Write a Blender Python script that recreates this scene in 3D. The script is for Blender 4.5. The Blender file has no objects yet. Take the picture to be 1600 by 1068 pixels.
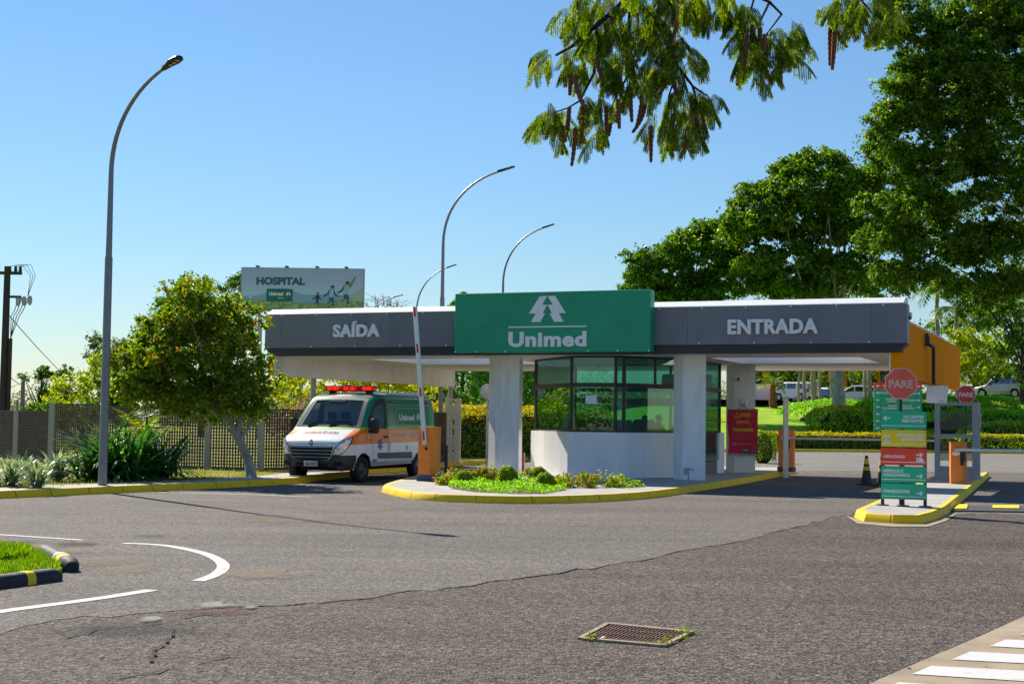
import bpy, bmesh, math, random
import numpy as np
from mathutils import Vector, Matrix
from mathutils.bvhtree import BVHTree
from mathutils.geometry import tessellate_polygon

# ------------------------------------------------------------------ camera
SC = bpy.context.scene
COL = SC.collection
F = 2270.0                       # focal length in photograph pixels (1600 wide)
CAMZ = 1.65
PITCH = math.atan(121.5 / F)
ROLL = math.radians(0.75)
_x = Vector((1, 0, 0)); _f = Vector((0, math.cos(PITCH), math.sin(PITCH))); _u0 = Vector((0, -math.sin(PITCH), math.cos(PITCH)))
_r = _x * math.cos(ROLL) + _u0 * math.sin(ROLL); _u = -_x * math.sin(ROLL) + _u0 * math.cos(ROLL)
cam_data = bpy.data.cameras.new("camera")
cam = bpy.data.objects.new("camera", cam_data); COL.objects.link(cam)
cam.matrix_world = Matrix(((_r.x, _u.x, -_f.x, 0), (_r.y, _u.y, -_f.y, 0), (_r.z, _u.z, -_f.z, CAMZ), (0, 0, 0, 1)))
cam_data.sensor_width = 36.0; cam_data.lens = F / 1600 * 36
cam_data.clip_start = 0.1; cam_data.clip_end = 6000
SC.camera = cam

# ------------------------------------------------------------------ light
SUN_EL = math.radians(40)
SH = Vector((0.57, -0.8216, 0))                # the way shadows fall on the ground
SUN_AZ = math.atan2(-SH.x, -SH.y)            # clockwise from +Y
W = bpy.data.worlds.new("World"); SC.world = W; W.use_nodes = True
nt = W.node_tree; nt.nodes.clear()
sky = nt.nodes.new("ShaderNodeTexSky"); sky.sky_type = 'NISHITA'; sky.sun_disc = False
sky.sun_elevation = SUN_EL; sky.sun_rotation = SUN_AZ
sky.altitude = 600; sky.air_density = 1.5; sky.dust_density = 0.0; sky.ozone_density = 10.0
bg = nt.nodes.new("ShaderNodeBackground"); bg.inputs[1].default_value = 0.057
out = nt.nodes.new("ShaderNodeOutputWorld")
nt.links.new(sky.outputs[0], bg.inputs[0]); nt.links.new(bg.outputs[0], out.inputs[0])
ld = bpy.data.lights.new("sun", 'SUN'); ld.energy = 3.6; ld.angle = math.radians(0.5); ld.color = (1.0, 0.92, 0.79)
sun = bpy.data.objects.new("sun", ld); COL.objects.link(sun)
sdir = Vector((SH.x * math.cos(SUN_EL), SH.y * math.cos(SUN_EL), -math.sin(SUN_EL)))
sun.rotation_euler = sdir.to_track_quat('-Z', 'Y').to_euler(); sun.location = (-40, 60, 60)
SC.view_settings.view_transform = 'Standard'; SC.view_settings.look = 'None'
SC.view_settings.exposure = 1.04; SC.view_settings.gamma = 1.0
SC.cycles.max_bounces = 8; SC.cycles.transparent_max_bounces = 16; SC.cycles.diffuse_bounces = 3
SC.cycles.use_denoising = True
SC.cycles.sample_clamp_indirect = 6

# ------------------------------------------------------------------ pixel helpers (photograph pixels -> points in the place)
def ray(px, py): return _f + _r * ((px - 800) / F) - _u * ((py - 534) / F)
def G(px, py, z=0.0):
    d = ray(px, py); t = (z - CAMZ) / d.z
    return Vector((d.x * t, d.y * t, z))
def P(px, py, D):
    d = ray(px, py); t = D / d.y
    return Vector((d.x * t, D, CAMZ + d.z * t))
TH = math.radians(22.8); CT, ST = math.cos(TH), math.sin(TH)
UU = Vector((CT, -ST, 0)); VV = Vector((ST, CT, 0)); ORG = Vector((-7.14, 41.9, 0))
def B(s, w, z=0.0): return ORG + UU * s + VV * w + Vector((0, 0, z))
def sstep(a, b, x):
    t = np.clip((x - a) / (b - a), 0, 1); return t * t * (3 - 2 * t)
def terr(x, y):
    return 3.6 * np.clip((np.asarray(y, float) - 88) / (58 - 38 * sstep(24, 34, np.asarray(x, float))), 0, 1) * sstep(-2, 14, np.asarray(x, float))

# ------------------------------------------------------------------ materials
def lin(c):
    if isinstance(c, str):
        c = tuple(int(c[i:i + 2], 16) / 255 for i in (0, 2, 4))
    return tuple(v / 12.92 if v <= 0.04045 else ((v + 0.055) / 1.055) ** 2.4 for v in c)
MATS = {}
def newmat(name):
    m = bpy.data.materials.new(name); m.use_nodes = True
    n = m.node_tree; n.nodes.clear()
    o = n.nodes.new("ShaderNodeOutputMaterial")
    return m, n, o
def N(n, t, **kw):
    x = n.nodes.new(t)
    for k, v in kw.items():
        if k.startswith('i_'):
            key = k[2:]; key = int(key) if key.isdigit() else key.replace('_', ' ')
            x.inputs[key].default_value = v
        else: setattr(x, k, v)
    return x
def mat(name, col, rough=0.6, var=0.12, scale=3.0, bump=0.0, bscale=40, metal=0.0, spec=0.5, coat=0.0, dirt=0.0, dcol=(0.12, 0.1, 0.08), streak=False):
    """painted / plain surface with mottling, dirt and fine bump"""
    if name in MATS: return MATS[name]
    m, n, o = newmat(name); c = lin(col) if isinstance(col, str) else col
    p = N(n, "ShaderNodeBsdfPrincipled"); n.links.new(p.outputs[0], o.inputs[0])
    p.inputs["Roughness"].default_value = rough; p.inputs["Metallic"].default_value = metal
    p.inputs["Specular IOR Level"].default_value = spec; p.inputs["Coat Weight"].default_value = coat
    tc = N(n, "ShaderNodeTexCoord")
    nz = N(n, "ShaderNodeTexNoise"); nz.inputs["Scale"].default_value = scale; nz.inputs["Detail"].default_value = 6
    vec = tc.outputs["Object"]
    if streak:
        mp = N(n, "ShaderNodeMapping"); mp.inputs["Scale"].default_value = (1, 1, 0.15); n.links.new(vec, mp.inputs[0]); vec2 = mp.outputs[0]
    else: vec2 = vec
    n.links.new(vec2, nz.inputs["Vector"])
    rp = N(n, "ShaderNodeValToRGB"); rp.color_ramp.elements[0].position = 0.3; rp.color_ramp.elements[1].position = 0.7
    rp.color_ramp.elements[0].color = tuple(v * (1 - var) for v in c) + (1,); rp.color_ramp.elements[1].color = tuple(min(1, v * (1 + var)) for v in c) + (1,)
    n.links.new(nz.outputs[0], rp.inputs[0]); col_out = rp.outputs[0]
    if dirt > 0:
        n2 = N(n, "ShaderNodeTexNoise"); n2.inputs["Scale"].default_value = scale * 2.3; n2.inputs["Detail"].default_value = 8; n2.inputs["Roughness"].default_value = 0.7
        n.links.new(vec2, n2.inputs["Vector"])
        r2 = N(n, "ShaderNodeValToRGB"); r2.color_ramp.elements[0].position = 0.5; r2.color_ramp.elements[1].position = 0.75
        r2.color_ramp.elements[0].color = (0, 0, 0, 1); r2.color_ramp.elements[1].color = (dirt, dirt, dirt, 1)
        n.links.new(n2.outputs[0], r2.inputs[0])
        mx = N(n, "ShaderNodeMix", data_type='RGBA'); n.links.new(r2.outputs[0], mx.inputs[0]); n.links.new(col_out, mx.inputs[6]); mx.inputs[7].default_value = tuple(dcol) + (1,)
        col_out = mx.outputs[2]
    n.links.new(col_out, p.inputs["Base Color"])
    if bump > 0:
        nb = N(n, "ShaderNodeTexNoise"); nb.inputs["Scale"].default_value = bscale; nb.inputs["Detail"].default_value = 4
        n.links.new(vec, nb.inputs["Vector"])
        b = N(n, "ShaderNodeBump"); b.inputs["Strength"].default_value = bump; b.inputs["Distance"].default_value = 0.02
        n.links.new(nb.outputs[0], b.inputs["Height"]); n.links.new(b.outputs[0], p.inputs["Normal"])
    MATS[name] = m; return m
def emat(name, col, st):
    if name in MATS: return MATS[name]
    m, n, o = newmat(name); p = N(n, "ShaderNodeBsdfPrincipled"); c = lin(col)
    p.inputs["Base Color"].default_value = c + (1,); p.inputs["Emission Color"].default_value = c + (1,); p.inputs["Emission Strength"].default_value = st
    p.inputs["Roughness"].default_value = 0.2
    n.links.new(p.outputs[0], o.inputs[0]); MATS[name] = m; return m
def leafmat(name, cols, trans=0.45, rough=0.45, patch=0.35, pscale=0.9):
    """leaf: colour differs from leaf to leaf and from spray to spray; light shines through"""
    if name in MATS: return MATS[name]
    m, n, o = newmat(name)
    ge = N(n, "ShaderNodeNewGeometry"); tc = N(n, "ShaderNodeTexCoord")
    nz = N(n, "ShaderNodeTexNoise"); nz.inputs["Scale"].default_value = pscale; nz.inputs["Detail"].default_value = 3
    n.links.new(tc.outputs["Object"], nz.inputs["Vector"])
    mixv = N(n, "ShaderNodeMath", operation='MULTIPLY_ADD'); n.links.new(nz.outputs[0], mixv.inputs[0]); mixv.inputs[1].default_value = patch * 2; mixv.inputs[2].default_value = -patch
    ad = N(n, "ShaderNodeMath", operation='ADD', use_clamp=True); n.links.new(ge.outputs["Random Per Island"], ad.inputs[0]); n.links.new(mixv.outputs[0], ad.inputs[1])
    rp = N(n, "ShaderNodeValToRGB"); els = rp.color_ramp.elements
    while len(els) < len(cols): els.new(0.5)
    for i, c in enumerate(cols):
        pos, cc = c; els[i].position = pos; els[i].color = tuple(cc) + (1,)
    n.links.new(ad.outputs[0], rp.inputs[0])
    p = N(n, "ShaderNodeBsdfPrincipled"); p.inputs["Roughness"].default_value = rough; p.inputs["Specular IOR Level"].default_value = 0.35
    n.links.new(rp.outputs[0], p.inputs["Base Color"])
    t = N(n, "ShaderNodeBsdfTranslucent")
    hs = N(n, "ShaderNodeHueSaturation"); hs.inputs["Hue"].default_value = 0.485; hs.inputs["Saturation"].default_value = 1.15; hs.inputs["Value"].default_value = 1.7
    n.links.new(rp.outputs[0], hs.inputs["Color"]); n.links.new(hs.outputs[0], t.inputs["Color"])
    mx = N(n, "ShaderNodeMixShader"); mx.inputs[0].default_value = trans
    n.links.new(p.outputs[0], mx.inputs[1]); n.links.new(t.outputs[0], mx.inputs[2]); n.links.new(mx.outputs[0], o.inputs[0])
    MATS[name] = m; return m
def glassmat(name, tint, refl=0.06, top=0.6, rough=0.0):
    if name in MATS: return MATS[name]
    m, n, o = newmat(name)
    tr = N(n, "ShaderNodeBsdfTransparent"); tr.inputs[0].default_value = tuple(tint) + (1,)
    gl = N(n, "ShaderNodeBsdfGlossy"); gl.inputs["Roughness"].default_value = rough; gl.inputs[0].default_value = (0.95, 1, 0.98, 1)
    lw = N(n, "ShaderNodeLayerWeight"); lw.inputs[0].default_value = 0.35
    mr = N(n, "ShaderNodeMapRange"); mr.inputs["To Min"].default_value = refl; mr.inputs["To Max"].default_value = top
    n.links.new(lw.outputs["Fresnel"], mr.inputs[0])
    mx = N(n, "ShaderNodeMixShader"); n.links.new(mr.outputs[0], mx.inputs[0]); n.links.new(tr.outputs[0], mx.inputs[1]); n.links.new(gl.outputs[0], mx.inputs[2])
    n.links.new(mx.outputs[0], o.inputs[0]); MATS[name] = m; return m
def asphalt(name, base, tone, speck, agg=70):
    m, n, o = newmat(name)
    p = N(n, "ShaderNodeBsdfPrincipled"); n.links.new(p.outputs[0], o.inputs[0]); p.inputs["Roughness"].default_value = 0.85; p.inputs["Specular IOR Level"].default_value = 0.25
    tc = N(n, "ShaderNodeTexCoord"); v = tc.outputs["Object"]
    big = N(n, "ShaderNodeTexNoise"); big.inputs["Scale"].default_value = 0.35; big.inputs["Detail"].default_value = 8; big.inputs["Roughness"].default_value = 0.62
    mp = N(n, "ShaderNodeMapping"); mp.inputs["Rotation"].default_value = (0, 0, -0.35); mp.inputs["Scale"].default_value = (0.45, 1.3, 1)
    n.links.new(v, mp.inputs[0]); n.links.new(mp.outputs[0], big.inputs["Vector"])
    r1 = N(n, "ShaderNodeValToRGB"); r1.color_ramp.elements[0].position = 0.32; r1.color_ramp.elements[1].position = 0.68
    r1.color_ramp.elements[0].color = tuple(base) + (1,); r1.color_ramp.elements[1].color = tuple(tone) + (1,)
    n.links.new(big.outputs[0], r1.inputs[0])
    vo = N(n, "ShaderNodeTexVoronoi"); vo.inputs["Scale"].default_value = agg; n.links.new(v, vo.inputs["Vector"])
    hs = N(n, "ShaderNodeSeparateColor"); n.links.new(vo.outputs["Color"], hs.inputs[0])
    r2 = N(n, "ShaderNodeValToRGB"); e = r2.color_ramp.elements
    lo, hi = 1 - speck, 1 + speck
    e[0].position = 0.0; e[0].color = (lo * 0.75, lo * 0.75, lo * 0.75, 1); e[1].position = 1.0; e[1].color = (hi * 1.1, hi * 1.07, hi * 1.02, 1)
    q = e.new(0.25); q.color = (lo, lo, lo, 1); q = e.new(0.8); q.color = (1 + speck * .45,) * 3 + (1,)
    n.links.new(hs.outputs[0], r2.inputs[0])
    nz = N(n, "ShaderNodeTexNoise"); nz.inputs["Scale"].default_value = agg * 0.35; nz.inputs["Detail"].default_value = 5; n.links.new(v, nz.inputs["Vector"])
    r3 = N(n, "ShaderNodeValToRGB"); r3.color_ramp.elements[0].position = 0.3; r3.color_ramp.elements[1].position = 0.7
    r3.color_ramp.elements[0].color = (1 - speck * .6,) * 3 + (1,); r3.color_ramp.elements[1].color = (1 + speck * .6,) * 3 + (1,)
    n.links.new(nz.outputs[0], r3.inputs[0])
    m1 = N(n, "ShaderNodeMix", data_type='RGBA', blend_type='MULTIPLY'); m1.inputs[0].default_value = 1; n.links.new(r1.outputs[0], m1.inputs[6]); n.links.new(r2.outputs[0], m1.inputs[7])
    m2 = N(n, "ShaderNodeMix", data_type='RGBA', blend_type='MULTIPLY'); m2.inputs[0].default_value = 1; n.links.new(m1.outputs[2], m2.inputs[6]); n.links.new(r3.outputs[0], m2.inputs[7])
    cur = m2.outputs[2]
    def layer(scale, lo_, hi_, amt, colr, stretch=None, det=9, mode='MIX'):
        nonlocal cur
        t = N(n, "ShaderNodeTexNoise"); t.inputs["Scale"].default_value = scale; t.inputs["Detail"].default_value = det; t.inputs["Roughness"].default_value = .68
        if stretch:
            q = N(n, "ShaderNodeMapping"); q.inputs["Rotation"].default_value = (0, 0, stretch[0]); q.inputs["Scale"].default_value = stretch[1]; n.links.new(v, q.inputs[0]); n.links.new(q.outputs[0], t.inputs["Vector"])
        else: n.links.new(v, t.inputs["Vector"])
        r = N(n, "ShaderNodeValToRGB"); r.color_ramp.elements[0].position = lo_; r.color_ramp.elements[1].position = hi_
        r.color_ramp.elements[0].color = (0, 0, 0, 1); r.color_ramp.elements[1].color = (amt, amt, amt, 1); n.links.new(t.outputs[0], r.inputs[0])
        x = N(n, "ShaderNodeMix", data_type='RGBA', blend_type=mode); n.links.new(r.outputs[0], x.inputs[0]); n.links.new(cur, x.inputs[6]); x.inputs[7].default_value = tuple(colr) + (1,); cur = x.outputs[2]
    layer(1.0, .45, .8, .55, (.55, .54, .53), (.42, (.09, 1.6, 1)), 6, 'MULTIPLY')        # wheel sweeps
    layer(.55, .58, .80, .22, (.30, .245, .185))                                           # dust worked into the surface
    layer(.8, .63, .78, .35, (.045, .043, .042))                                           # oil and tar stains
    layer(7, .62, .70, .4, (.04, .037, .034))                                              # ravelled spots
    n.links.new(cur, p.inputs["Base Color"])
    b = N(n, "ShaderNodeBump"); b.inputs["Strength"].default_value = 0.9; b.inputs["Distance"].default_value = 0.02
    n.links.new(vo.outputs["Distance"], b.inputs["Height"]); n.links.new(b.outputs[0], p.inputs["Normal"])
    MATS[name] = m; return m
def grassmat(name, c1, c2, c3):
    m, n, o = newmat(name); p = N(n, "ShaderNodeBsdfPrincipled"); p.inputs["Roughness"].default_value = 0.9; p.inputs["Specular IOR Level"].default_value = 0.1
    n.links.new(p.outputs[0], o.inputs[0]); tc = N(n, "ShaderNodeTexCoord")
    a = N(n, "ShaderNodeTexNoise"); a.inputs["Scale"].default_value = 0.6; a.inputs["Detail"].default_value = 8; n.links.new(tc.outputs["Object"], a.inputs["Vector"])
    r = N(n, "ShaderNodeValToRGB"); e = r.color_ramp.elements; e[0].position = 0.3; e[0].color = tuple(c1) + (1,); e[1].position = 0.72; e[1].color = tuple(c3) + (1,)
    q = e.new(0.5); q.color = tuple(c2) + (1,)
    n.links.new(a.outputs[0], r.inputs[0])
    f = N(n, "ShaderNodeTexNoise"); f.inputs["Scale"].default_value = 25; f.inputs["Detail"].default_value = 5; n.links.new(tc.outputs["Object"], f.inputs["Vector"])
    r3 = N(n, "ShaderNodeValToRGB"); r3.color_ramp.elements[0].position = 0.3; r3.color_ramp.elements[1].position = 0.7
    r3.color_ramp.elements[0].color = (.65, .65, .65, 1); r3.color_ramp.elements[1].color = (1.25, 1.25, 1.2, 1); n.links.new(f.outputs[0], r3.inputs[0])
    m2 = N(n, "ShaderNodeMix", data_type='RGBA', blend_type='MULTIPLY'); m2.inputs[0].default_value = 1; n.links.new(r.outputs[0], m2.inputs[6]); n.links.new(r3.outputs[0], m2.inputs[7])
    n.links.new(m2.outputs[2], p.inputs["Base Color"])
    b = N(n, "ShaderNodeBump"); b.inputs["Strength"].default_value = 0.8; b.inputs["Distance"].default_value = 0.05; n.links.new(f.outputs[0], b.inputs["Height"]); n.links.new(b.outputs[0], p.inputs["Normal"])
    MATS[name] = m; return m
def wornmat(name, paintcol, dark):      # worn paint: islands of bare ground show through
    m, n, o = newmat(name); p = N(n, "ShaderNodeBsdfPrincipled"); p.inputs["Roughness"].default_value = 0.7; n.links.new(p.outputs[0], o.inputs[0])
    tc = N(n, "ShaderNodeTexCoord"); a = N(n, "ShaderNodeTexNoise"); a.inputs["Scale"].default_value = 9; a.inputs["Detail"].default_value = 10; a.inputs["Roughness"].default_value = 0.75
    n.links.new(tc.outputs["Object"], a.inputs["Vector"]); r = N(n, "ShaderNodeValToRGB"); e = r.color_ramp.elements
    e[0].position = 0.31; e[0].color = tuple(dark) + (1,); e[1].position = 0.44; e[1].color = tuple(paintcol) + (1,)
    n.links.new(a.outputs[0], r.inputs[0]); n.links.new(r.outputs[0], p.inputs["Base Color"]); MATS[name] = m; return m

def patchmat(name, col, amt=1.0):      # a stain whose ragged edge fades into the ground under it
    m, n, o = newmat(name); p = N(n, "ShaderNodeBsdfPrincipled"); p.inputs["Roughness"].default_value = .9; p.inputs["Specular IOR Level"].default_value = .1
    tc = N(n, "ShaderNodeTexCoord"); d = N(n, "ShaderNodeVectorMath", operation='DISTANCE'); n.links.new(tc.outputs["Generated"], d.inputs[0]); d.inputs[1].default_value = (.5, .5, 0)
    sp = N(n, "ShaderNodeSeparateXYZ"); n.links.new(tc.outputs["Generated"], sp.inputs[0]); cb = N(n, "ShaderNodeCombineXYZ"); n.links.new(sp.outputs[0], cb.inputs[0]); n.links.new(sp.outputs[1], cb.inputs[1]); n.links.new(cb.outputs[0], d.inputs[0])
    z = N(n, "ShaderNodeTexNoise"); z.inputs["Scale"].default_value = 4.5; z.inputs["Detail"].default_value = 10; z.inputs["Roughness"].default_value = .72; n.links.new(tc.outputs["Object"], z.inputs["Vector"])
    a = N(n, "ShaderNodeMath", operation='MULTIPLY_ADD'); n.links.new(d.outputs["Value"], a.inputs[0]); a.inputs[1].default_value = -1.5; n.links.new(z.outputs[0], a.inputs[2])
    r = N(n, "ShaderNodeValToRGB"); r.color_ramp.elements[0].position = .0; r.color_ramp.elements[1].position = .28; r.color_ramp.elements[0].color = (0, 0, 0, 1); r.color_ramp.elements[1].color = (amt, amt, amt, 1); n.links.new(a.outputs[0], r.inputs[0])
    g = N(n, "ShaderNodeTexNoise"); g.inputs["Scale"].default_value = 60; n.links.new(tc.outputs["Object"], g.inputs["Vector"]); q = N(n, "ShaderNodeValToRGB"); q.color_ramp.elements[0].position = .35; q.color_ramp.elements[1].position = .65
    q.color_ramp.elements[0].color = tuple(v * .6 for v in col) + (1,); q.color_ramp.elements[1].color = tuple(v * 1.25 for v in col) + (1,); n.links.new(g.outputs[0], q.inputs[0]); n.links.new(q.outputs[0], p.inputs["Base Color"])
    t = N(n, "ShaderNodeBsdfTransparent"); x = N(n, "ShaderNodeMixShader"); n.links.new(r.outputs[0], x.inputs[0]); n.links.new(t.outputs[0], x.inputs[1]); n.links.new(p.outputs[0], x.inputs[2]); n.links.new(x.outputs[0], o.inputs[0]); MATS[name] = m; return m

# ------------------------------------------------------------------ object helpers
def tag(o, label=None, cat=None, group=None, kind=None):
    if label: o["label"] = label
    if cat: o["category"] = cat
    if group: o["group"] = group
    if kind: o["kind"] = kind
    return o
def empty(name, loc=(0, 0, 0), rz=0.0, label=None, cat=None, group=None):
    o = bpy.data.objects.new(name, None); COL.objects.link(o); o.location = loc; o.rotation_euler = (0, 0, rz)
    o.empty_display_size = 0.2
    return tag(o, label, cat, group)
def link(name, me, parent=None, loc=None):
    o = bpy.data.objects.new(name, me); COL.objects.link(o)
    if parent is not None: o.parent = parent
    if loc is not None: o.location = loc
    return o
def copy_tree(o, parent=None):
    c = o.copy(); COL.objects.link(c); c.parent = parent
    for ch in list(o.children): copy_tree(ch, c)
    return c
class MB:
    def __init__(s): s.v = []; s.f = []; s.m = []; s.cur = 0
    def add(s, vs, fs):
        b = len(s.v); s.v.extend([tuple(v) for v in vs]); s.f.extend([tuple(i + b for i in f) for f in fs]); s.m.extend([s.cur] * len(fs)); return s
    def box(s, x0, x1, y0, y1, z0, z1, bev=0.0):
        if bev > 0:
            b = bev; vs = []; 
            for z, i in ((z0, b), (z0 + b, 0), (z1 - b, 0), (z1, b)):
                xa, xb, ya, yb = x0 + i, x1 - i, y0 + i, y1 - i
                c = b if i == 0 else b * .5
                vs += [(xa + c, ya, z), (xb - c, ya, z), (xb, ya + c, z), (xb, yb - c, z), (xb - c, yb, z), (xa + c, yb, z), (xa, yb - c, z), (xa, ya + c, z)]
            fs = [tuple(range(7, -1, -1)), tuple(range(24, 32))]
            for k in range(3):
                for i in range(8): fs.append((k * 8 + i, k * 8 + (i + 1) % 8, k * 8 + 8 + (i + 1) % 8, k * 8 + 8 + i))
            return s.add(vs, fs)
        vs = [(x0, y0, z0), (x1, y0, z0), (x1, y1, z0), (x0, y1, z0), (x0, y0, z1), (x1, y0, z1), (x1, y1, z1), (x0, y1, z1)]
        return s.add(vs, [(3, 2, 1, 0), (4, 5, 6, 7), (0, 1, 5, 4), (1, 2, 6, 5), (2, 3, 7, 6), (3, 0, 4, 7)])
    def prism(s, poly, z0, z1):
        """poly: 2-D outline (counter-clockwise), z0/z1 floats or lists"""
        n = len(poly); a = z0 if hasattr(z0, '__len__') else [z0] * n; b = z1 if hasattr(z1, '__len__') else [z1] * n
        vs = [(p[0], p[1], a[i]) for i, p in enumerate(poly)] + [(p[0], p[1], b[i]) for i, p in enumerate(poly)]
        tri = tessellate_polygon([[Vector((p[0], p[1], 0)) for p in poly]])
        fs = [(i, (i + 1) % n, n + (i + 1) % n, n + i) for i in range(n)]
        area = sum(poly[i][0] * poly[(i + 1) % n][1] - poly[(i + 1) % n][0] * poly[i][1] for i in range(n))
        for t in tri:
            q = [poly[i] for i in t]; ar = (q[1][0] - q[0][0]) * (q[2][1] - q[0][1]) - (q[2][0] - q[0][0]) * (q[1][1] - q[0][1])
            t = t if ar > 0 else t[::-1]
            fs.append(tuple(i + n for i in t)); fs.append(tuple(t[::-1]))
        if area < 0: fs = [f[::-1] if k < n else f for k, f in enumerate(fs)]
        return s.add(vs, fs)
    def sheet(s, poly, z):
        tri = tessellate_polygon([[Vector((p[0], p[1], 0)) for p in poly]]); fs = []
        for t in tri:
            q = [poly[i] for i in t]; ar = (q[1][0] - q[0][0]) * (q[2][1] - q[0][1]) - (q[2][0] - q[0][0]) * (q[1][1] - q[0][1])
            fs.append(t if ar > 0 else t[::-1])
        return s.add([(p[0], p[1], z) for p in poly], fs)
    def tube(s, pts, rad, n=8, cap=True):
        pts = [Vector(p) for p in pts]; k = len(pts); rad = rad if hasattr(rad, '__len__') else [rad] * k
        vs = []; prev = None
        for i, p in enumerate(pts):
            t = (pts[min(i + 1, k - 1)] - pts[max(i - 1, 0)]); t = t.normalized() if t.length > 1e-9 else Vector((0, 0, 1))
            if prev is None:
                a = t.cross(Vector((0, 0, 1)) if abs(t.z) < .9 else Vector((1, 0, 0))).normalized()
            else:
                a = (prev - t * prev.dot(t)); a = a.normalized() if a.length > 1e-6 else t.orthogonal().normalized()
            prev = a; b = t.cross(a)
            for j in range(n):
                g = 2 * math.pi * j / n; vs.append(p + (a * math.cos(g) + b * math.sin(g)) * rad[i])
        fs = [(i * n + j, i * n + (j + 1) % n, (i + 1) * n + (j + 1) % n, (i + 1) * n + j) for i in range(k - 1) for j in range(n)]
        if cap: fs += [tuple(range(n - 1, -1, -1)), tuple((k - 1) * n + j for j in range(n))]
        return s.add(vs, fs)
    def lathe(s, prof, n=16, c=(0, 0, 0), axis='z', cap=True):
        vs = []
        for r, h in prof:
            for j in range(n):
                g = 2 * math.pi * j / n; a, b = r * math.cos(g), r * math.sin(g)
                vs.append((c[0] + a, c[1] + b, c[2] + h) if axis == 'z' else ((c[0] + a, c[1] + h, c[2] + b) if axis == 'y' else (c[0] + h, c[1] + a, c[2] + b)))
        k = len(prof); fl = axis == 'y'
        fs = []
        for i in range(k - 1):
            for j in range(n):
                q = (i * n + j, i * n + (j + 1) % n, (i + 1) * n + (j + 1) % n, (i + 1) * n + j); fs.append(q[::-1] if fl else q)
        if cap:
            fs.append(tuple(range(n))[::1 if fl else -1]); fs.append(tuple((k - 1) * n + j for j in range(n))[::-1 if fl else 1])
        return s.add(vs, fs)
    def ball(s, c, r, nu=14, nv=9, sc=(1, 1, 1)):
        prof = [(math.sin(math.pi * i / nv), -math.cos(math.pi * i / nv)) for i in range(nv + 1)]
        vs = []
        for a, h in prof:
            for j in range(nu):
                g = 2 * math.pi * j / nu; vs.append((c[0] + r * sc[0] * a * math.cos(g), c[1] + r * sc[1] * a * math.sin(g), c[2] + r * sc[2] * h))
        fs = [(i * nu + j, i * nu + (j + 1) % nu, (i + 1) * nu + (j + 1) % nu, (i + 1) * nu + j) for i in range(nv) for j in range(nu)]
        return s.add(vs, fs)
    def build(s, name, mats, parent=None, smooth=0.0, loc=None):
        me = bpy.data.meshes.new(name); me.from_pydata(s.v, [], s.f)
        mats = mats if isinstance(mats, (list, tuple)) else [mats]
        for m in mats: me.materials.append(m)
        if len(mats) > 1: me.polygons.foreach_set("material_index", s.m)
        me.validate(); me.update()
        if smooth:
            me.polygons.foreach_set("use_smooth", [True] * len(me.polygons)); me.set_sharp_from_angle(angle=math.radians(smooth))
        return link(name, me, parent, loc)
_DG = [0]
def evalmesh(o):
    bpy.context.view_layer.update(); dg = bpy.context.evaluated_depsgraph_get()
    return bpy.data.meshes.new_from_object(o.evaluated_get(dg))
def text_arrays(txt, bold=0.0, extrude=0.0, align='CENTER', spacing=1.0, res=3):
    cu = bpy.data.curves.new("txt", 'FONT'); cu.body = txt; cu.size = 1; cu.offset = bold; cu.extrude = extrude; cu.align_x = align
    cu.space_character = spacing; cu.resolution_u = res; cu.fill_mode = 'BOTH'; cu.space_line = 0.9
    o = bpy.data.objects.new("txt", cu); COL.objects.link(o)
    me = evalmesh(o); v = np.empty(len(me.vertices) * 3); me.vertices.foreach_get("co", v); v = v.reshape(-1, 3)
    f = [tuple(p.vertices) for p in me.polygons]
    bpy.data.objects.remove(o); bpy.data.curves.remove(cu); bpy.data.meshes.remove(me)
    return v, f
def text(name, txt, m, parent, org, right, up, width=None, height=None, bold=0.0, depth=0.004, align='CENTER', spacing=1.0):
    """raised lettering: org = middle (or left / right end) of the base line; width x cap height"""
    v, f = text_arrays(txt, bold, 0.5 if depth else 0, align, spacing)
    caph = 0.73 if bold < .01 else 0.73 + bold
    x0, x1 = v[:, 0].min(), v[:, 0].max()
    sy = (height / caph) if height else None; sx = width / (x1 - x0) if width else None
    sx = sx or sy; sy = sy or sx
    off = {'CENTER': (x0 + x1) / 2, 'LEFT': x0, 'RIGHT': x1}[align]
    r = Vector(right).normalized(); u = Vector(up).normalized(); nn = r.cross(u); og = Vector(org)
    mb = MB(); mb.add([og + r * ((p[0] - off) * sx) + u * (p[1] * sy) + nn * ((p[2] + .5) * depth) for p in v], f)
    return mb.build(name, m, parent)
def flat(name, pts2, m, parent, org, right, up, depth=0.004):
    """flat shape with its outline in (right, up) metres"""
    r = Vector(right).normalized(); u = Vector(up).normalized(); nn = r.cross(u); og = Vector(org)
    mb = MB(); mb.prism(pts2, 0, depth); mb.v = [tuple(og + r * a + u * b + nn * c) for a, b, c in mb.v]
    return mb.build(name, m, parent)
def rect(x0, x1, y0, y1): return [(x0, y0), (x1, y0), (x1, y1), (x0, y1)]
def rrect(x0, x1, y0, y1, r, n=4):
    o = []
    for cx, cy, a in ((x1 - r, y0 + r, -90), (x1 - r, y1 - r, 0), (x0 + r, y1 - r, 90), (x0 + r, y0 + r, 180)):
        for i in range(n + 1):
            g = math.radians(a + 90 * i / n); o.append((cx + r * math.cos(g), cy + r * math.sin(g)))
    return o
def disc(cx, cy, r, n=18, ry=None):
    return [(cx + r * math.cos(2 * math.pi * i / n), cy + (ry or r) * math.sin(2 * math.pi * i / n)) for i in range(n)]
ARROW = [(-.5, -.09), (.12, -.09), (-.06, -.3), (.16, -.3), (.5, 0), (.16, .3), (-.06, .3), (.12, .09), (-.5, .09)]
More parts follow.
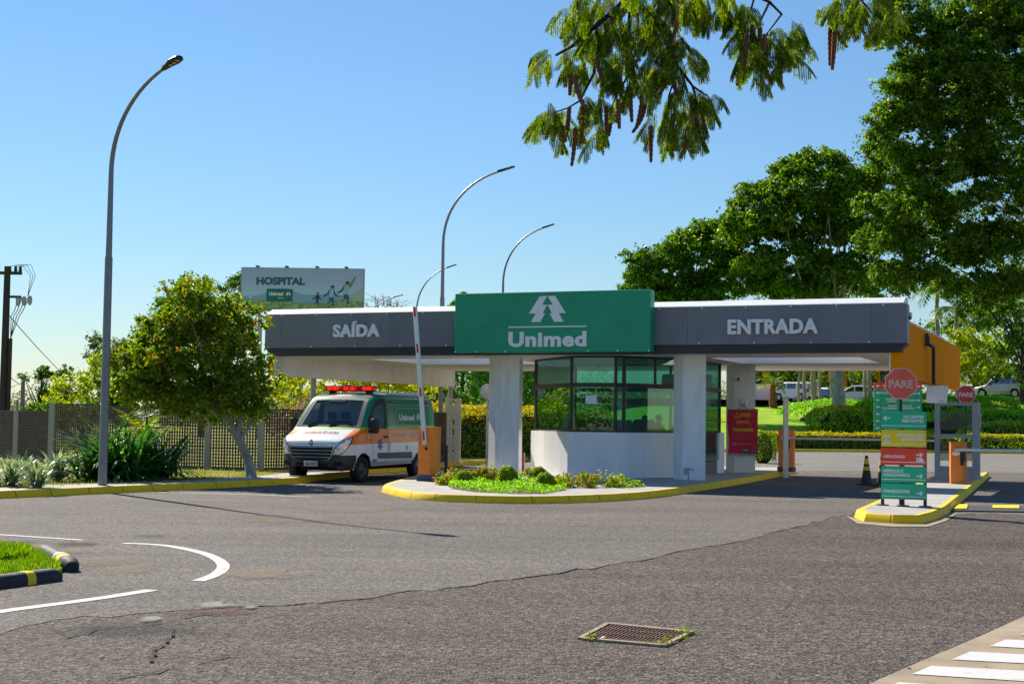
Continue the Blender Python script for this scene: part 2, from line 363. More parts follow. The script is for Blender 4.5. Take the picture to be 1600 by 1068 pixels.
def arrow(s, left=False, cx=0, cy=0):
    q = [((-x if left else x) * s + cx, y * s + cy) for x, y in ARROW]
    return q[::-1] if left else q

# ------------------------------------------------------------------ foliage helpers
RNG = np.random.default_rng(7)
def quads(name, V, m, parent=None, loc=None):
    """V: (n, 4, 3) array of leaf quads"""
    n = len(V); me = bpy.data.meshes.new(name)
    me.vertices.add(n * 4); me.vertices.foreach_set("co", V.reshape(-1).astype(np.float32))
    me.loops.add(n * 4); me.loops.foreach_set("vertex_index", np.arange(n * 4, dtype=np.int32))
    me.polygons.add(n); me.polygons.foreach_set("loop_start", np.arange(0, n * 4, 4, dtype=np.int32))
    me.polygons.foreach_set("loop_total", np.full(n, 4, dtype=np.int32))
    me.materials.append(m); me.update(calc_edges=True)
    return link(name, me, parent, loc)
def nrm(a): return a / np.maximum(np.linalg.norm(a, axis=1, keepdims=True), 1e-9)
def leaf_quads(pts, size, out=None, bias=0.7, aspect=0.5, droop=0.0, rng=RNG):
    """diamond-shaped leaves at pts; face normals lean to `out` (or up)"""
    n = len(pts); rd = nrm(rng.normal(size=(n, 3)))
    o = np.tile(np.array([0, 0, 1.0]), (n, 1)) if out is None else nrm(out)
    nn = nrm(rd + o * bias)
    t = rng.normal(size=(n, 3)); t[:, 2] -= droop; t = nrm(t - nn * np.sum(t * nn, 1, keepdims=True)); b = np.cross(nn, t)
    L = (size * rng.uniform(.6, 1.3, n))[:, None] if np.isscalar(size) else (size * rng.uniform(.7, 1.2, n))[:, None]
    Wd = L * aspect
    return np.stack([pts - t * L * .5, pts + b * Wd * .5 - t * L * .05, pts + t * L * .5, pts - b * Wd * .5 - t * L * .05], 1)
def blob_pts(c, r, n, rng, shell=0.5):
    d = nrm(rng.normal(size=(n, 3))); rr = (shell + (1 - shell) * rng.random(n) ** .6)[:, None]
    return np.asarray(c) + d * rr * np.asarray(r), d
def crown(ells, nclump, per, cr, rng, flatz=0.6, low=-0.6):
    """clump centres spread over the outer part of several ellipsoids, then leaves through each clump"""
    C = []; wts = np.array([e[1][0] * e[1][1] + e[1][0] * e[1][2] for e in ells], float); wts /= wts.sum()
    for (c, r), w in zip(ells, wts):
        k = max(3, int(nclump * w)); d = nrm(rng.normal(size=(k * 2, 3))); d = d[d[:, 2] > low][:k]
        rr = (0.5 + 0.5 * rng.random(len(d)) ** .5)[:, None]
        C.append(np.asarray(c) + d * rr * np.asarray(r))
    C = np.concatenate(C); P_ = []; O_ = []
    for c in C:
        s = cr * rng.uniform(.5, 1.5); n = int(per * rng.uniform(.5, 1.5)); ax = rng.uniform(.7, 1.35, 2); k = 6
        sub, _ = blob_pts(c, (s * ax[0], s * ax[1], s * flatz), k, rng, .3)
        for q in sub:
            m_ = max(3, n // k); sr = s * rng.uniform(.3, .62); p, d = blob_pts((0, 0, 0), (sr, sr, sr * .55), m_, rng, .05); p[:, 2] += p[:, 0] * rng.normal() * .45 + p[:, 1] * rng.normal() * .45
            p[:, 2] -= .25 * (p[:, 0] ** 2 + p[:, 1] ** 2) / max(sr, .01)          # sprays droop at the rim
            P_.append(p + q); O_.append(d * .5 + np.array([0, 0, .9]))
        p, d = blob_pts(c, (s * 1.3, s * 1.3, s * flatz * 1.2), max(2, n // 7), rng, .4); P_.append(p); O_.append(d)
    return C, np.concatenate(P_), np.concatenate(O_)
def limbs(mb, base, top, r0, targets, rng, n=7, fork=0.35, r1=None, bend=.25):
    """tapered trunk from base to top with limbs that fork out to the targets"""
    base = Vector(base); top = Vector(top); k = 6; pts = []; rad = []
    w1 = Vector(rng.normal(size=3)) * bend * .3
    for i in range(k + 1):
        t = i / k; pts.append(base.lerp(top, t) + w1 * math.sin(t * math.pi)); rad.append(r0 * (1.25 - .25 * min(1, t * 4)) * (1 - .45 * t))
    mb.tube(pts, rad, n)
    for tg in targets:
        tg = Vector(tg); t0 = rng.uniform(fork, 1.0); i = t0 * k; a = pts[int(min(i, k - 1))].lerp(pts[int(min(i, k - 1)) + 1], i - int(min(i, k - 1)))
        L = (tg - a).length; mid = a.lerp(tg, .5) + Vector((rng.normal() * .1 * L, rng.normal() * .1 * L, .12 * L))
        q = []; rr = []
        for j in range(6):
            t = j / 5; q.append(a * (1 - t) ** 2 + mid * 2 * t * (1 - t) + tg * t * t); rr.append((r1 or r0 * .35) * (1 - .8 * t))
        mb.tube(q, rr, 5)
def tree(name, label, cat, base, top, r0, ells, nclump, per, cr, size, lm, bm, seed, nl=14, aspect=.5, fork=.5, flatz=.6, low=-.6, group=None, tw=None, r1=None, droop=0.2):
    rng = np.random.default_rng(seed); base = Vector(base)
    root = empty(name, base, 0, label, cat, group)
    ells = [(np.array(c) - np.array(base), r) for c, r in ells]
    C, p, o = crown(ells, nclump, per, cr, rng, flatz, low)
    quads("crown", leaf_quads(p, size, o, .6, aspect, droop, rng), lm, root)
    mb = MB(); sel = C[rng.permutation(len(C))[:nl]]
    limbs(mb, (0, 0, -.1), Vector(top) - base, r0, [Vector(c) for c in sel], rng, fork=fork, r1=r1)
    mb.build("trunk", bm, root, smooth=60)
    return root
def rosette(n, L, Wd, arch, el0, el1, rng, segs=4, z0=0.0, spread=.05):
    """strap leaves springing from one stem, arching over; returns quads"""
    Q = []
    for i in range(n):
        az = rng.uniform(0, 2 * math.pi); el = rng.uniform(el0, el1); l = L * rng.uniform(.7, 1.15); w = Wd * rng.uniform(.8, 1.2)
        p = np.array([rng.normal() * spread, rng.normal() * spread, z0 + rng.uniform(0, .08)]); side = np.array([-math.sin(az), math.cos(az), 0.0]); ar = arch * rng.uniform(.6, 1.4)
        pts = []
        for s in range(segs + 1):
            t = s / segs; e = el - ar * t; pts.append((p.copy(), w * (0.55 + .9 * t) * (1 - t ** 2.2) + .002))
            d = np.array([math.cos(az) * math.cos(e), math.sin(az) * math.cos(e), math.sin(e)]); p = p + d * l / segs
        for s in range(segs):
            (a, wa), (b, wb) = pts[s], pts[s + 1]
            Q.append([a - side * wa * .5, a + side * wa * .5, b + side * wb * .5, b - side * wb * .5])
    return np.array(Q)
# ================================================================== SETTING
ASPH_OLD = asphalt("old_asphalt", (.094, .075, .060), (.155, .125, .101), .62, 40)
ASPH_NEW = asphalt("lane_asphalt", (.152, .133, .115), (.218, .19, .164), .42, 44)
CONC = mat("concrete", (.42, .40, .37), .85, .14, 1.6, .3, 60, dirt=.45, dcol=(.2, .18, .15))
SAND = mat("sandy_dust", (.34, .265, .18), .95, .2, 2.5, .35, 60)
YEL = wornmat("worn_yellow_paint", (.95, .62, .005), (.36, .24, .04))
BLKP = wornmat("worn_black_paint", (.02, .02, .022), (.12, .11, .1))
WPAINT = wornmat("road_white_paint", (.52, .50, .47), (.2, .18, .16)); WORN = wornmat("worn_white_paint", (.30, .28, .25), (.17, .15, .13))
LAWN = grassmat("lawn_grass", (.18, .34, .015), (.30, .48, .02), (.44, .55, .05))
DRY = grassmat("dry_grass", (.16, .2, .02), (.26, .27, .05), (.36, .32, .09))
EARTH = mat("earth", (.16, .11, .06), .95, .3, 2, .3, 30)

def structure(name, mb, m, smooth=0): return tag(mb.build(name, m, None, smooth), kind='structure')
def xy(L): return [(p[0], p[1]) for p in L]

# far ground, one sheet out to the horizon, rising behind the gate on the right
def terrain_sheet():
    xs = np.concatenate([np.linspace(-1500, -80, 12), np.linspace(-70, 110, 73), np.linspace(130, 1500, 12)])
    ys = np.concatenate([np.linspace(-60, 80, 15), np.linspace(84, 160, 39), np.linspace(180, 400, 12), np.linspace(500, 3000, 10)])
    Xg, Yg = np.meshgrid(xs, ys); Z = terr(Xg, Yg) - .06
    mb = MB(); w = len(xs)
    mb.add(np.stack([Xg, Yg, Z], -1).reshape(-1, 3), [(j * w + i, j * w + i + 1, (j + 1) * w + i + 1, (j + 1) * w + i) for j in range(len(ys) - 1) for i in range(w - 1)])
    structure("ground", mb, DRY, 40)
terrain_sheet()
# asphalt of the street
mb = MB(); mb.sheet([(-60, -20), (60, -20), (70, 84), (30, 87.5), (24, 86.8), (16, 85), (9.5, 79), (3.5, 69), (-5, 50), (-20, 34), (-60, 12)], 0.0); structure("road", mb, ASPH_OLD)
# smoother asphalt of the gate lanes, laid over it
seam = [(-60, 1010), (40, 978), (130, 963), (300, 953), (450, 945), (560, 936), (640, 923), (720, 917), (800, 904), (900, 892), (1000, 876), (1080, 858), (1180, 840), (1215, 829), (1260, 821), (1300, 808), (1335, 803), (1475, 806), (1530, 802), (1610, 806), (1760, 812)]
rs = np.random.default_rng(3); fine = []
for (a, b) in zip(seam[:-1], seam[1:]):
    for t in np.linspace(0, 1, 5)[:-1]: fine.append((a[0] + (b[0] - a[0]) * t, a[1] + (b[1] - a[1]) * t + rs.normal() * 1.2))
fine.append(seam[-1]); sp = [G(*q) for q in fine]
mb = MB(); mb.sheet(xy(sp) + [(40, 60), (45, 84), (30, 87.2), (24, 86.5), (16, 84.7), (9.6, 78.6), (3.7, 68.6), (-4.8, 49.5), (-19, 33.5), (-40, 20)], 0.004); structure("lane_asphalt", mb, ASPH_NEW)
CRACK = mat("crack", (.02, .018, .016), .95, .2)
mb = MB()
def crack(pts, w, z=.009):
    for a, b in zip(pts[:-1], pts[1:]):
        d = (b - a); d.z = 0
        if d.length < 1e-4 or rs.random() < .3: continue
        s = Vector((-d.y, d.x, 0)).normalized() * w * rs.uniform(.3, 1.3)
        e = d * .08
        mb.add([a - s - e + Vector((0, 0, z)), a + s * .6 - e + Vector((0, 0, z)), b + s + e + Vector((0, 0, z)), b - s * .6 + e + Vector((0, 0, z))], [(3, 2, 1, 0)])
crack([Vector((p.x, p.y, 0)) for p in sp[14:60]], .013)
def wob(pts, amp, k=5):
    o = []
    for a, b in zip(pts[:-1], pts[1:]):
        for t in np.linspace(0, 1, k)[:-1]: o.append((a[0] + (b[0] - a[0]) * t + rs.normal() * amp, a[1] + (b[1] - a[1]) * t + rs.normal() * amp * .4))
    return o + [pts[-1]]
crack([G(*q) for q in wob([(90, 1000), (150, 985), (250, 972), (380, 950)], 3)], .012, .013)
crack([G(*q) for q in wob([(270, 985), (262, 1005), (240, 1020), (236, 1035)], 3)], .014, .013)
crack([G(*q) for q in wob([(130, 1066), (240, 1052), (330, 1030), (385, 1022)], 3)], .012, .013)
structure("road_crack", mb, CRACK)
def smoothline(pts, k=4, closed=False):
    o = []; n = len(pts); rng_ = range(n if closed else n - 1)
    for i in rng_:
        p0 = Vector(pts[(i - 1) % n] if closed or i > 0 else pts[i]); p1 = Vector(pts[i]); p2 = Vector(pts[(i + 1) % n]); p3 = Vector(pts[(i + 2) % n] if closed or i < n - 2 else pts[i + 1])
        for j in range(k):
            t = j / k; o.append(tuple(.5 * ((2 * p1) + (-p0 + p2) * t + (2 * p0 - 5 * p1 + 4 * p2 - p3) * t * t + (-p0 + 3 * p1 - 3 * p2 + p3) * t ** 3)))
    if not closed: o.append(tuple(pts[-1]))
    return o
# lane markings
mb = MB()
def stripe(pts, w, z=.0085):
    for i in range(len(pts) - 1):
        a, b = pts[i], pts[i + 1]; t0 = (pts[min(i + 1, len(pts) - 1)] - pts[max(i - 1, 0)]).normalized(); t1 = (pts[min(i + 2, len(pts) - 1)] - pts[i]).normalized()
        s0 = Vector((-t0.y, t0.x, 0)) * w / 2; s1 = Vector((-t1.y, t1.x, 0)) * w / 2; Z = Vector((0, 0, z))
        mb.add([a - s0 + Z, b - s1 + Z, b + s1 + Z, a + s0 + Z], [(0, 1, 2, 3)])
arc = [(192, 849), (225, 850), (262, 853), (295, 859), (322, 866), (341, 875), (349, 884), (344, 893), (330, 901), (309, 908)]
stripe([Vector(q) for q in smoothline([tuple(G(*q)) for q in arc], 6)], .14)
stripe([G(*q) for q in ((-40, 833), (40, 838), (128, 844))], .10)
stripe([G(*q) for q in ((-60, 965), (20, 953), (90, 944), (170, 933), (238, 922))], .15)
stripe([G(*q) for q in ((238, 769), (330, 771), (400, 773), (486, 776.5))], .12)
structure("lane_marking", mb, WPAINT)
mb = MB()
def patch(cx, cy, rx, ry, z, n=22, seed=0):
    r_ = np.random.default_rng(seed); ph = r_.uniform(0, 6.28, 3); o = []
    for i in range(n):
        g = 2 * math.pi * i / n; k = 1 + .22 * math.sin(2 * g + ph[0]) + .16 * math.sin(3 * g + ph[1]) + .12 * math.sin(7 * g + ph[2])
        q = G(cx + rx * k * math.cos(g), cy - ry * k * math.sin(g)); o.append((q.x, q.y))
    mb.sheet(o, z)
def patches(name, col, L, amt=1.0):
    global mb
    m = patchmat(name + "_tone", col, amt)
    for k, (a, b, c, d) in enumerate(L):
        mb = MB(); patch(a, b, c * 1.35, d * 1.35, .0125 + .0011 * k, 40, seed=k + len(name)); structure(name, mb, m)
patches("worn_paint_patch", (.36, .34, .30), [(330, 947, 30, 6), (237, 968, 20, 4.5), (393, 950, 10, 3)], .8)
patches("dust_patch", (.36, .29, .21), [(205, 890, 44, 11), (150, 878, 56, 9), (110, 862, 36, 5), (60, 858, 50, 6), (430, 812, 110, 6), (560, 797, 100, 5), (400, 900, 80, 10)], .4)
patches("red_dust_patch", (.22, .10, .05), [(320, 958, 110, 5), (430, 808, 60, 4), (120, 850, 40, 3)], .3)
patches("tar_patch", (.05, .053, .06), [(30, 849, 40, 5), (108, 851, 55, 5), (235, 838, 24, 3), (210, 985, 120, 14)], .25)

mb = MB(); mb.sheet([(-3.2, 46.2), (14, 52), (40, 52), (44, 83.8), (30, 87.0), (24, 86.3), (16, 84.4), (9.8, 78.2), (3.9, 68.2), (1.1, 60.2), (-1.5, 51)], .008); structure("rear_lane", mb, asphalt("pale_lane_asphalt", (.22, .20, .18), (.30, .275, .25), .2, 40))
# kerbs and raised paving
def kerbline(name, pts, side, h=.15, w=.15, m=YEL, closed=False, z0=0.0, label=None):
    """kerb with a slightly battered road face; side=+1: paving lies to the left of the direction of travel"""
    k = len(pts); P2 = [Vector((p[0], p[1], 0)) for p in pts]; inn = []
    for i in range(k):
        a = P2[(i - 1) % k] if (closed or i > 0) else P2[i]; b = P2[(i + 1) % k] if (closed or i < k - 1) else P2[i]
        t = (b - a).normalized(); inn.append(Vector((-t.y, t.x, 0)) * side)
    mb = MB(); prof = [(0, -.05), (0.0, 0.02), (.035, h - .02), (.055, h), (w, h), (w, -.05)]
    rings = []
    for p, n_ in zip(P2, inn): rings.append([p + n_ * a + Vector((0, 0, z0 + b)) for a, b in prof])
    vs = [q for r_ in rings for q in r_]; c = len(prof); fs = []
    for i in range(k if closed else k - 1):
        j = (i + 1) % k
        for q in range(c - 1):
            f = (i * c + q, j * c + q, j * c + q + 1, i * c + q + 1); fs.append(f if side > 0 else f[::-1])
    mb.add(vs, fs); o = structure(name, mb, m, 30)
    mj = MB(); acc = 0.0; nxt = .5
    for i in range(k if closed else k - 1):
        j = (i + 1) % k; L = (P2[j] - P2[i]).length
        while nxt < acc + L:
            t = (nxt - acc) / L; p = P2[i].lerp(P2[j], t); n_ = inn[i].lerp(inn[j], t).normalized(); tt = (P2[j] - P2[i]).normalized() * rs.uniform(.004, .009); ra = []
            for sg in (-1, 1): ra += [p + n_ * (a - .002) + tt * sg + Vector((0, 0, z0 + b + .0015)) for a, b in prof[1:5]]
            for q in range(3): mj.add([ra[q], ra[4 + q], ra[5 + q], ra[q + 1]], [(0, 1, 2, 3)])
            nxt += rs.uniform(.85, 1.15)
        acc += L
    structure(name + "_joint", mj, CRACK)
    return [tuple(p + n_ * w)[:2] for p, n_ in zip(P2, inn)]
# verge beyond the left kerb
LK = smoothline([(-16, 18.4), (-13, 23), (-9.9, 28.05), (-8.15, 30.85), (-5.6, 35.3), (-4.9, 38.2), (-4.2, 42.3), (-3.2, 45.3), (-1.9, 50.9), (.93, 60.4), (3.6, 69), (9.6, 79), (16, 85), (24, 86.7), (31, 87.4), (48, 88)], 4)
inn = kerbline("kerb", LK, +1)
mb = MB()
i36 = [i for i, p in enumerate(inn) if p[1] < 52]
path_in = [(p[0] - 1.0, p[1] + .55) for p in (inn[i] for i in i36)]
mb.sheet([inn[i] for i in i36] + path_in[::-1], .148); structure("path", mb, CONC)
back = [(48, 90), (48, 100), (-60, 100), (-60, 10)]
mb = MB(); mb.sheet(path_in + inn[len(i36):] + [(48, 89), (48, 88.4), (30, 92), (14, 92), (0, 100), (-80, 100), (-80, 8)], .142); structure("verge", mb, DRY)
# the rising lawn behind the gate
mb = MB(); xs = np.linspace(2, 70, 52); ys = np.linspace(88, 158, 54); Xg, Yg = np.meshgrid(xs, ys); Z = terr(Xg, Yg) + .10 - .3 * (Yg < 88.5); w = len(xs)
mb.add(np.stack([Xg, Yg + .5, Z], -1).reshape(-1, 3), [(j * w + i, j * w + i + 1, (j + 1) * w + i + 1, (j + 1) * w + i) for j in range(len(ys) - 1) for i in range(w - 1)])
structure("lawn", mb, LAWN, 60)
# car park on top of the rise
mb = MB(); mb.sheet([(4, 138), (90, 138), (90, 175), (4, 175)], 3.85); structure("car_park", mb, ASPH_NEW)
# the island under the guard booth
ISL = smoothline([(-2.9, 33.3), (-2.73, 32), (-1.96, 29.75), (-.9, 28.9), (.64, 28.85), (2.73, 30.9), (4.67, 35.3), (6.85, 40.9), (8.9, 46.8), (9.55, 48.8), (9.1, 49.9), (7.9, 49.6), (5.3, 51.4), (3.2, 50.3), (1.2, 47), (-.2, 44), (-1.3, 42.3), (-2.15, 41.6), (-2.5, 39), (-2.75, 36)], 4, True)
inn = kerbline("island_kerb", ISL, +1, closed=True)
mb = MB(); mb.sheet(inn, .148); structure("island_pavement", mb, CONC)
# the narrow island between the entrance lanes
ri = [G(1335, 808), G(1350, 815), G(1395, 818), G(1440, 818.5), G(1463, 812), G(1481, 803)]
d_r = Vector((.345, .939, 0)); end_r = ri[-1] + d_r * 21.5; end_l = ri[0] + d_r * 21.0
RI = [tuple(p)[:2] for p in ri[1:]] + [tuple(end_r)[:2], tuple(end_r + Vector((-.25, .45, 0)))[:2], tuple(end_l + Vector((.3, .3, 0)))[:2], tuple(end_l)[:2], tuple(ri[0])[:2]]
RI = [(-0.0 + p[0], p[1]) for p in RI]
inn = kerbline("lane_island_kerb", RI, +1, closed=True)
mb = MB(); mb.sheet(inn, .148); structure("lane_island_pavement", mb, CONC)
mb = MB(); aw = [(G(1322, 806)), G(1340, 818), G(1395, 823), G(1450, 823), G(1478, 814), G(1496, 802), G(1482, 803), G(1440, 817), G(1350, 814)]
mb.sheet(xy(aw), .0085); structure("gutter_dust", mb, SAND)
# pavement with the crossing at the lower right
pv = [G(1330, 1085), G(1372, 1064), G(1450, 1030), G(1530, 996), G(1620, 955), G(1800, 880)]
mb = MB(); mb.sheet(xy(pv) + [(9, 9), (7, 4), (2.4, 4)], .012); structure("pavement", mb, SAND)
mb = MB()
for q in (((1425, 1056), (1455, 1043), (1800, 1062), (1800, 1080)), ((1487, 1033), (1516, 1020.5), (1800, 1036), (1800, 1050)), ((1545, 1012), (1572, 1001.5), (1800, 1012), (1800, 1026)), ((1594, 994), (1622, 984), (1800, 993), (1800, 1004)), ((1380, 1080), (1404, 1069), (1800, 1096), (1800, 1120))):
    mb.sheet([tuple(G(*a))[:2] for a in q], .017)
structure("crossing_stripe", mb, wornmat("crossing_paint", (.62, .60, .58), (.40, .34, .26)))
# hump and its yellow studs in the right lane
mb = MB(); hp = [G(1478, 799), G(1760, 803), G(1760, 795), G(1490, 791)]; mb.prism(xy(hp), -.02, .03); structure("speed_hump", mb, mat("hump_rubber", (.05, .05, .05), .8))
for k, q in enumerate((((1489, 797.5), (1511, 797.5), (1512, 790.5), (1494, 791)), ((1551, 796.5), (1593, 797), (1592, 792), (1551, 792)))):
    mb = MB(); mb.prism([tuple(G(*a))[:2] for a in q], .005, .05); o = mb.build("reflector_stud", YEL)
    tag(o, ("short worn yellow stud on the speed hump, tapered end by the island kerb", "long worn yellow stud on the speed hump at the right edge")[k], "stud", "yellow studs on the speed hump")
# drain grate
gc = [G(912, 998), G(1035, 1009), G(1075, 989), G(952, 977)]
gr = empty("drain_grate", sum(gc, Vector()) / 4, 0, "rusty iron drain grate in pale mortar frame set into the foreground asphalt", "drain")
c0 = gr.location
lc = [p - c0 for p in gc]
def bil(a, b): return lc[0] * (1 - a) * (1 - b) + lc[1] * a * (1 - b) + lc[2] * a * b + lc[3] * (1 - a) * b
RUST = mat("rusty_iron", (.11, .05, .03), .85, .4, 8, .3, 80)
PITM = mat("dark_pit", (.012, .01, .01), .95)
mb = MB()
for (a0, a1, b0, b1) in ((-.06, 0, -.06, 1.06), (1, 1.06, -.06, 1.06), (0, 1, -.08, 0), (0, 1, 1, 1.08)):
    q = [bil(a0, b0), bil(a1, b0), bil(a1, b1), bil(a0, b1)]; mb.prism(xy(q), .0, .02)
mb.build("mortar_frame", mat("mortar", (.32, .27, .185), .95, .25, 9, .5, 60), gr)
mb = MB(); mb.prism(xy([bil(0, 0), bil(1, 0), bil(1, 1), bil(0, 1)]), .003, .0075); mb.build("pit", PITM, gr)
mb = MB()
for i in range(20):
    a = .045 + i * .048; q = [bil(a, .02), bil(a + .02, .02), bil(a + .02, .98), bil(a, .98)]; mb.prism(xy(q), .008, .019)
for b in (.02, .33, .64, .95):
    q = [bil(.02, b), bil(.98, b), bil(.98, b + .035), bil(.02, b + .035)]; mb.prism(xy(q), .009, .0215)
mb.build("grating", RUST, gr)
WEED = leafmat("weed_leaf", [(0, (.14, .2, .02)), (1, (.3, .33, .06))])
for a, b, n_ in ((1.04, .9, 34), (1.05, .45, 22), (1.0, .05, 30), (.12, -.07, 24)):
    q = bil(a, b); quads("weed", leaf_quads(np.array(q) + RNG.normal(size=(n_, 3)) * (.05, .03, .0) + np.array([0, 0, .02]) + np.abs(RNG.normal(size=(n_, 1))) * (0, 0, .015), .035, None, .5), WEED, gr)

# black and yellow kerb stones, lower left, with the grass they hold
def kerbstone(pa, pb, w, h, label, bands):
    a, b = Vector(pa), Vector(pb); d = (b - a); L = d.length; o = empty("kerb_stone", a, math.atan2(d.y, d.x), label, "kerb stone", "black and yellow kerb stones")
    prof = [(-w / 2, 0), (-w / 2, h * .55), (-w * .38, h * .85), (-w * .2, h), (w * .2, h), (w * .38, h * .85), (w / 2, h * .55), (w / 2, 0)]
    def seg(x0, x1, name, m, g):
        mb = MB(); k = max(2, int((x1 - x0) / .08) + 1); vs = []; c = len(prof)
        for i in range(k + 1):
            x = x0 + (x1 - x0) * i / k; e = min(x / .06, (L - x) / .06, 1); e = .75 + .25 * max(e, 0) ** .5
            for y, z in prof: vs.append((x, (y + g * np.sign(y)) * e, (z + (g if z > 0 else 0)) * e - .02 * (z == 0)))
        fs = [(i * c + j, (i + 1) * c + j, (i + 1) * c + j + 1, i * c + j + 1) for i in range(k) for j in range(c - 1)]
        fs = [f[::-1] for f in fs] + [tuple(range(c)), tuple(k * c + j for j in range(c - 1, -1, -1))]
        mb.add(vs, fs); mb.build(name, m, o, 40)
    seg(0, L, "stone", BLKP, 0)
    for x0, x1, m in bands: seg(x0 * L, x1 * L, "painted_band", m, .003)
    return o
kerbstone(G(-60, 926), G(90, 906), .17, .125, "low black kerb stone with one yellow band, in front of the grass tip", [(.60, .69, YEL)])
kerbstone(G(68, 870), G(112, 894), .18, .15, "black kerb stone with yellow and white bands, slanting behind the grass tip", [(.70, .82, YEL), (.6, .67, WPAINT)])
mb = MB(); gp = [G(-80, 922), G(80, 903), G(100, 893), G(66, 872), G(40, 860), G(-80, 852)]; mb.prism(xy(gp), 0.0, .05); structure("grass_tip", mb, LAWN)
GRB = leafmat("grass_blade", [(0, (.05, .14, .008)), (.5, (.10, .24, .012)), (.85, (.2, .3, .03)), (1, (.34, .30, .1))], .5)
def blades(name, poly, n, h, m, z0, seed, lean=.35, wd=.012):
    rng = np.random.default_rng(seed); q = np.array(poly); lo, hi = q.min(0), q.max(0); pts = []
    from mathutils.geometry import intersect_point_tri_2d
    tri = tessellate_polygon([[Vector((p[0], p[1], 0)) for p in poly]])
    ar = np.array([abs(np.cross(q[t[1]] - q[t[0]], q[t[2]] - q[t[0]])) for t in tri]); ar /= ar.sum()
    ti = rng.choice(len(tri), n, p=ar); a, b = rng.random(n), rng.random(n); f = a + b > 1; a[f], b[f] = 1 - a[f], 1 - b[f]
    T = np.array(tri)[ti]; p2 = q[T[:, 0]] + (q[T[:, 1]] - q[T[:, 0]]) * a[:, None] + (q[T[:, 2]] - q[T[:, 0]]) * b[:, None]
    az = rng.uniform(0, 6.283, n); hh = h * rng.uniform(.5, 1.25, n); z = z0(p2[:, 0], p2[:, 1]) if callable(z0) else np.full(n, z0)
    base = np.column_stack([p2, z]); side = np.column_stack([-np.sin(az), np.cos(az), np.zeros(n)]); ln = np.column_stack([np.cos(az), np.sin(az), np.zeros(n)])
    tip = base + ln * (hh * lean * rng.uniform(0, 2, n))[:, None]; tip[:, 2] += hh; midp = base * .45 + tip * .55; midp[:, 2] += hh * .08
    o = quads(name, np.stack([base - side * wd * .5, base + side * wd * .5, tip, midp - side * wd * .5], 1), m); return tag(o, kind='stuff')
blades("grass", [tuple(p)[:2] for p in (G(-80, 921), G(80, 902), G(97, 893), G(66, 873), G(40, 861), G(-80, 852))], 9000, .06, GRB, .065, 5)
blades("tall_grass", [tuple(p)[:2] for p in (G(-90, 900), G(-10, 890), G(24, 886), G(38, 880), G(26, 873), G(-90, 868))], 8000, .13, GRB, .06, 6, .5, .014)
# ================================================================== GATE CANOPY
WHITE = mat("white_wall_paint", (.88, .86, .83), .75, .06, 1.2, .1, 60, dirt=.3, dcol=(.5, .46, .42), streak=True)
CLAD = mat("white_cladding", (.92, .92, .92), .32, .04, 2, dirt=.4, dcol=(.50, .47, .42), streak=True)
GREY = mat("grey_fascia", (.19, .198, .222), .5, .10, .9, dirt=.3, dcol=(.09, .09, .1), streak=True)
DKST = mat("dark_fascia_trim", (.03, .03, .034), .5, .1)
ORNG = mat("orange_wall", (.98, .29, .0), .9, .05, 1.5, .08, 70, spec=.08, dirt=.12, dcol=(.45, .15, .02), streak=True)
FLASH = mat("white_flashing", (.85, .84, .82), .5, .04, 3)
METAL = mat("brushed_steel", (.52, .53, .54), .35, .08, 6, metal=.85)
PMETAL = mat("grey_painted_metal", (.42, .43, .44), .5, .08, 5, dirt=.15, dcol=(.25, .24, .22))
BLACK = mat("black_metal", (.022, .022, .025), .45, .1)
LETW = mat("white_letter", (.88, .88, .9), .4, .03)
GREEN = mat("sign_green", (.003, .33, .17), .4, .09, .8, spec=.5)
cano = empty("gate_canopy", ORG, -TH, "long gatehouse canopy with grey fascia and orange ends, reading SAÍDA and ENTRADA", "canopy")
L_, DP = 18.05, 12.3
HOLES = [(2.1, 6.4, 2.4, 6.4), (12.5, 16.5, 2.6, 6.3)]
def holed(mb, x0, x1, y0, y1, z0, z1):
    xs = sorted({x0, x1, *[h[0] for h in HOLES], *[h[1] for h in HOLES]}); 
    for a, b in zip(xs[:-1], xs[1:]):
        hs = [h for h in HOLES if h[0] <= a and h[1] >= b]
        if not hs: mb.box(a, b, y0, y1, z0, z1)
        else: mb.box(a, b, y0, hs[0][2], z0, z1); mb.box(a, b, hs[0][3], y1, z0, z1)
mb = MB(); mb.box(0, L_, 0, .5, 3.62, 4.575, .006); fas = mb.build("fascia", GREY, cano)
for s in (0.55, 3.3, 4.9, 12.6, 15.0, 17.2): mb = MB(); mb.box(s, s + .008, -.0015, .01, 3.63, 4.57); mb.build("panel_joint", DKST, fas)
mb = MB(); mb.prism([(-.0, 3.62), (.22, 3.40), (17.85, 3.40), (18.05, 3.62)], .03, .46); mb.v = [(a, c, b) for a, b, c in mb.v]; mb.f = [f[::-1] for f in mb.f]; mb.build("fascia_trim", DKST, cano)
mb = MB(); mb.prism([(.0, 4.579), (.0, 4.60), (.30, 4.75), (.8, 4.76), (.8, 4.579)], .05, 17.98); mb.v = [(c, a, b) for a, b, c in mb.v]; mb.build("flashing", FLASH, cano)
bolt = None
for z, sp_, off in ((4.545, 1.13, .55), (3.655, 1.42, .12)):
    s = off
    while s < 18:
        if not 6.1 < s < 11.75:
            if bolt is None:
                mb = MB(); mb.lathe([(.022, 0), (.022, -.012), (.01, -.018)], 8, (0, 0, 0), 'y'); bolt = mb.build("bolt", LETW, fas, loc=(s, 0, z))
            else:
                c = bolt.copy(); COL.objects.link(c); c.location = (s, 0, z)
        s += sp_
mb = MB(); holed(mb, .34, 17.6, .47, 12.0, 3.402, 3.46); mb.build("soffit", WHITE, cano)
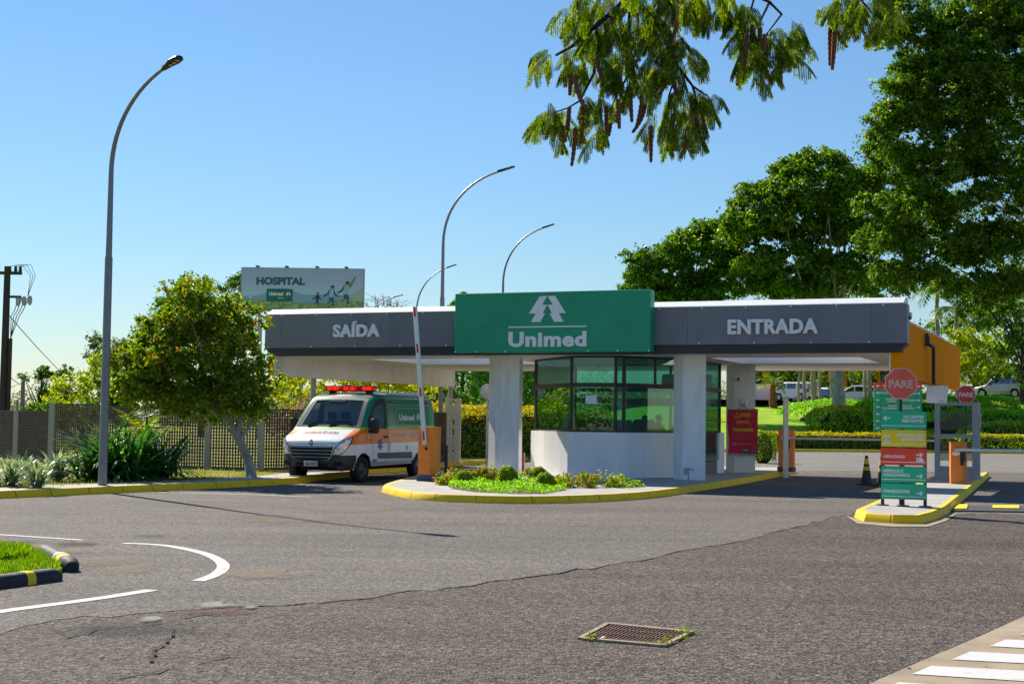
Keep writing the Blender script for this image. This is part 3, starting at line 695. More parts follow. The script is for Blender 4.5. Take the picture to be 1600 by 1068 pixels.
mb = MB(); holed(mb, .34, 17.6, .82, 12.2, 4.3, 4.42); mb.build("roof_slab", mat("roof_membrane", (.55, .54, .52), .8, .1), cano)
for h in HOLES:
    mb = MB(); a, b, c, d = h
    for x0, x1, y0, y1 in ((a - .06, a, c - .06, d + .06), (b, b + .06, c - .06, d + .06), (a, b, c - .06, c), (a, b, d, d + .06)): mb.box(x0, x1, y0, y1, 3.463, 4.297)
    mb.build("skylight_lining", CLAD, cano)
for s0, s1, w0, w1, nm, m in ((.12, .30, .03, 12.3, "side_wall", ORNG), (17.66, 17.88, .1, 14.2, "side_wall", ORNG), (.303, .337, .035, 12.29, "wall_lining", WHITE), (17.62, 17.657, .11, 12.29, "wall_lining", WHITE)):
    mb = MB(); mb.box(s0, s1, w0 + (.48 if nm == "side_wall" else .48), w1, 2.82, 4.22); mb.box(s0, s1, w0, w0 + .479, 2.82, 3.395); mb.build(nm, m, cano)
mb = MB(); mb.box(.34, 17.6, 12.0, 12.28, 3.40, 4.29); mb.build("rear_beam", WHITE, cano)
def pillar(s, w, fw, name="pillar"):
    mb = MB(); mb.prism([(s - .33, w + .28), (s, w), (s + fw, w), (s + fw - .25, w + .85), (s - .33, w + .85)], .14, 3.41); return mb.build(name, CLAD, cano)
pillar(6.86, 1.0, .70); pillar(12.2, 1.0, .62); pillar(11.93, 7.6, .64)
mb = MB(); mb.tube([(.23, 12.15, 0), (.23, 12.15, 2.83)], .085, 12); mb.build("post", PMETAL, cano, 40)
mb = MB(); mb.tube([(.23, 2.4, 0), (.23, 2.4, 2.83)], .085, 12); mb.build("post", PMETAL, cano, 40)
# dome camera on the right corner, small bullet camera on the rear pillar
dc = empty("dome_camera", B(17.98, .5, 4.225), -TH, "small white dome camera on the roof corner above the orange wall", "camera")
mb = MB(); mb.box(-.2, .12, -.05, .1, 0, .03); mb.box(.0, .13, -.02, .06, .03, .17, .02); mb.build("housing", CLAD, dc)
mb = MB(); mb.ball((.065, -.04, .03), .055); mb.build("dome", BLACK, dc, 60)
# ------------------------------------------------------------------ big green sign
sg = empty("logo_sign", B(6.207, -.35, 3.43), -TH, "big green box sign with white logo and wordmark over the middle of the canopy", "sign")
SW, SHH = 5.513, 1.60
mb = MB(); mb.box(0, SW, 0, .345, 0, SHH, .012); mb.build("sign_box", GREEN, sg)
mb = MB(); mb.box(.02, SW - .02, -.0015, .01, .672, .676); mb.box(2.75, 2.753, -.0012, .01, .02, SHH - .02); mb.build("panel_joint", mat("sign_joint", (.003, .12, .07), .4), sg)
half = [(650, 114), (704.5, 114), (667, 172), (704.5, 172.5), (672, 231), (690, 231), (655, 289), (587, 289), (622, 231), (573, 231)]
k = .68 / 175
pl = [((x - 706) * k, (289 - y) * k) for x, y in half]; pr = [(-x, y) for x, y in pl][::-1]
mb = MB()
for q in (pl[::-1], pr[::-1]): mb.prism(q, 0, .03)
cx_ = 2.69
mb.v = [(cx_ + a, -c, .80 + b) for a, b, c in mb.v]; mb.build("emblem", LETW, sg)
mb = MB(); mb.box(cx_ - 1.1, cx_ + 1.1, -.03, -.001, .655, .69); mb.build("rule_line", LETW, sg)
text("lettering", "Unimed", LETW, sg, (cx_, 0, .17), (1, 0, 0), (0, 0, 1), 2.2, .40, .042, .03, spacing=1.07)
for s in (.03, .66, 1.5, 3.83, 4.64, 5.48):
    mb = MB(); mb.lathe([(.022, 0), (.022, -.012), (.01, -.018)], 8, (s, 0, .03), 'y'); mb.build("bolt", LETW, sg)
text("lettering", "SAÍDA", LETW, cano, (3.03, -.0, 3.93), (1, 0, 0), (0, 0, 1), 1.48, .355, .042, .09, spacing=1.06)
text("lettering", "ENTRADA", LETW, cano, (14.80, -.0, 3.89), (1, 0, 0), (0, 0, 1), 2.27, .375, .042, .09, spacing=1.06)

# ------------------------------------------------------------------ guard booth
GL = glassmat("green_glass", (.50, .76, .70), .05, .7)
bo = empty("guard_booth", B(9.75, 3.5, .15), -TH, "faceted guard booth with green glass over a low white wall, under the logo sign", "booth")
bx, by = 9.75, 3.5
RING = [(7.17, 3.2), (9.13, .9), (10.38, .9), (11.75, 2.9), (11.75, 6.5), (7.17, 6.5)]; RING = [(a - bx, b - by) for a, b in RING]
def offs(poly, d):
    n = len(poly); o = []
    for i in range(n):
        a, b, c = Vector(poly[i - 1]), Vector(poly[i]), Vector(poly[(i + 1) % n]); n1 = (b - a).normalized(); n2 = (c - b).normalized()
        n1 = Vector((n1.y, -n1.x)); n2 = Vector((n2.y, -n2.x)); m_ = (n1 + n2).normalized(); o.append(tuple(b + m_ * d / max(.3, m_.dot(n1))))
    return o
OUT, INR = offs(RING, .12), offs(RING, -.05)
mb = MB(); n_ = 6
for i in range(n_):
    if i == 3: continue      # the door side is built below
    j = (i + 1) % n_; mb.prism([OUT[i], OUT[j], INR[j], INR[i]], -.01, 1.2)
mb.build("low_wall", CLAD, bo)
mb = MB(); mb.prism(offs(RING, -.06), 0, .36); mb.build("floor", mat("booth_floor", (.18, .17, .16), .6), bo)
mb = MB()
FR = mat("bronze_frame", (.035, .028, .03), .4, .1)
Z0, ZT, Z1 = 1.2, 2.46, 3.245
for i in range(6):
    a = RING[i]; mb.box(a[0] - .035, a[0] + .035, a[1] - .035, a[1] + .035, 1.201, Z1)
def rail(i, z0, z1, d=.03):
    a, b = Vector(RING[i]), Vector(RING[(i + 1) % 6]); t = (b - a).normalized(); nn = Vector((t.y, -t.x)); a = a + t * .037; b = b - t * .037
    mb.prism([tuple(a + nn * d), tuple(b + nn * d), tuple(b - nn * d), tuple(a - nn * d)], z0, z1)
for i in range(6):
    rail(i, 1.201, 1.25); rail(i, ZT - .06, ZT + .06, .033); rail(i, Z1 - .05, Z1 - .001)
def mull(i, t, z0, z1, w=.03):
    a, b = Vector(RING[i]), Vector(RING[(i + 1) % 6]); c = a.lerp(b, t); mb.box(c.x - w, c.x + w, c.y - w, c.y + w, z0, z1)
mull(2, .12, 1.25, Z1 - .05, .035); mull(2, .55, ZT + .06, Z1 - .05); mull(4, .33, 1.25, Z1 - .05); mull(4, .66, 1.25, Z1 - .05); mull(3, .45, .37, Z1 - .05)
mb.build("window_frame", FR, bo)
for i in range(6):
    a, b = Vector(RING[i]), Vector(RING[(i + 1) % 6]); t = (b - a).normalized(); nn = Vector((t.y, -t.x)) * .004; a = a + t * .036; b = b - t * .036
    for z0, z1 in ((1.25 if i != 3 else .4, ZT - .06), (ZT + .06, Z1 - .05)):
        mb = MB(); mb.prism([tuple(a + nn), tuple(b + nn), tuple(b - nn), tuple(a - nn)], z0, z1); mb.build("window_pane", GL, bo)
# white counter wall beside the door
mb = MB(); mb.box(OUT[3][0] - .17, OUT[3][0], OUT[3][1] + .01, OUT[3][1] + 1.15, 0, 1.2); mb.build("counter_wall", CLAD, bo)
# inside: desk, chairs, air conditioner, people
def booth(s, w, z=.51): return B(s, w, z)
WOOD = mat("desk_laminate", (.34, .30, .26), .5, .1)
dk = empty("desk", booth(9.75, 1.75), -TH, "long office desk behind the front windows of the guard booth", "desk")
mb = MB(); mb.box(-.8, .8, -.3, .4, .72, .76, .005); mb.build("desk_top", WOOD, dk)
for x in (-.75, .7): mb = MB(); mb.box(x, x + .05, -.25, .35, 0, .72); mb.build("leg", BLACK, dk)
def office_chair(loc, rz, label):
    o = empty("office_chair", loc, rz, label, "chair", "office chairs in the guard booth")
    BF = mat("black_fabric", (.02, .02, .024), .9)
    mb = MB(); mb.box(-.24, .24, -.24, .24, .44, .53, .03); mb.build("seat", BF, o)
    mb = MB(); prof = [(-.24, .62), (.24, .62), (.25, .95), (.2, 1.13), (.1, 1.2), (-.1, 1.2), (-.2, 1.13), (-.25, .95)]; mb.prism(prof, -.04, .04); mb.v = [(a, .26 + c, b) for a, b, c in mb.v]; mb.build("backrest", BF, o)
    mb = MB(); mb.tube([(0, 0, .05), (0, 0, .44)], .03); mb.tube([(0, .24, .5), (0, .3, .55), (0, .31, .8)], .02)
    for k in range(5): g = k * 1.2566; mb.tube([(0, 0, .08), (.28 * math.cos(g), .28 * math.sin(g), .03)], [.025, .02])
    mb.build("base", BLACK, o)
office_chair(booth(9.62, 2.35), math.pi - TH, "empty black office chair with rounded back at the booth window")
office_chair(booth(11.0, 2.75), .9, "office chair holding the seated guard who reads a paper")
office_chair(booth(10.5, 3.1), 2.4, "office chair under the guard with the low head behind the mullion")
ac = empty("air_conditioner", B(10.85, 6.2, 2.75), -TH, "long white air conditioner high on the rear wall inside the booth", "air conditioner")
mb = MB(); mb.box(-.75, .75, -.22, .05, 0, .32, .04); mb.build("body", CLAD, ac); mb = MB(); mb.box(-.65, .65, -.225, -.2, .02, .05); mb.build("louvre", BLACK, ac)
mb = MB(); mb.box(-.16, .16, -.002, .002, -.11, .11); o = mb.build("paper_notice", LETW); q = Vector((RING[1][0] * .45 + RING[2][0] * .55 + bx, RING[1][1] + by)); o.location = B(q.x - .12, q.y - .012, 2.22); o.rotation_euler = (0, 0, -TH)
tag(o, "white sheet of paper stuck inside the middle booth window", "notice")
mn = empty("monitor", booth(10.3, 1.75, .51 + .76), -TH + math.pi, "black computer monitor on the booth desk", "monitor")
mb = MB(); mb.box(-.26, .26, -.02, .02, .1, .42, .01); mb.build("screen", BLACK, mn); mb = MB(); mb.box(-.1, .1, -.08, .08, 0, .015); mb.box(-.02, .02, -.0, .03, .015, .15); mb.build("stand", BLACK, mn)

# ------------------------------------------------------------------ people: one continuous remeshed body each
SKIN = mat("skin", (.33, .17, .11), .55, .06); HAIR = mat("dark_hair", (.015, .011, .009), .6)
def person(label, loc, rz, segs, shirt, pants, hair=True, group=None, vox=.0085, yaw=0):
    """segs: list of (points, radii, part) tapered limbs; fused by voxel remesh into one surface"""
    o = empty("person", loc, rz, label, "person", group)
    mb = MB(); parts = []
    for pts, rad, part in segs:
        mb.tube(pts, rad, 12)
        for p, r in zip(pts, rad): mb.ball(p, r, 12, 8)
        parts.append((np.array(pts, float), np.array(rad, float), part))
    hd = Vector(next(p for p in segs if p[2] == 'head')[0][-1])
    c, s = math.cos(yaw), math.sin(yaw)
    def hp(x, y, z): return (hd.x + x * c - y * s, hd.y + x * s + y * c, hd.z + z)       # face looks along -y
    mb.ball(hp(0, 0, .03), .092, 16, 12, (.84, 1.02, 1.1)); mb.ball(hp(0, -.03, -.045), .062, 14, 10, (.9, .95, 1.0))
    mb.ball(hp(0, -.098, -.01), .016, 8, 6, (.8, 1.1, 1.4)); mb.ball(hp(0, -.09, .03), .02, 8, 6, (2.2, .6, .6))
    mb.ball(hp(0, -.085, -.055), .014, 8, 6, (1.7, .8, .6)); mb.ball(hp(.08, .01, 0), .022, 8, 6, (.45, .8, 1.3)); mb.ball(hp(-.08, .01, 0), .022, 8, 6, (.45, .8, 1.3))
    b = mb.build("tmp", SKIN); md = b.modifiers.new("r", 'REMESH'); md.mode = 'VOXEL'; md.voxel_size = vox
    sm = b.modifiers.new("s", 'SMOOTH'); sm.iterations = 3; sm.factor = .5
    me = evalmesh(b); bpy.data.objects.remove(b)
    me.materials.clear()
    for m in (SKIN, shirt, pants, mat("shoe_leather", (.02, .018, .017), .5)): me.materials.append(m)
    k = len(me.polygons); ce = np.empty(k * 3); me.polygons.foreach_get("center", ce); ce = ce.reshape(-1, 3)
    best = np.full(k, 1e9); idx = np.zeros(k, int); code = {'skin': 0, 'head': 0, 'shirt': 1, 'pants': 2, 'shoe': 3}
    for pts, rad, part in parts:
        for i in range(len(pts) - 1):
            a, bb = pts[i], pts[i + 1]; d = bb - a; t = np.clip(((ce - a) @ d) / max(d @ d, 1e-9), 0, 1); q = a + t[:, None] * d
            ds = np.linalg.norm(ce - q, axis=1) - (rad[i] + (rad[i + 1] - rad[i]) * t); m_ = ds < best; best[m_] = ds[m_]; idx[m_] = code[part]
    me.polygons.foreach_set("material_index", idx.astype(np.int32)); me.polygons.foreach_set("use_smooth", [True] * k); me.update()
    me.name = "body"; link("body", me, o)
    if hair:
        mb = MB(); nu, nv = 18, 8; vs = []
        for i in range(nv + 1):
            th = math.radians(100) * i / nv
            for j in range(nu):
                g = 2 * math.pi * j / nu; f = 1.0 if math.sin(g) > -.5 else .62
                t = th * f; vs.append(hp(.083 * math.sin(t) * math.cos(g), .103 * math.sin(t) * math.sin(g) + .006, .037 + .108 * math.cos(t)))
        mb.add(vs, [(i * nu + j, (i + 1) * nu + j, (i + 1) * nu + (j + 1) % nu, i * nu + (j + 1) % nu) for i in range(nv) for j in range(nu)]); mb.build("hair", HAIR, o, 60)
    for sx in (-1, 1):
        mb = MB(); mb.ball(hp(sx * .032, -.082, .012), .011, 8, 6); mb.build("eye", mat("eye", (.05, .04, .035), .2), o, 60)
    return o
def hand(wr, fw, side, curl=.5):
    """palm, four unequal bent fingers and a thumb; wr wrist, fw direction of the fingers, side towards the thumb"""
    wr, fw, side = Vector(wr), Vector(fw).normalized(), Vector(side).normalized(); dn = fw.cross(side).normalized(); S = []
    S.append(([wr, wr + fw * .05, wr + fw * .085], [.026, .033, .03], 'skin'))
    for i, (o, l) in enumerate(((.027, .072), (.009, .08), (-.009, .075), (-.026, .058))):
        a = wr + fw * .085 + side * o; d1 = (fw - dn * curl * .6).normalized(); d2 = (fw - dn * curl * 1.8).normalized()
        S.append(([a, a + d1 * l * .5, a + d1 * l * .5 + d2 * l * .5], [.0105, .0095, .008], 'skin'))
    a = wr + fw * .03 + side * .028; S.append(([a, a + (fw * .5 + side).normalized() * .035, a + (fw * .5 + side).normalized() * .035 + (fw - dn * .4).normalized() * .03], [.012, .011, .0095], 'skin'))
    return S
def seated(elb_l, wr_l, elb_r, wr_r, long=False):
    sl = 'shirt' if long else 'skin'
    S = [([(0, .02, .56), (0, 0, .70), (0, -.01, .88), (0, 0, 1.0)], [.155, .145, .155, .12], 'shirt'), ([(-.15, 0, 1.0), (.15, 0, 1.0)], [.07, .07], 'shirt'), ([(0, 0, 1.0), (0, -.01, 1.1)], [.058, .052], 'skin'), ([(0, -.01, 1.1), (0, -.02, 1.2)], [.06, .075], 'head')]
    for sx, e, w in ((-1, elb_l, wr_l), (1, elb_r, wr_r)):
        sh = Vector((sx * .185, 0, 1.0)); e, w = Vector(e), Vector(w)
        S.append(([sh, sh.lerp(e, .55)], [.06, .055], 'shirt')); S.append(([sh.lerp(e, .55), e, w], [.048, .042, .028], sl))
        S += hand(w, (w - e), (-sx, 0, .3), .7)
        hip = Vector((sx * .1, 0, .54)); kn = Vector((sx * .13, -.45, .54)); an = Vector((sx * .13, -.42, .1))
        S.append(([hip, kn], [.095, .065], 'pants')); S.append(([kn, an], [.062, .042], 'pants')); S.append(([an, an + Vector((0, -.02, -.04)), an + Vector((0, -.17, -.06))], [.045, .045, .032], 'shoe'))
    return S
pa = person("guard in a light blue shirt sitting and reading a blue sheet inside the booth", booth(11.0, 2.75), .9, seated((-.25, -.12, .76), (-.1, -.36, .86), (.25, -.12, .76), (.1, -.36, .86)), mat("blue_shirt", (.06, .09, .14), .9), mat("navy_trousers", (.02, .022, .04), .9), yaw=-.2)
mb = MB(); mb.box(-.15, .15, -.003, .003, -.12, .12); o = mb.build("paper_sheet", mat("blue_paper", (.35, .6, .68), .6)); tag(o, "pale blue sheet of paper held by the seated guard", "paper"); o.location = booth(11.0, 2.75) + Vector((math.sin(.9) * .48, -math.cos(.9) * .48, .93)); o.rotation_euler = (-.5, 0, .9)
person("guard with dark hair sitting low beside the mullion inside the booth", booth(10.5, 3.1) + Vector((0, 0, -.02)), 0, seated((-.25, -.05, .76), (-.15, -.33, .76), (.25, -.05, .76), (.15, -.33, .76), True), mat("dark_shirt", (.02, .025, .035), .9), mat("navy_trousers", (.02, .022, .04), .9), yaw=.5)
# ================================================================== VEHICLES
RUB = mat("tyre_rubber", (.018, .018, .019), .85, .15, 9)
TRIM = mat("black_plastic", (.028, .029, .031), .6, .1)
CHROME = mat("chrome", (.75, .76, .78), .12, .02, metal=1)
RIMM = mat("wheel_steel", (.10, .10, .11), .4, .1, metal=.7)
CARGL = glassmat("car_glass", (.62, .80, .88), .05, .5)
DARKGL = glassmat("dark_car_glass", (.10, .13, .15), .10, .8)
LAMPW = glassmat("lamp_glass", (.9, .92, .95), .12, .8)
REDL = mat("red_lens", (.45, .012, .01), .15, .05)
class Loft:
    """car body: stations (x, half width, bottom z, shoulder height, roof z, corner radius, crown, tumblehome) joined into rings"""
    def __init__(s, X, hw, zb, zt, belt, rad, tum, nlow, nup, nrd, ntop, crown=.03):
        s.X = X; s.lv = []; s.rows = []
        for x in X:
            W_, b, t, r = hw(x), zb(x), zt(x), min(rad(x), (zt(x) - zb(x)) * .45, hw(x) * .6)
            zs = t - r; bl = min(belt, zs - .02); half = []
            def width(z):
                k = max(0, (z - belt)) ; low = max(0, (b + .18 - z)) 
                return W_ - tum * k * k * .35 - tum * k * .45 - low * .25
            for i in range(nlow): z = b + (bl - b) * i / nlow; half.append((width(z), z))
            for i in range(nup): z = bl + (zs - bl) * i / nup; half.append((width(z), z))
            ws = width(zs)
            for i in range(nrd + 1):
                a = math.pi / 2 * i / nrd; half.append((ws - r + r * math.cos(a), zs + r * math.sin(a)))
            wt = ws - r
            for i in range(1, ntop + 1):
                y = wt * (1 - i / ntop); half.append((y, t + crown * (1 - (y / max(wt, .01)) ** 2)))
            left = half; full = [(-y, z) for y, z in left] + [(y, z) for y, z in left[-2::-1]]     # -y side first (driver side), over the roof
            s.rows.append([(x, y, z) for y, z in full])
        s.nc = len(s.rows[0]); s.nlow, s.nup, s.nrd, s.ntop = nlow, nup, nrd, ntop
    def cells(s, test):
        out = {}
        for i in range(len(s.X) - 1):
            for j in range(s.nc - 1):
                q = (s.rows[i][j], s.rows[i][j + 1], s.rows[i + 1][j + 1], s.rows[i + 1][j])
                c = [sum(p[k] for p in q) / 4 for k in range(3)]
                out.setdefault(test(i, j, c), []).append(q)
        return out
def cellmesh(name, qs, m, parent, off=0.0, smooth=50, thick=0.0):
    me = bpy.data.meshes.new(name); d = {}; vs = []; fs = []
    for q in qs:
        f = []
        for p in q:
            k = (round(p[0], 5), round(p[1], 5), round(p[2], 5))
            if k not in d: d[k] = len(vs); vs.append(p)
            if d[k] not in f: f.append(d[k])
        if len(f) > 2: fs.append(tuple(f))
    me.from_pydata(vs, [], fs); me.materials.append(m); me.update()
    bm = bmesh.new(); bm.from_mesh(me); bmesh.ops.recalc_face_normals(bm, faces=bm.faces); bm.normal_update()
    if off:
        for v in bm.verts: v.co += v.normal * off
    bm.to_mesh(me); bm.free(); me.polygons.foreach_set("use_smooth", [True] * len(me.polygons)); me.set_sharp_from_angle(angle=math.radians(smooth)); me.update()
    return link(name, me, parent)
def lerpf(T):
    xs, ys = [a for a, b in T], [b for a, b in T]
    return lambda x: float(np.interp(x, xs, ys))
def wheel(parent, x, y, r, w, rim=RIMM, name="wheel"):
    sg = -1 if y < 0 else 1; mb = MB()
    mb.lathe([(r * .62, -w / 2), (r * .93, -w / 2), (r * .99, -w * .36), (r, -w * .2), (r, w * .2), (r * .99, w * .36), (r * .93, w / 2), (r * .62, w / 2)], 28, (x, y, r), 'y', False)
    t = mb.build(name, RUB, parent, 40)
    mb = MB(); o = sg * w / 2
    pr = [(r * .64, o * .98), (r * .60, o * .7), (r * .52, o * .55), (r * .3, o * .6), (r * .2, o * .85), (r * .12, o * .95), (.001, o * .95)]
    mb.lathe(pr if sg < 0 else pr[::-1], 24, (x, y, r), 'y', False); mb.build("rim", rim, t, 40)
    mb = MB()
    for k in range(8):
        g = k * math.pi / 4; mb.ball((x + r * .44 * math.cos(g), y + o * .62, r + r * .44 * math.sin(g)), r * .055, 8, 5, (1, .3, 1))
    mb.build("rim_holes", TRIM, t); return t
class Wrap:
    """lays flat artwork on a body: rays are cast onto it from the side, the front or above"""
    def __init__(s, objs):
        vs, fs = [], []
        for o in objs:
            b = len(vs); vs += [v.co.copy() for v in o.data.vertices]; fs += [tuple(i + b for i in p.vertices) for p in o.data.polygons]
        s.t = BVHTree.FromPolygons(vs, fs)
    def put(s, name, V, Fc, m, parent, side, eps=.004, cuts=0):
        bm = bmesh.new(); vv = [bm.verts.new((a, b, 0)) for a, b in V]
        for f in Fc:
            try: bm.faces.new([vv[i] for i in f])
            except ValueError: pass
        if cuts: 
            bmesh.ops.triangulate(bm, faces=bm.faces); bmesh.ops.subdivide_edges(bm, edges=bm.edges, cuts=cuts, use_grid_fill=True)
        for v in bm.verts:
            a, b = v.co.x, v.co.y
            o, d = {'drv': (Vector((a, -4, b)), Vector((0, 1, 0))), 'pas': (Vector((a, 4, b)), Vector((0, -1, 0))), 'front': (Vector((-4, a, b)), Vector((1, 0, 0))), 'top': (Vector((a, b, 6)), Vector((0, 0, -1))), 'rear': (Vector((9, a, b)), Vector((-1, 0, 0)))}[side]
            h, n, i, dist = s.t.ray_cast(o, d)
            if h is None: h, n, i, dist = s.t.find_nearest(o + d * 3.2)
            if n.dot(d) > 0: n = -n
            v.co = h + n * eps
        me = bpy.data.meshes.new(name); bm.to_mesh(me); bm.free(); me.materials.append(m); me.update(); return link(name, me, parent)
    def poly(s, name, pts, m, parent, side, eps=.004, cuts=2):
        tri = tessellate_polygon([[Vector((p[0], p[1], 0)) for p in pts]]); return s.put(name, pts, tri, m, parent, side, eps, cuts)
    def text(s, name, txt, m, parent, side, cx, cy, w, h, bold=.02, eps=.006, slant=0, flip=False, rot=False):
        v, f = text_arrays(txt, bold, 0, 'CENTER', res=2); x0, x1 = v[:, 0].min(), v[:, 0].max(); k = w / (x1 - x0); mx = (x0 + x1) / 2
        P_ = [(((p[0] - mx) * k) * (-1 if flip else 1), p[1] * h / .73) for p in v]
        if rot: P_ = [(cx + b, cy - a) for a, b in P_]
        else: P_ = [(cx + a, cy + b) for a, b in P_]
        return s.put(name, P_, f, m, parent, side, eps, 0)
    def line(s, name, pts, wd, m, parent, side, eps=.005, closed=False, step=.12):
        Q = [Vector(p) for p in pts] + ([Vector(pts[0])] if closed else []); fine = []
        for a, b in zip(Q[:-1], Q[1:]):
            k = max(1, int((b - a).length / step)); fine += [a.lerp(b, i / k) for i in range(k)]
        if not closed: fine.append(Q[-1])
        n = len(fine); V = []; 
        for i, p in enumerate(fine):
            a = fine[(i - 1) % n] if closed or i else p; b = fine[(i + 1) % n] if closed or i < n - 1 else p
            t = (b - a).normalized(); q = Vector((-t.y, t.x)) * wd / 2; V += [tuple(p - q), tuple(p + q)]
        Fc = [(2 * i, 2 * ((i + 1) % n), 2 * ((i + 1) % n) + 1, 2 * i + 1) for i in range(n if closed else n - 1)]
        return s.put(name, V, Fc, m, parent, side, eps, 0)

# ------------------------------------------------------------------ ambulance (local x runs from the nose to the tail, -y is the driver's side)
def N_lt(n, sock, v):
    q = N(n, "ShaderNodeMath", operation='LESS_THAN'); n.links.new(sock, q.inputs[0]); q.inputs[1].default_value = v; return q.outputs[0]
def ambpaint():
    m, n, o = newmat("ambulance_paint"); p = N(n, "ShaderNodeBsdfPrincipled"); n.links.new(p.outputs[0], o.inputs[0])
    p.inputs["Roughness"].default_value = .28; p.inputs["Coat Weight"].default_value = .2; p.inputs["Coat Roughness"].default_value = .08
    tc = N(n, "ShaderNodeTexCoord"); sx = N(n, "ShaderNodeSeparateXYZ"); n.links.new(tc.outputs["Object"], sx.inputs[0])
    def gt(sock, v):
        q = N(n, "ShaderNodeMath", operation='GREATER_THAN'); n.links.new(sock, q.inputs[0]); q.inputs[1].default_value = v; return q.outputs[0]
    def mul(a, b):
        q = N(n, "ShaderNodeMath", operation='MULTIPLY'); n.links.new(a, q.inputs[0]); n.links.new(b, q.inputs[1]); return q.outputs[0]
    ay = N(n, "ShaderNodeMath", operation='ABSOLUTE'); n.links.new(sx.outputs[1], ay.inputs[0])
    # the orange band climbs from the headlamp: its lower edge is a little lower towards the nose
    ed = N(n, "ShaderNodeMath", operation='MULTIPLY_ADD'); n.links.new(sx.outputs[0], ed.inputs[0]); ed.inputs[1].default_value = -.012; n.links.new(sx.outputs[2], ed.inputs[2])
    def mix(fac, a, b):
        q = N(n, "ShaderNodeMix", data_type='RGBA'); n.links.new(fac, q.inputs[0])
        if isinstance(a, tuple): q.inputs[6].default_value = a + (1,)
        else: n.links.new(a, q.inputs[6])
        q.inputs[7].default_value = b + (1,); return q.outputs[2]
    c = mix(mul(gt(ed.outputs[0], .965), gt(ay.outputs[0], .80)), (.84, .85, .86), (.95, .21, .005))
    c = mix(gt(ed.outputs[0], 1.335), c, (.25, .55, .02))
    c = mix(gt(ed.outputs[0], 1.40), c, (.003, .21, .105))
    rf = gt(sx.outputs[2], 2.275); c = mix(mul(rf, gt(sx.outputs[0], 1.9)), c, (.7, .71, .72))
    dk = mul(N_lt(n, sx.outputs[2], .70), N_lt(n, sx.outputs[0], .50)); c = mix(dk, c, (.028, .030, .034))
    rr = N(n, "ShaderNodeMapRange"); n.links.new(dk, rr.inputs[0]); rr.inputs["To Min"].default_value = .28; rr.inputs["To Max"].default_value = .55; n.links.new(rr.outputs[0], p.inputs["Roughness"])
    n.links.new(c, p.inputs["Base Color"]); return m
AMB = ambpaint()
am = empty("ambulance", (0, 0, 0), 0, "green, orange and white ambulance van with red roof light bar leaving under the canopy", "ambulance")
hw = lerpf([(0, .70), (.04, .80), (.1, .87), (.2, .935), (.32, .975), (.45, 1.0), (.62, 1.02), (.9, 1.033), (4.6, 1.033), (4.95, 1.02), (5.02, 1.0), (5.05, .97)])
zb = lerpf([(0, .40), (.06, .34), (.3, .31), (.7, .34), (1.3, .40), (5.05, .44)])
zt = lerpf([(0, .98), (.04, 1.03), (.12, 1.09), (.3, 1.17), (.55, 1.26), (.74, 1.34), (.80, 1.385), (.9, 1.50), (1.1, 1.735), (1.3, 1.96), (1.42, 2.085), (1.52, 2.165), (1.65, 2.225), (1.85, 2.27), (2.2, 2.29), (4.7, 2.29), (4.95, 2.25), (5.05, 2.16)])
rad = lerpf([(0, .1), (.3, .10), (.8, .09), (1.3, .15), (1.7, .17), (5.05, .17)])
XS = sorted(set([0, .02, .04, .07, .1, .15, .2, .26, .32, .38, .45, .52, .6, .68, .74, .80, .84, .88] + [round(.94 + .06 * i, 3) for i in range(67)] + [4.98, 5.02, 5.05]))
LF = Loft(XS, hw, zb, zt, 1.37, rad, .16, 18, 9, 5, 7)
nl, nu, nr, ntp = 18, 9, 5, 7; NC = LF.nc
AX1, AX2, WR = .86, 4.04, .335
def vt(i, j, c):
    x, y, z = c; jj = j if j < (NC - 1) / 2 else NC - 2 - j; drv = y < 0
    for ax in (AX1, AX2):
        if abs(y) > .7 and (x - ax) ** 2 + (z - WR) ** 2 < .42 ** 2: return None
    if .79 < x < 1.46 and jj >= nl + nu + nr:
        return 'glass' if .84 < x < 1.41 and jj > nl + nu + nr else 'seal'
    up0, up1 = nl, nl + nu - 1
    if up0 <= jj <= up1 + 1 and 1.0 < x < 2.1:
        if jj < up1 and 1.16 < x < 2.04 and jj >= up0 + (1 if x < 1.3 else 0): return ('wdrv' if drv else 'wpas')
        if 1.06 < x < 2.1: return 'sdrv' if drv else 'spas'
    if jj < 8 and x < .47: return 'bump' + ('d' if drv else 'p')
    if jj < nl and z < .52 and x > 1.2: return 'sill'
    return 'body'
cl = LF.cells(vt)
body = cellmesh("body", cl['body'], AMB, am)
solid = [body, cellmesh("bumper_corner", cl['bumpd'], AMB, am, .0), cellmesh("bumper_corner", cl['bumpp'], AMB, am, .0)]
cellmesh("windscreen", cl['glass'], CARGL, am, .002); sealo = cellmesh("windscreen_seal", cl['seal'], TRIM, am, .004)
for k, nm in (('wdrv', 'side_window'), ('wpas', 'side_window')): solid.append(cellmesh(nm, cl[k], CARGL, am, .0))
for k in ('sdrv', 'spas'): cellmesh("window_seal", cl[k], TRIM, am, .004)
cellmesh("sill", cl['sill'], mat("dirty_white_paint", (.5, .5, .5), .5, .15, 4, dirt=.4), am)
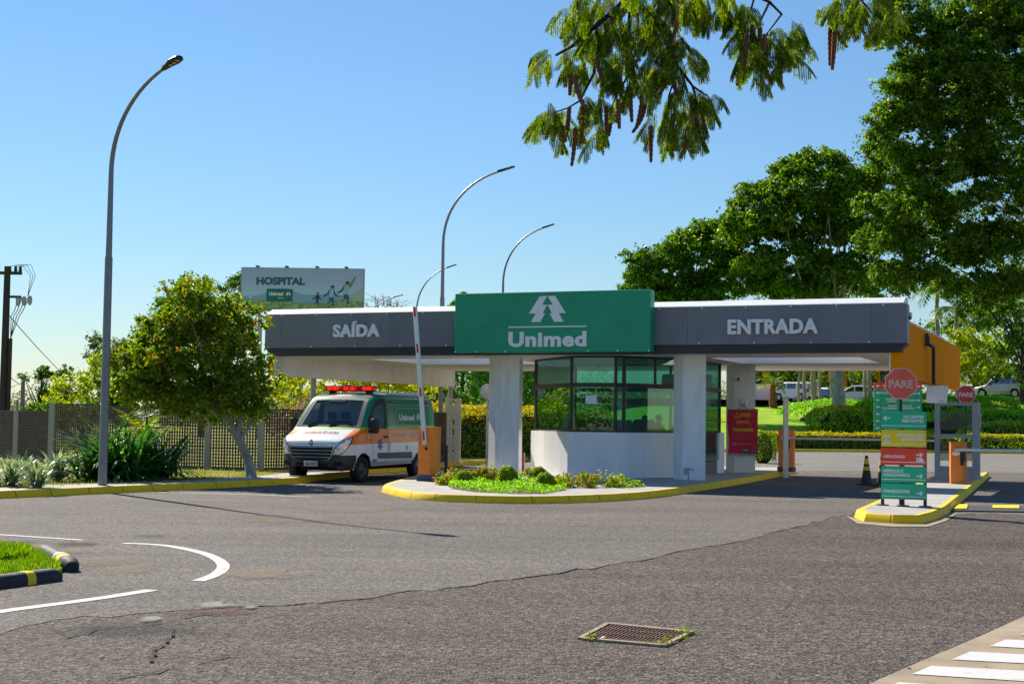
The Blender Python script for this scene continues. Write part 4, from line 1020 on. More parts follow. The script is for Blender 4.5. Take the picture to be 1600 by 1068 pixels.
# nose and tail caps
def cap(row, name, m, rev):
    mb = MB(); k = len(row); c = (row[0][0] + (-.02 if not rev else .015), 0, (row[0][2] + row[k // 2][2]) / 2)
    # concentric bulged cap
    vs = list(row); mid = [(row[0][0] + (c[0] - row[0][0]) * .75, p[1] * .6, c[2] + (p[2] - c[2]) * .6) for p in row]; vs += mid + [c]
    fs = []
    for i in range(k):
        j = (i + 1) % k; fs += [(i, j, k + j, k + i), (k + i, k + j, 2 * k)]
    mb.add(vs, fs); o = mb.build(name, m, am, 40)
    bm = bmesh.new(); bm.from_mesh(o.data); bmesh.ops.recalc_face_normals(bm, faces=bm.faces); bm.to_mesh(o.data); bm.free(); return o
solid.append(cap(LF.rows[0], "nose", AMB, False)); cap(LF.rows[-1], "rear_door", AMB, True)
WP = Wrap(solid + [sealo])
WH = mat("white_line", (.7, .72, .72), .5); PALE = mat("pale_line", (.42, .55, .5), .5); SEAM = mat("panel_gap", (.03, .03, .03), .7)
# bumper lower face, grille, lamps, plate
#WP.poly("bumper_face", [(-.80, .25), (.80, .25), (.86, .48), (.80, .715), (-.80, .715), (-.86, .48)], TRIM, am, 'front', .014, 5)
g = WP.poly("grille", [(-.56, .655), (-.48, .58), (.48, .58), (.56, .655), (.64, .93), (-.64, .93)], PITM, am, 'front', .02, 4)
for k, z in enumerate((.63, .715, .80, .885)):
    wv = .55 + .28 * (z - .63); WP.poly("grille_bar", [(-wv, z), (wv, z), (wv + .01, z + .028), (-wv - .01, z + .028)], mat("grille_bar", (.34, .36, .42), .25, metal=.6), g, 'front', .034, 4)
WP.line("grille_surround", [(-.57, .65), (-.48, .575), (.48, .575), (.57, .65), (.65, .935), (-.65, .935)], .02, CHROME, g, 'front', .03, True)
WP.poly("air_intake", [(-.42, .36), (.42, .36), (.46, .41), (-.46, .41)], PITM, am, 'front', .02, 3)
for sx in (-1, 1):
    lo = [(.60 * sx, .70), (.80 * sx, .715), (.885 * sx, .80), (.952 * sx, .96), (.972 * sx, 1.09), (.955 * sx, 1.16), (.90 * sx, 1.13), (.78 * sx, 1.0), (.66 * sx, .86)]
    lo = lo if sx > 0 else lo[::-1]
    h = WP.poly("headlight", lo, mat("headlight_bowl", (.62, .64, .68), .15, .1, 20, metal=.7), am, 'front', .010, 4)
    for cx_, cz, r_ in ((.75, .79, .06), (.83, .93, .055), (.905, 1.05, .035)):
        WP.poly("lamp_lens", disc(cx_ * sx, cz, r_, 14), mat("bright_lens", (.9, .88, .84), .08, metal=.3), h, 'front', .02, 1)
    WP.line("lamp_edge", lo, .014, TRIM, h, 'front', .013, True, .06)
    WP.poly("fog_recess", [(a * sx, b) for a, b in ((.58, .42), (.84, .44), (.84, .54), (.66, .53))][::sx], PITM, am, 'front', .018, 2)
pl_ = WP.poly("number_plate", rect(-.2, .2, .42, .555), mat("plate_grey", (.55, .56, .57), .4), am, 'front', .03, 2)
WP.text("plate_letters", "GJA 3219", TRIM, pl_, 'front', 0, .45, .33, .07, .02, .034, flip=True)
# makers badge: upright chrome lozenge ring
em = [(0, .92), (.062, 1.01), (0, 1.10), (-.062, 1.01)]; ei = [(0, .97), (.028, 1.01), (0, 1.05), (-.028, 1.01)]
mb = MB(); mb.add([(x_, a, b) for x_ in (-.045, -.02) for a, b in em + ei], [(0, 4, 5, 1), (1, 5, 6, 2), (2, 6, 7, 3), (3, 7, 4, 0), (0, 1, 9, 8), (1, 2, 10, 9), (2, 3, 11, 10), (3, 0, 8, 11), (4, 12, 13, 5), (5, 13, 14, 6), (6, 14, 15, 7), (7, 15, 12, 4)]); mb.build('badge', CHROME, am)
mb = MB(); mb.box(-.03, .12, -.04, .04, .93, .985, .01); mb.build('badge_mount', TRIM, am)
# AMBULANCIA in mirror writing on the bonnet, red
WP.text("bonnet_lettering", "AMBULÂNCIA", mat("red_film", (.55, .05, .06), .4), am, 'top', .40, 0, 1.05, .15, .03, .006, rot=True, flip=False)
# brow: contour and wordmark above the screen
WP.line("brow_contour", [(-.36, 2.195), (-.33, 2.262), (.33, 2.262), (.36, 2.195)], .010, WH, am, 'front', .006, True)
WP.text("brow_lettering", "Unimed", WH, am, 'front', 0, 2.212, .40, .036, .04, .006, flip=True)
# driver's flank
for side in ('drv', 'pas'):
    fl = side == 'pas'
    WP.line("door_gap", [(1.02, .36), (1.30, .42), (1.32, 1.0), (1.02, 1.36)] if False else [(1.36, .40), (1.33, .9), (1.08, 1.30), (1.04, 1.42)], .012, SEAM, am, side)
    WP.line("door_gap", [(2.13, .36), (2.13, 2.18)], .012, SEAM, am, side)
    WP.line("contour_line", [(2.19, .70), (2.19, 2.10)], .012, PALE, am, side)
    WP.line("contour_line", [(2.24, 2.0), (4.7, 2.0)], .011, PALE, am, side); WP.line("contour_line", [(2.24, 1.35), (4.75, 1.35)], .010, PALE, am, side)
    WP.line("contour_line", [(3.42, .5), (3.42, 2.12)], .010, PALE, am, side); WP.line("contour_line", [(4.74, .6), (4.74, 2.1)], .012, PALE, am, side)
    WP.line("logo_frame", rrect(2.68, 4.28, 1.46, 1.92, .1), .014, PALE, am, side, closed=True)
    WP.text("logo_lettering", "Unimed", WH, am, side, 3.27 if not fl else 3.55, 1.60, .92, .16, .05, flip=fl)
    mt = [((x - 706) / 265 * .27, (289 - y) / 265 * .27) for x, y in half]
    for sg_ in (1, -1):
        q = [(3.98 + sg_ * x, 1.60 + y) for x, y in mt]; q = q if sg_ < 0 else q; WP.poly("emblem", q, WH, am, side, .006, 0)
    WP.text("side_lettering", "AMBULÂNCIA", WH, am, side, 4.0, 1.16, 1.15, .11, .03, flip=fl)
    WP.text("phone_lettering", "0800 770 3773", WH, am, side, 2.80, 1.17, .75, .075, .015, flip=fl)
    WP.poly("star_of_life", [(1.72 + .125 * math.sin(math.pi / 3 * k + d), .955 + .155 * math.cos(math.pi / 3 * k + d) * 1.0) if False else (1.72 + (r_ * math.sin(g_)), .96 + r_ * 1.15 * math.cos(g_)) for k in range(6) for r_, g_, d in ((.135, math.pi / 3 * k - .26, 0), (.135, math.pi / 3 * k + .26, 0), (.07, math.pi / 3 * k + math.pi / 6, 0))][::-1], mat("blue_film", (.03, .09, .40), .4), am, side, .006, 1)
    WP.line("star_staff", [(1.72, .87), (1.72, 1.05)], .016, WH, am, side, .009); WP.line("star_staff", [(1.70, .9), (1.745, .93), (1.70, .96), (1.745, .99), (1.71, 1.03)], .012, WH, am, side, .009)
    WP.text("small_lettering", "MED", mat("navy_film", (.03, .04, .10), .4), am, side, 1.47, .52, .2, .075, .02, flip=fl); WP.text("small_lettering", "SAÚDE", mat("navy_film", (.03, .04, .10)), am, side, 1.47, .43, .2, .04, .02, flip=fl)
    WP.poly("round_badge", disc(1.08, 1.17, .05, 14), WH, am, side, .006, 0)
    WP.poly("rub_strip", [(1.62, .60), (3.56, .575), (3.56, .745), (1.56, .745)], mat("grey_green_trim", (.06, .075, .075), .5), am, side, .014, 3)
    WP.poly("rub_strip", [(4.46, .60), (4.9, .6), (4.9, .745), (4.46, .745)], mat("grey_green_trim", (.06, .075, .075)), am, side, .014, 2)
    WP.poly("door_handle", rrect(1.90, 2.10, 1.125, 1.19, .02), TRIM, am, side, .02, 1)
    WP.poly("pull_recess", rrect(2.22, 2.31, .80, 1.02, .02), mat("white_dim", (.6, .61, .63), .4), am, side, .008, 1)
    WP.poly("fuel_flap", disc(3.25, .86, .05, 14, .075), mat("flap_blue", (.2, .24, .34), .4), am, side, .008, 0)
    WP.poly("marker_light", rect(2.2, 2.42, 2.05, 2.10), REDL, am, side, .012, 1); WP.poly("marker_light", rect(4.4, 4.62, 2.05, 2.10), REDL, am, side, .012, 1)
    for ax in (AX1, AX2):
        ring = [(ax + r_ * math.cos(g_), WR + r_ * math.sin(g_)) for r_ in (.375, .44) for g_ in np.linspace(-.25, math.pi + .25, 25)]
        WP.put("wheel_arch", ring, [(i, i + 1, i + 26, i + 25) for i in range(24)], mat("ambulance_white", (.72, .73, .75), .35) if True else AMB, am, side, .007, 0)
for ax in (AX1, AX2):
    mb = MB(); mb.box(ax - .46, ax + .46, -.80, .80, .44, .86); mb.build("wheel_well", PITM, am)
    for y in (-.90, .90): wheel(am, ax, y, WR, .215)
mb = MB(); mb.box(.5, 4.9, -.62, .62, .30, .46); mb.build("underbody", PITM, am)
# mirrors
for sx in (-1, 1):
    mb = MB(); mb.box(-.07, .07, -.13, .13, -.19, .19, .04); mb.v = [(1.06 + a * .9 + abs(b) * .2, sx * (1.20 + b * .9), 1.44 + c) for a, b, c in mb.v]
    if sx < 0: mb.f = [f[::-1] for f in mb.f]
    mr = mb.build("wing_mirror", TRIM, am, 40)
    mb = MB(); mb.tube([(1.08, sx * .98, 1.30), (1.08, sx * 1.14, 1.30)], .035); mb.build("mirror_arm", TRIM, mr)
# wipers, light bar, roof rails
for y0, y1 in ((.62, .0), (-.02, -.60)):
    mb = MB(); mb.tube([(.80, y0, 1.425), (.93, (y0 + y1) / 2, 1.575), (.90, y1, 1.54)], .011, 6); mb.build("wiper", TRIM, am)
lb = MB(); lb.box(1.83, 2.13, -.70, .70, 2.345, 2.375, .01); lbo = lb.build("light_bar", TRIM, am)
mb = MB(); mb.box(1.80, 2.12, -.72, .72, 2.376, 2.49, .03); mb.build("red_dome", glassmat("red_dome", (.75, .03, .02), .10, .5), lbo)
mb = MB(); mb.box(1.9, 2.06, -.66, .66, 2.377, 2.43); mb.build("reflector", mat("red_reflector", (.5, .02, .015), .3), lbo)
for y in (-.60, -.46, -.1, .1, .42, .58):
    mb = MB(); mb.box(1.835, 1.885, y - .05, y + .05, 2.39, 2.455); mb.build("amber_lamp", emat("amber_lamp", "ff7a1c", 2.5), lbo)
for y in (-.55, .55):
    mb = MB(); mb.box(1.86, 2.1, y - .05, y + .05, 2.27, 2.344); mb.build("bar_foot", TRIM, lbo)
mb = MB(); mb.box(2.5, 3.1, -.35, .35, 2.3, 2.37, .02); mb.build("roof_vent", CLAD, am)
mb = MB(); mb.box(4.2, 4.5, -.75, .75, 2.29, 2.36, .02); mb.build("roof_rail", CLAD, am)
# cab
DASH = mat("dashboard", (.05, .055, .06), .7)
mb = MB(); mb.box(.95, 1.45, -.88, .88, .9, 1.33, .05); mb.build("dashboard", DASH, am)
mb = MB(); mb.box(2.14, 2.17, -.92, .92, .4, 2.22); mb.build("bulkhead", mat("bulkhead_white", (.6, .62, .62), .7), am)
mb = MB(); mb.box(.9, 2.15, -.92, .92, .4, .6); mb.build("cab_floor", DASH, am)
SEATF = mat("seat_fabric", (.025, .03, .04), .9)
for y in (-.48, .18, .58):
    mb = MB(); mb.box(1.62, 2.05, y - .23, y + .23, .6, 1.0, .04); so = mb.build("seat", SEATF, am)
    mb = MB(); mb.box(1.95, 2.09, y - .22, y + .22, 1.0, 1.56, .05); mb.build("backrest", SEATF, so)
    mb = MB(); mb.box(1.96, 2.06, y - .13, y + .13, 1.58, 1.80, .04); mb.build("headrest", SEATF, so)
mb = MB(); ring = [(1.50 + .06 * math.cos(g) * 1.5, -.48 + .2 * math.sin(g), 1.28 + .17 * math.cos(g)) for g in np.linspace(0, 2 * math.pi, 22)]; mb.tube(ring, .016, 6); mb.build("steering_wheel", TRIM, am)
mb = MB(); mb.box(1.36, 1.40, -.2, .28, 2.0, 2.09, .01); mb.build("rear_view_mirror", TRIM, am)
am.location = B(0, 0, 0); fwx = G(561, 753.5) - VV * AX1 + UU * -.90; am.location = (fwx.x, fwx.y, 0.004); am.rotation_euler = (0, 0, math.atan2(VV.y, VV.x))
ds = seated((-.22, -.1, .80), (-.16, -.36, .84), (.24, -.1, .80), (.16, -.36, .84))
person("ambulance driver in an orange shirt at the wheel behind the windscreen", Vector(am.location) + VV * 1.86 + UU * .48 + Vector((0, 0, .52)), math.atan2(VV.y, VV.x) - math.pi / 2, ds, mat("orange_shirt", (.42, .07, .04), .9), mat("grey_trousers", (.06, .06, .07), .9))

# ------------------------------------------------------------------ cars parked on the rise
def car(name, label, loc, rz, L, Wd, Hh, paint, kind='hatch', group="cars parked beyond the lawn"):
    o = empty(name, loc, rz, label, "van" if kind == 'van' else "car", group); h2 = Wd / 2
    hood = {'van': .06, 'hatch': .22, 'suv': .24, 'sedan': .25}[kind] * L; ws = {'van': .27, 'hatch': .42, 'suv': .40, 'sedan': .43}[kind] * L
    belt = Hh * .58; tail = .98 * L if kind != 'sedan' else .78 * L
    hw_ = lerpf([(0, h2 * .78), (.12, h2 * .9), (.5, h2), (L - .4, h2), (L, h2 * .9)])
    zb_ = lerpf([(0, .25), (L, .28)])
    T = [(0, belt * .72), (.1, belt * .82), (hood, belt), (hood + .05, belt + .05), (ws, Hh * .97), (ws + .5, Hh), (tail - .5, Hh * .97), (tail - .12, Hh * .9)]
    T += [(L - .02, belt * 1.08), (L, belt)] if kind != 'sedan' else [(tail + .25, belt + .06), (L - .1, belt), (L, belt * .8)]
    rd = lerpf([(0, .1), (hood, .08), (ws, .12), (L, .12)]); XS_ = list(np.linspace(0, L, 40))
    lf = Loft(XS_, hw_, zb_, lerpf(T), belt, rd, .22, 8, 6, 3, 5); q = 8 + 6 + 3
    zt_ = lerpf(T); axs = (L * .185, L * .80); R_ = Hh * .205
    def t(i, j, c):
        jj = j if j < (lf.nc - 1) / 2 else lf.nc - 2 - j; x, y, z = c
        for a in axs:
            if abs(y) > h2 * .7 and (x - a) ** 2 + (z - R_) ** 2 < (R_ * 1.15) ** 2: return None
        if hood + .1 < x < ws - .1 and jj >= q: return 'front'
        if 9 <= jj <= 13 and hood + .35 < x < L - .35:
            if zt_(x) - belt > .25 and not any(abs(x - (hood + (tail - hood) * f)) < .06 for f in (.36, .66)): return 'sided' if y < 0 else 'sidep'
        if tail - .02 < x < L - .1 and kind == 'sedan' and jj >= q: return 'rear'
        return 'body'
    c = lf.cells(t); cellmesh("body", c['body'], paint, o)
    if 'front' in c: cellmesh("windscreen", c['front'], DARKGL, o)
    [cellmesh("side_window", c[k], DARKGL, o) for k in ('sided', 'sidep')]
    if 'rear' in c: cellmesh("rear_window", c['rear'], DARKGL, o)
    for row, nm in ((lf.rows[0], "front_panel"), (lf.rows[-1], "tailgate")):
        mb = MB(); mb.add(row, [tuple(range(len(row)))]); p_ = mb.build(nm, paint, o)
    mb = MB(); mb.box(L - .06, L + .012, -h2 * .7, h2 * .7, belt + .03, belt + (Hh - belt) * .72) if kind != 'sedan' else mb.box(L - .02, L + .01, -.3, .3, belt * .55, belt * .7)
    mb.build("rear_window" if kind != 'sedan' else "number_plate", DARKGL if kind != 'sedan' else CLAD, o)
    mb = MB(); mb.box(-.02, L + .02, -h2 * .86, h2 * .86, .2, .45); mb.build("underbody", TRIM, o)
    if kind != 'sedan': mb = MB(); mb.box(L, L + .02, -.22, .22, belt * .62, belt * .75); mb.build("number_plate", CLAD, o)
    for s in (-1, 1):
        mb = MB(); y0, y1 = sorted((s * h2 * .72, s * h2 * .97)); mb.box(L - .18, L + .02, y0, y1, belt * .78, belt * 1.08, .02); mb.build("taillight", REDL, o)
        mb = MB(); y0, y1 = sorted((s * h2 * .5, s * h2 * .86)); mb.box(-.01, .2, y0, y1, belt * .58, belt * .76, .02); mb.build("headlight", LAMPW, o)
        mb = MB(); y0, y1 = sorted((s * h2, s * (h2 + .2))); mb.box(hood + .35, hood + .5, y0, y1, belt, belt + .15, .03); mb.build("wing_mirror", TRIM, o)
        for a in axs: wheel(o, a, s * (h2 - .1), R_, .2, METAL)
    mb = MB()
    for a in axs: mb.box(a - R_ * 1.3, a + R_ * 1.3, -h2 * .78, h2 * .78, R_ * .5, R_ * 2.25)
    mb.build("wheel_well", PITM, o)
    return o
WCAR = mat("white_car_paint", (.75, .76, .78), .25, .03, coat=.6); SCAR = mat("silver_car_paint", (.35, .38, .42), .3, .05, metal=.5, coat=.5); BCAR = mat("blue_car_paint", (.10, .17, .28), .3, .05, coat=.5)
def carat(name, label, px, D, deg, L, Wd, Hh, paint, kind):
    q = P(px, 640, D); d = Vector((math.cos(math.radians(deg)), math.sin(math.radians(deg)), 0)) * L / 2      # px, D: the middle of the car
    z = float(terr(q.x, D)) + (.26 if D > 138 else .12)
    car(name, label, (q.x - d.x, D - d.y, z), math.radians(deg), L, Wd, Hh, paint, kind)
carat("parked_van", "white minivan parked at the edge of the lawn between palm trunks", 1243, 143, -52, 4.5, 1.75, 1.85, WCAR, 'van')
carat("parked_car", "blue hatchback half hidden behind the grey palm trunks", 1287, 150, -60, 4.0, 1.7, 1.5, BCAR, 'hatch')
carat("parked_car", "white saloon car showing its roof over the round hedge", 1338, 145, -25, 4.5, 1.75, 1.65, WCAR, 'hatch')
carat("parked_suv", "silver estate car with red tail lamp parked above the right hedge", 1570, 108, -48, 4.3, 1.78, 1.66, SCAR, 'suv')
carat("parked_car", "white car showing its bonnet behind the orange wall end", 1533, 121, -40, 4.3, 1.75, 1.5, WCAR, 'hatch')
# ================================================================== STREET FURNITURE
ORB = mat("orange_barrier_paint", (.92, .26, .03), .55, .08, 3, dirt=.2, dcol=(.35, .1, .02))
ALU = mat("aluminium_arm", (.72, .73, .74), .3, .05, 3, metal=.4)
REDB = mat("red_band", (.60, .02, .02), .5)
def barrier(name, label, loc, rz, h, w, d, base=True, arm=None):
    """arm: ('up', length, lean) or ('side', direction +-1, length)"""
    o = empty(name, loc, rz, label, "barrier", "barrier gates of the lanes"); b0 = 0
    if base:
        mb = MB(); mb.box(-w * .56, w * .56, -d * .6, d * .6, 0, .14, .01); mb.build("base_plinth", mat("blue_plinth", (.06, .08, .12), .7, .2), o); b0 = .14
    mb = MB(); mb.prism([(-w / 2, -d / 2), (w * .22, -d / 2), (w / 2, -d * .1), (w / 2, d / 2), (-w / 2, d / 2)], b0, h); mb.build("housing", ORB, o)
    mb = MB(); mb.prism([(-w / 2 - .008, -d / 2 - .008), (w * .22, -d / 2 - .008), (w / 2 + .008, -d * .1), (w / 2 + .008, d / 2 + .008), (-w / 2 - .008, d / 2 + .008)], h + .001, h + .025); mb.build("lid", ORB, o)
    if arm[0] == 'up':
        _, L, lean, z0 = arm; mb = MB(); mb.box(-.052, .052, -.035, .035, -.1, L, .008); a = mb.build("arm", ALU, o); a.location = (-.03, -d / 2 - .045, z0); a.rotation_euler = (0, lean, 0)
        for z in (.0, 1.05, 2.12, 3.0):
            mb = MB(); mb.box(-.025, .025, -.0375, -.034, z, z + .22); mb.build("red_band", REDB, a)
        mb = MB(); mb.lathe([(.035, 0), (.035, -.03), (.02, -.05)], 12, (0, -d / 2, z0 - .2), 'y'); mb.build("pivot", BLACK, o)
    else:
        _, sg_, L, z0 = arm; x0 = w / 2 * sg_; xa, xb = sorted((-w * .3 * sg_, x0 + L * sg_))
        mb = MB(); mb.box(xa, xb, -d / 2 - .08, -d / 2 - .02, z0 - .036, z0 + .036, .008); mb.build("arm", ALU, o)
        mb = MB(); mb.box(.02, .12, -d / 2 - .022, -d / 2 - .002, z0 - .4, z0 - .07); mb.box(.07, .15, -d / 2 - .1, -d / 2 - .003, z0 - .3, z0 - .058); mb.build("pivot", BLACK, o)
    return o
g1 = G(670, 751, .15); barrier("barrier_gate", "orange barrier with raised striped silver arm beside the ambulance", (g1.x, g1.y + .1, .15), -TH + .05, 1.28, .42, .4, True, ('up', 3.25, math.radians(-5.5), .98))
g2 = P(1229, 736, 45.6); barrier("barrier_gate", "bright orange barrier at the island tip with lowered arm across the entrance lane", (g2.x, 45.6, .15), -TH, 1.28, .44, .4, True, ('side', 1, 4.4, 1.04))
g3 = G(1500.5, 755.5, .15); barrier("barrier_gate", "brown orange barrier on the narrow lane island with arm to the right", (g3.x, g3.y + .15, .15), -TH + .2, 1.05, .42, .4, False, ('side', 1, 4.0, .88))
o = bpy.data.objects[-1] if False else None
mb = MB(); mb.prism(disc(0, 0, .11, 18, .05), 0, .004); 
q = bpy.data.objects["barrier_gate.002"]; mb.v = [(-.08 + a, -.2 - c, .78 + b) for a, b, c in mb.v]; mb.f = [f[::-1] for f in mb.f]; mb.build("oval_badge", LETW, q)
# silver post at the island tip, black reader post by the exit lane
pp = P(1227.5, 737, 44.2); o = empty("steel_post", (pp.x, 44.2, .0), 0, "tall plain square steel post in front of the entrance barrier", "post")
mb = MB(); mb.box(-.075, .075, -.05, .05, 0, 2.42, .008); mb.build("shaft", METAL, o); mb = MB(); mb.box(-.08, .08, -.055, .055, 2.421, 2.44); mb.build("cap", PMETAL, o)
bp = P(696.8, 738, 40.9); o = empty("reader_post", (bp.x, 40.9, .15), 0, "low black post with a small reader box beside the exit lane", "post")
mb = MB(); mb.box(-.045, .045, -.045, .045, 0, .76, .008); mb.build("shaft", BLACK, o); mb = MB(); mb.box(-.14, -.046, -.06, .06, .5, .82, .01); mb.build("reader", BLACK, o)
# tall metal ticket frames
def frame_totem(name, label, loc, rz, w, h, m, panes):
    o = empty(name, loc, rz, label, "totem", "tall metal ticket frames"); t = .14
    mb = MB()
    mb.box(-w / 2, -w / 2 + t, -.09, .09, 0, h, .006); mb.build("upright", m, o); mb = MB(); mb.box(w / 2 - t * 1.5, w / 2, -.09, .09, 0, h, .006); mb.build("upright", m, o)
    a, b = -w / 2 + t + .002, w / 2 - t * 1.5 - .002
    for z0, z1 in ((h - .1, h), (h * .53, h * .58), (.02, .34)): mb = MB(); mb.box(a, b, -.07, .07, z0, z1); mb.build("crossbar", m, o)
    for z0, z1, pm in panes: mb = MB(); mb.box(a, b, -.02, .02, z0, z1); mb.build("panel", pm, o)
    mb = MB(); mb.box(-w / 2 - .05, w / 2 + .05, -.12, .12, -.01, .018); mb.build("foot_plate", m, o)
    mb = MB(); mb.box(w / 2 - .02, w / 2 + .035, -.11, -.0, h * .66, h * .86, .006); mb.build("side_box", m, o)
    return o
FROST = glassmat("dusty_panel", (.52, .60, .56), .04, .3, .3)
fp = P(1496, 746, 41.6); frame_totem("ticket_frame", "grey metal ticket frame with dusty panels on the narrow lane island", (fp.x, 41.6, .15), -TH, 1.24, 2.17, PMETAL, [(1.38, 1.92, FROST), (.5, 1.06, FROST)])
WTOT = mat("cream_metal", (.92, .90, .84), .5, .06, 3, dirt=.2, dcol=(.4, .36, .3))
fp = P(706.5, 721, 51.2); frame_totem("ticket_frame", "cream white ticket frame on the far kerb of the exit lane before the hedge", (fp.x, 51.2, .14), -TH * .3, .56, 2.24, WTOT, [(1.5, 2.0, WTOT), (.42, .95, WTOT)])
# traffic cones
def cone(label, loc):
    o = empty("traffic_cone", loc, .3, label, "cone", "traffic cones in the entrance lane"); CB = mat("cone_rubber", (.025, .027, .03), .6); YB = mat("cone_yellow", (.80, .55, .02), .5)
    mb = MB(); mb.box(-.2, .2, -.2, .2, 0, .035, .01); mb.build("base", CB, o)
    R_ = lambda z: .155 - (z / .8) * .118
    for z0, z1, m, nm in ((.036, .40, CB, "body"), (.40, .50, YB, "yellow_band"), (.50, .57, CB, "body"), (.57, .72, YB, "yellow_band"), (.72, .80, CB, "tip")):
        mb = MB(); mb.lathe([(R_(z0), z0), (R_(z1), z1)], 24); mb.build(nm, m, o, 40)
    return o
for (x, y, D), l in (((1354, 757, 39.3), "black and yellow cone standing clear in the entrance lane"), ((1378, 760, 38.6), "black and yellow cone half hidden behind the coloured direction boards")):
    p = G(x, y + 0.5); cone(l, (p.x, p.y, .006))
# ------------------------------------------------------------------ coloured direction boards with three posts
SGRN = mat("board_green", (.012, .52, .28), .45, .05); SYEL = mat("board_yellow", (.95, .72, .008), .45, .05); SRED = mat("board_red", (.95, .07, .025), .45, .05)
bd = G(1410.5, 790, .15); fo = empty("direction_boards", bd, -TH, "stack of five coloured direction boards on three thin black posts", "sign")
for i, x in enumerate((-.37, 0, .40)):
    mb = MB(); mb.box(x - .028, x + .028, .005, .06, 0, 1.72 if i != 1 else 1.5); mb.build("post", BLACK, fo)
    mb = MB(); mb.lathe([(.12, 0), (.12, .012), (.05, .02)], 14, (x, .03, 0)); mb.build("foot_plate", BLACK, fo, 40)
zz = 1.745
WFILM = mat("white_film", (.9, .9, .9), .5)
bds = [(SGRN, .315, ["PACIENTES", "VISITANTES"], 'R', True, None), (SYEL, .315, ["FORNECEDORES", "MANUTENÇÃO"], 'R', True, 'fig'), (SRED, .315, ["AMBULÂNCIA"], 'L', False, 'amb'), (SGRN, .30, ["MÉDICOS E", "FUNCIONÁRIOS"], 'L', False, None), (SGRN, .29, ["FORNECEDORES"], 'L', False, None)]
for k, (m, h, lines, al, left, pic) in enumerate(bds):
    z1 = zz; z0 = zz - h; zz = z0 - .022
    mb = MB(); mb.box(-.385, .425, -.02, .004, z0, z1, .004); b = mb.build("board", m, fo)
    flat("rule_line", rect(-.38, .42, 0, .012), WFILM, b, (0, -.02, z0 + .05), (1, 0, 0), (0, 0, 1), .003)
    ax_ = -.29 if left else .31; az_ = z0 + h * .62
    flat("arrow", arrow(.13, left), WFILM, b, (ax_, -.02, az_ - (.06 if len(lines) and k >= 3 else 0)), (1, 0, 0), (0, 0, 1), .003)
    for j, t in enumerate(lines):
        nch = len(t); wd = .040 * nch; xx = .38 if al == 'R' else -.35
        text("lettering", t, WFILM, b, (xx, -.02, z0 + h * (.62 if len(lines) > 1 else .42) - j * .075), (1, 0, 0), (0, 0, 1), wd, .058, .03, .003, 'RIGHT' if al == 'R' else 'LEFT')
    if pic == 'fig':
        flat("pictogram", disc(0, 0, .03), WFILM, b, (-.28, -.02, z0 + .11), (1, 0, 0), (0, 0, 1), .003); flat("pictogram", [(-.07, 0), (.07, 0), (.05, .05), (-.05, .05)], WFILM, b, (-.28, -.02, z0 + .062), (1, 0, 0), (0, 0, 1), .003)
    if pic == 'amb':
        flat("pictogram", [(-.06, 0), (.07, 0), (.07, .04), (.03, .08), (-.06, .08)], WFILM, b, (.31, -.02, z0 + .065), (1, 0, 0), (0, 0, 1), .003); flat("pictogram", rect(-.035, -.015, .02, .06), m, b, (.31, -.024, z0 + .065), (1, 0, 0), (0, 0, 1), .003)
# STOP signs
def stop_sign(label, loc, rz, R_, zc, red, white, post, tilt=0, back=.0):
    o = empty("stop_sign", loc, rz, label, "stop sign", "octagonal PARE signs")
    oc = lambda r: [(r * math.cos(math.pi / 8 + k * math.pi / 4), r * math.sin(math.pi / 8 + k * math.pi / 4)) for k in range(8)]
    flat("plate", oc(R_), white, o, (0, 0, zc), (1, 0, 0), (0, 0, 1), .006); flat("red_face", oc(R_ * .94), red, o, (0, -.006, zc), (1, 0, 0), (0, 0, 1), .002)
    text("lettering", "PARE", white, o, (0, -.008, zc - R_ * .24), (1, 0, 0), (0, 0, 1), R_ * 1.42, R_ * .50, .03, .003)
    mb = MB(); mb.tube([(0, .035, 0), (0, .035, zc + R_ * .6)], post, 10); mb.build("post", BLACK, o, 40); return o
stop_sign("large faded PARE stop sign above the coloured direction boards", (bd.x, bd.y + .12, .15), -TH * .35, .312, 2.27, mat("faded_red", (.90, .14, .085), .6, .1), mat("faded_white", (.74, .52, .47), .6, .1), .032)
sp_ = P(1509.5, 690, 44.2); stop_sign("bright red PARE stop sign rising over the grey ticket frame", (sp_.x, 44.2, .02), -TH * .3, .295, P(1509.5, 617, 44.2).z, mat("fresh_red", (.95, .035, .015), .4), WFILM, .03)
# white blank board and the bracket on the orange wall
br = empty("wall_bracket", B(17.9, 5.3, 3.0), -TH + math.pi / 2, "black pipe bracket bending down the orange end wall", "bracket")
mb = MB(); mb.tube([(-.75, -.1, 1.05), (-.75, -.1, .86), (-.68, -.16, .80), (-.06, -.16, .80), (0, -.16, .74), (0, -.16, -.24)], .05, 10); mb.build("pipe", BLACK, br, 50)
mb = MB(); mb.box(-.80, -.70, -.12, -.022, .78, 1.12); mb.build("wall_plate", BLACK, br)
bb = empty("blank_board", B(18.13, 5.45, 2.50), -.12, "blank white board hanging from the black pipe bracket by the orange wall", "board")
mb = MB(); mb.box(-.28, .28, -.012, .012, -.24, .24, .006); mb.v = [(a + .07 * c, b, c) for a, b, c in mb.v]; mb.build("panel", WFILM, bb)
for x in (-.16, .2): mb = MB(); mb.lathe([(.012, 0), (.012, -.006)], 8, (x, -.012, .2), 'y'); mb.build("screw", BLACK, bb)
flat("small_print", rect(.07, .19, -.2, -.185), BLACK, bb, (0, -.0125, 0), (1, 0, 0), (0, 0, 1), .001)
mb = MB(); mb.box(-.24, -.02, .014, .06, .12, .24); mb.build("bracket_clamp", BLACK, bb)
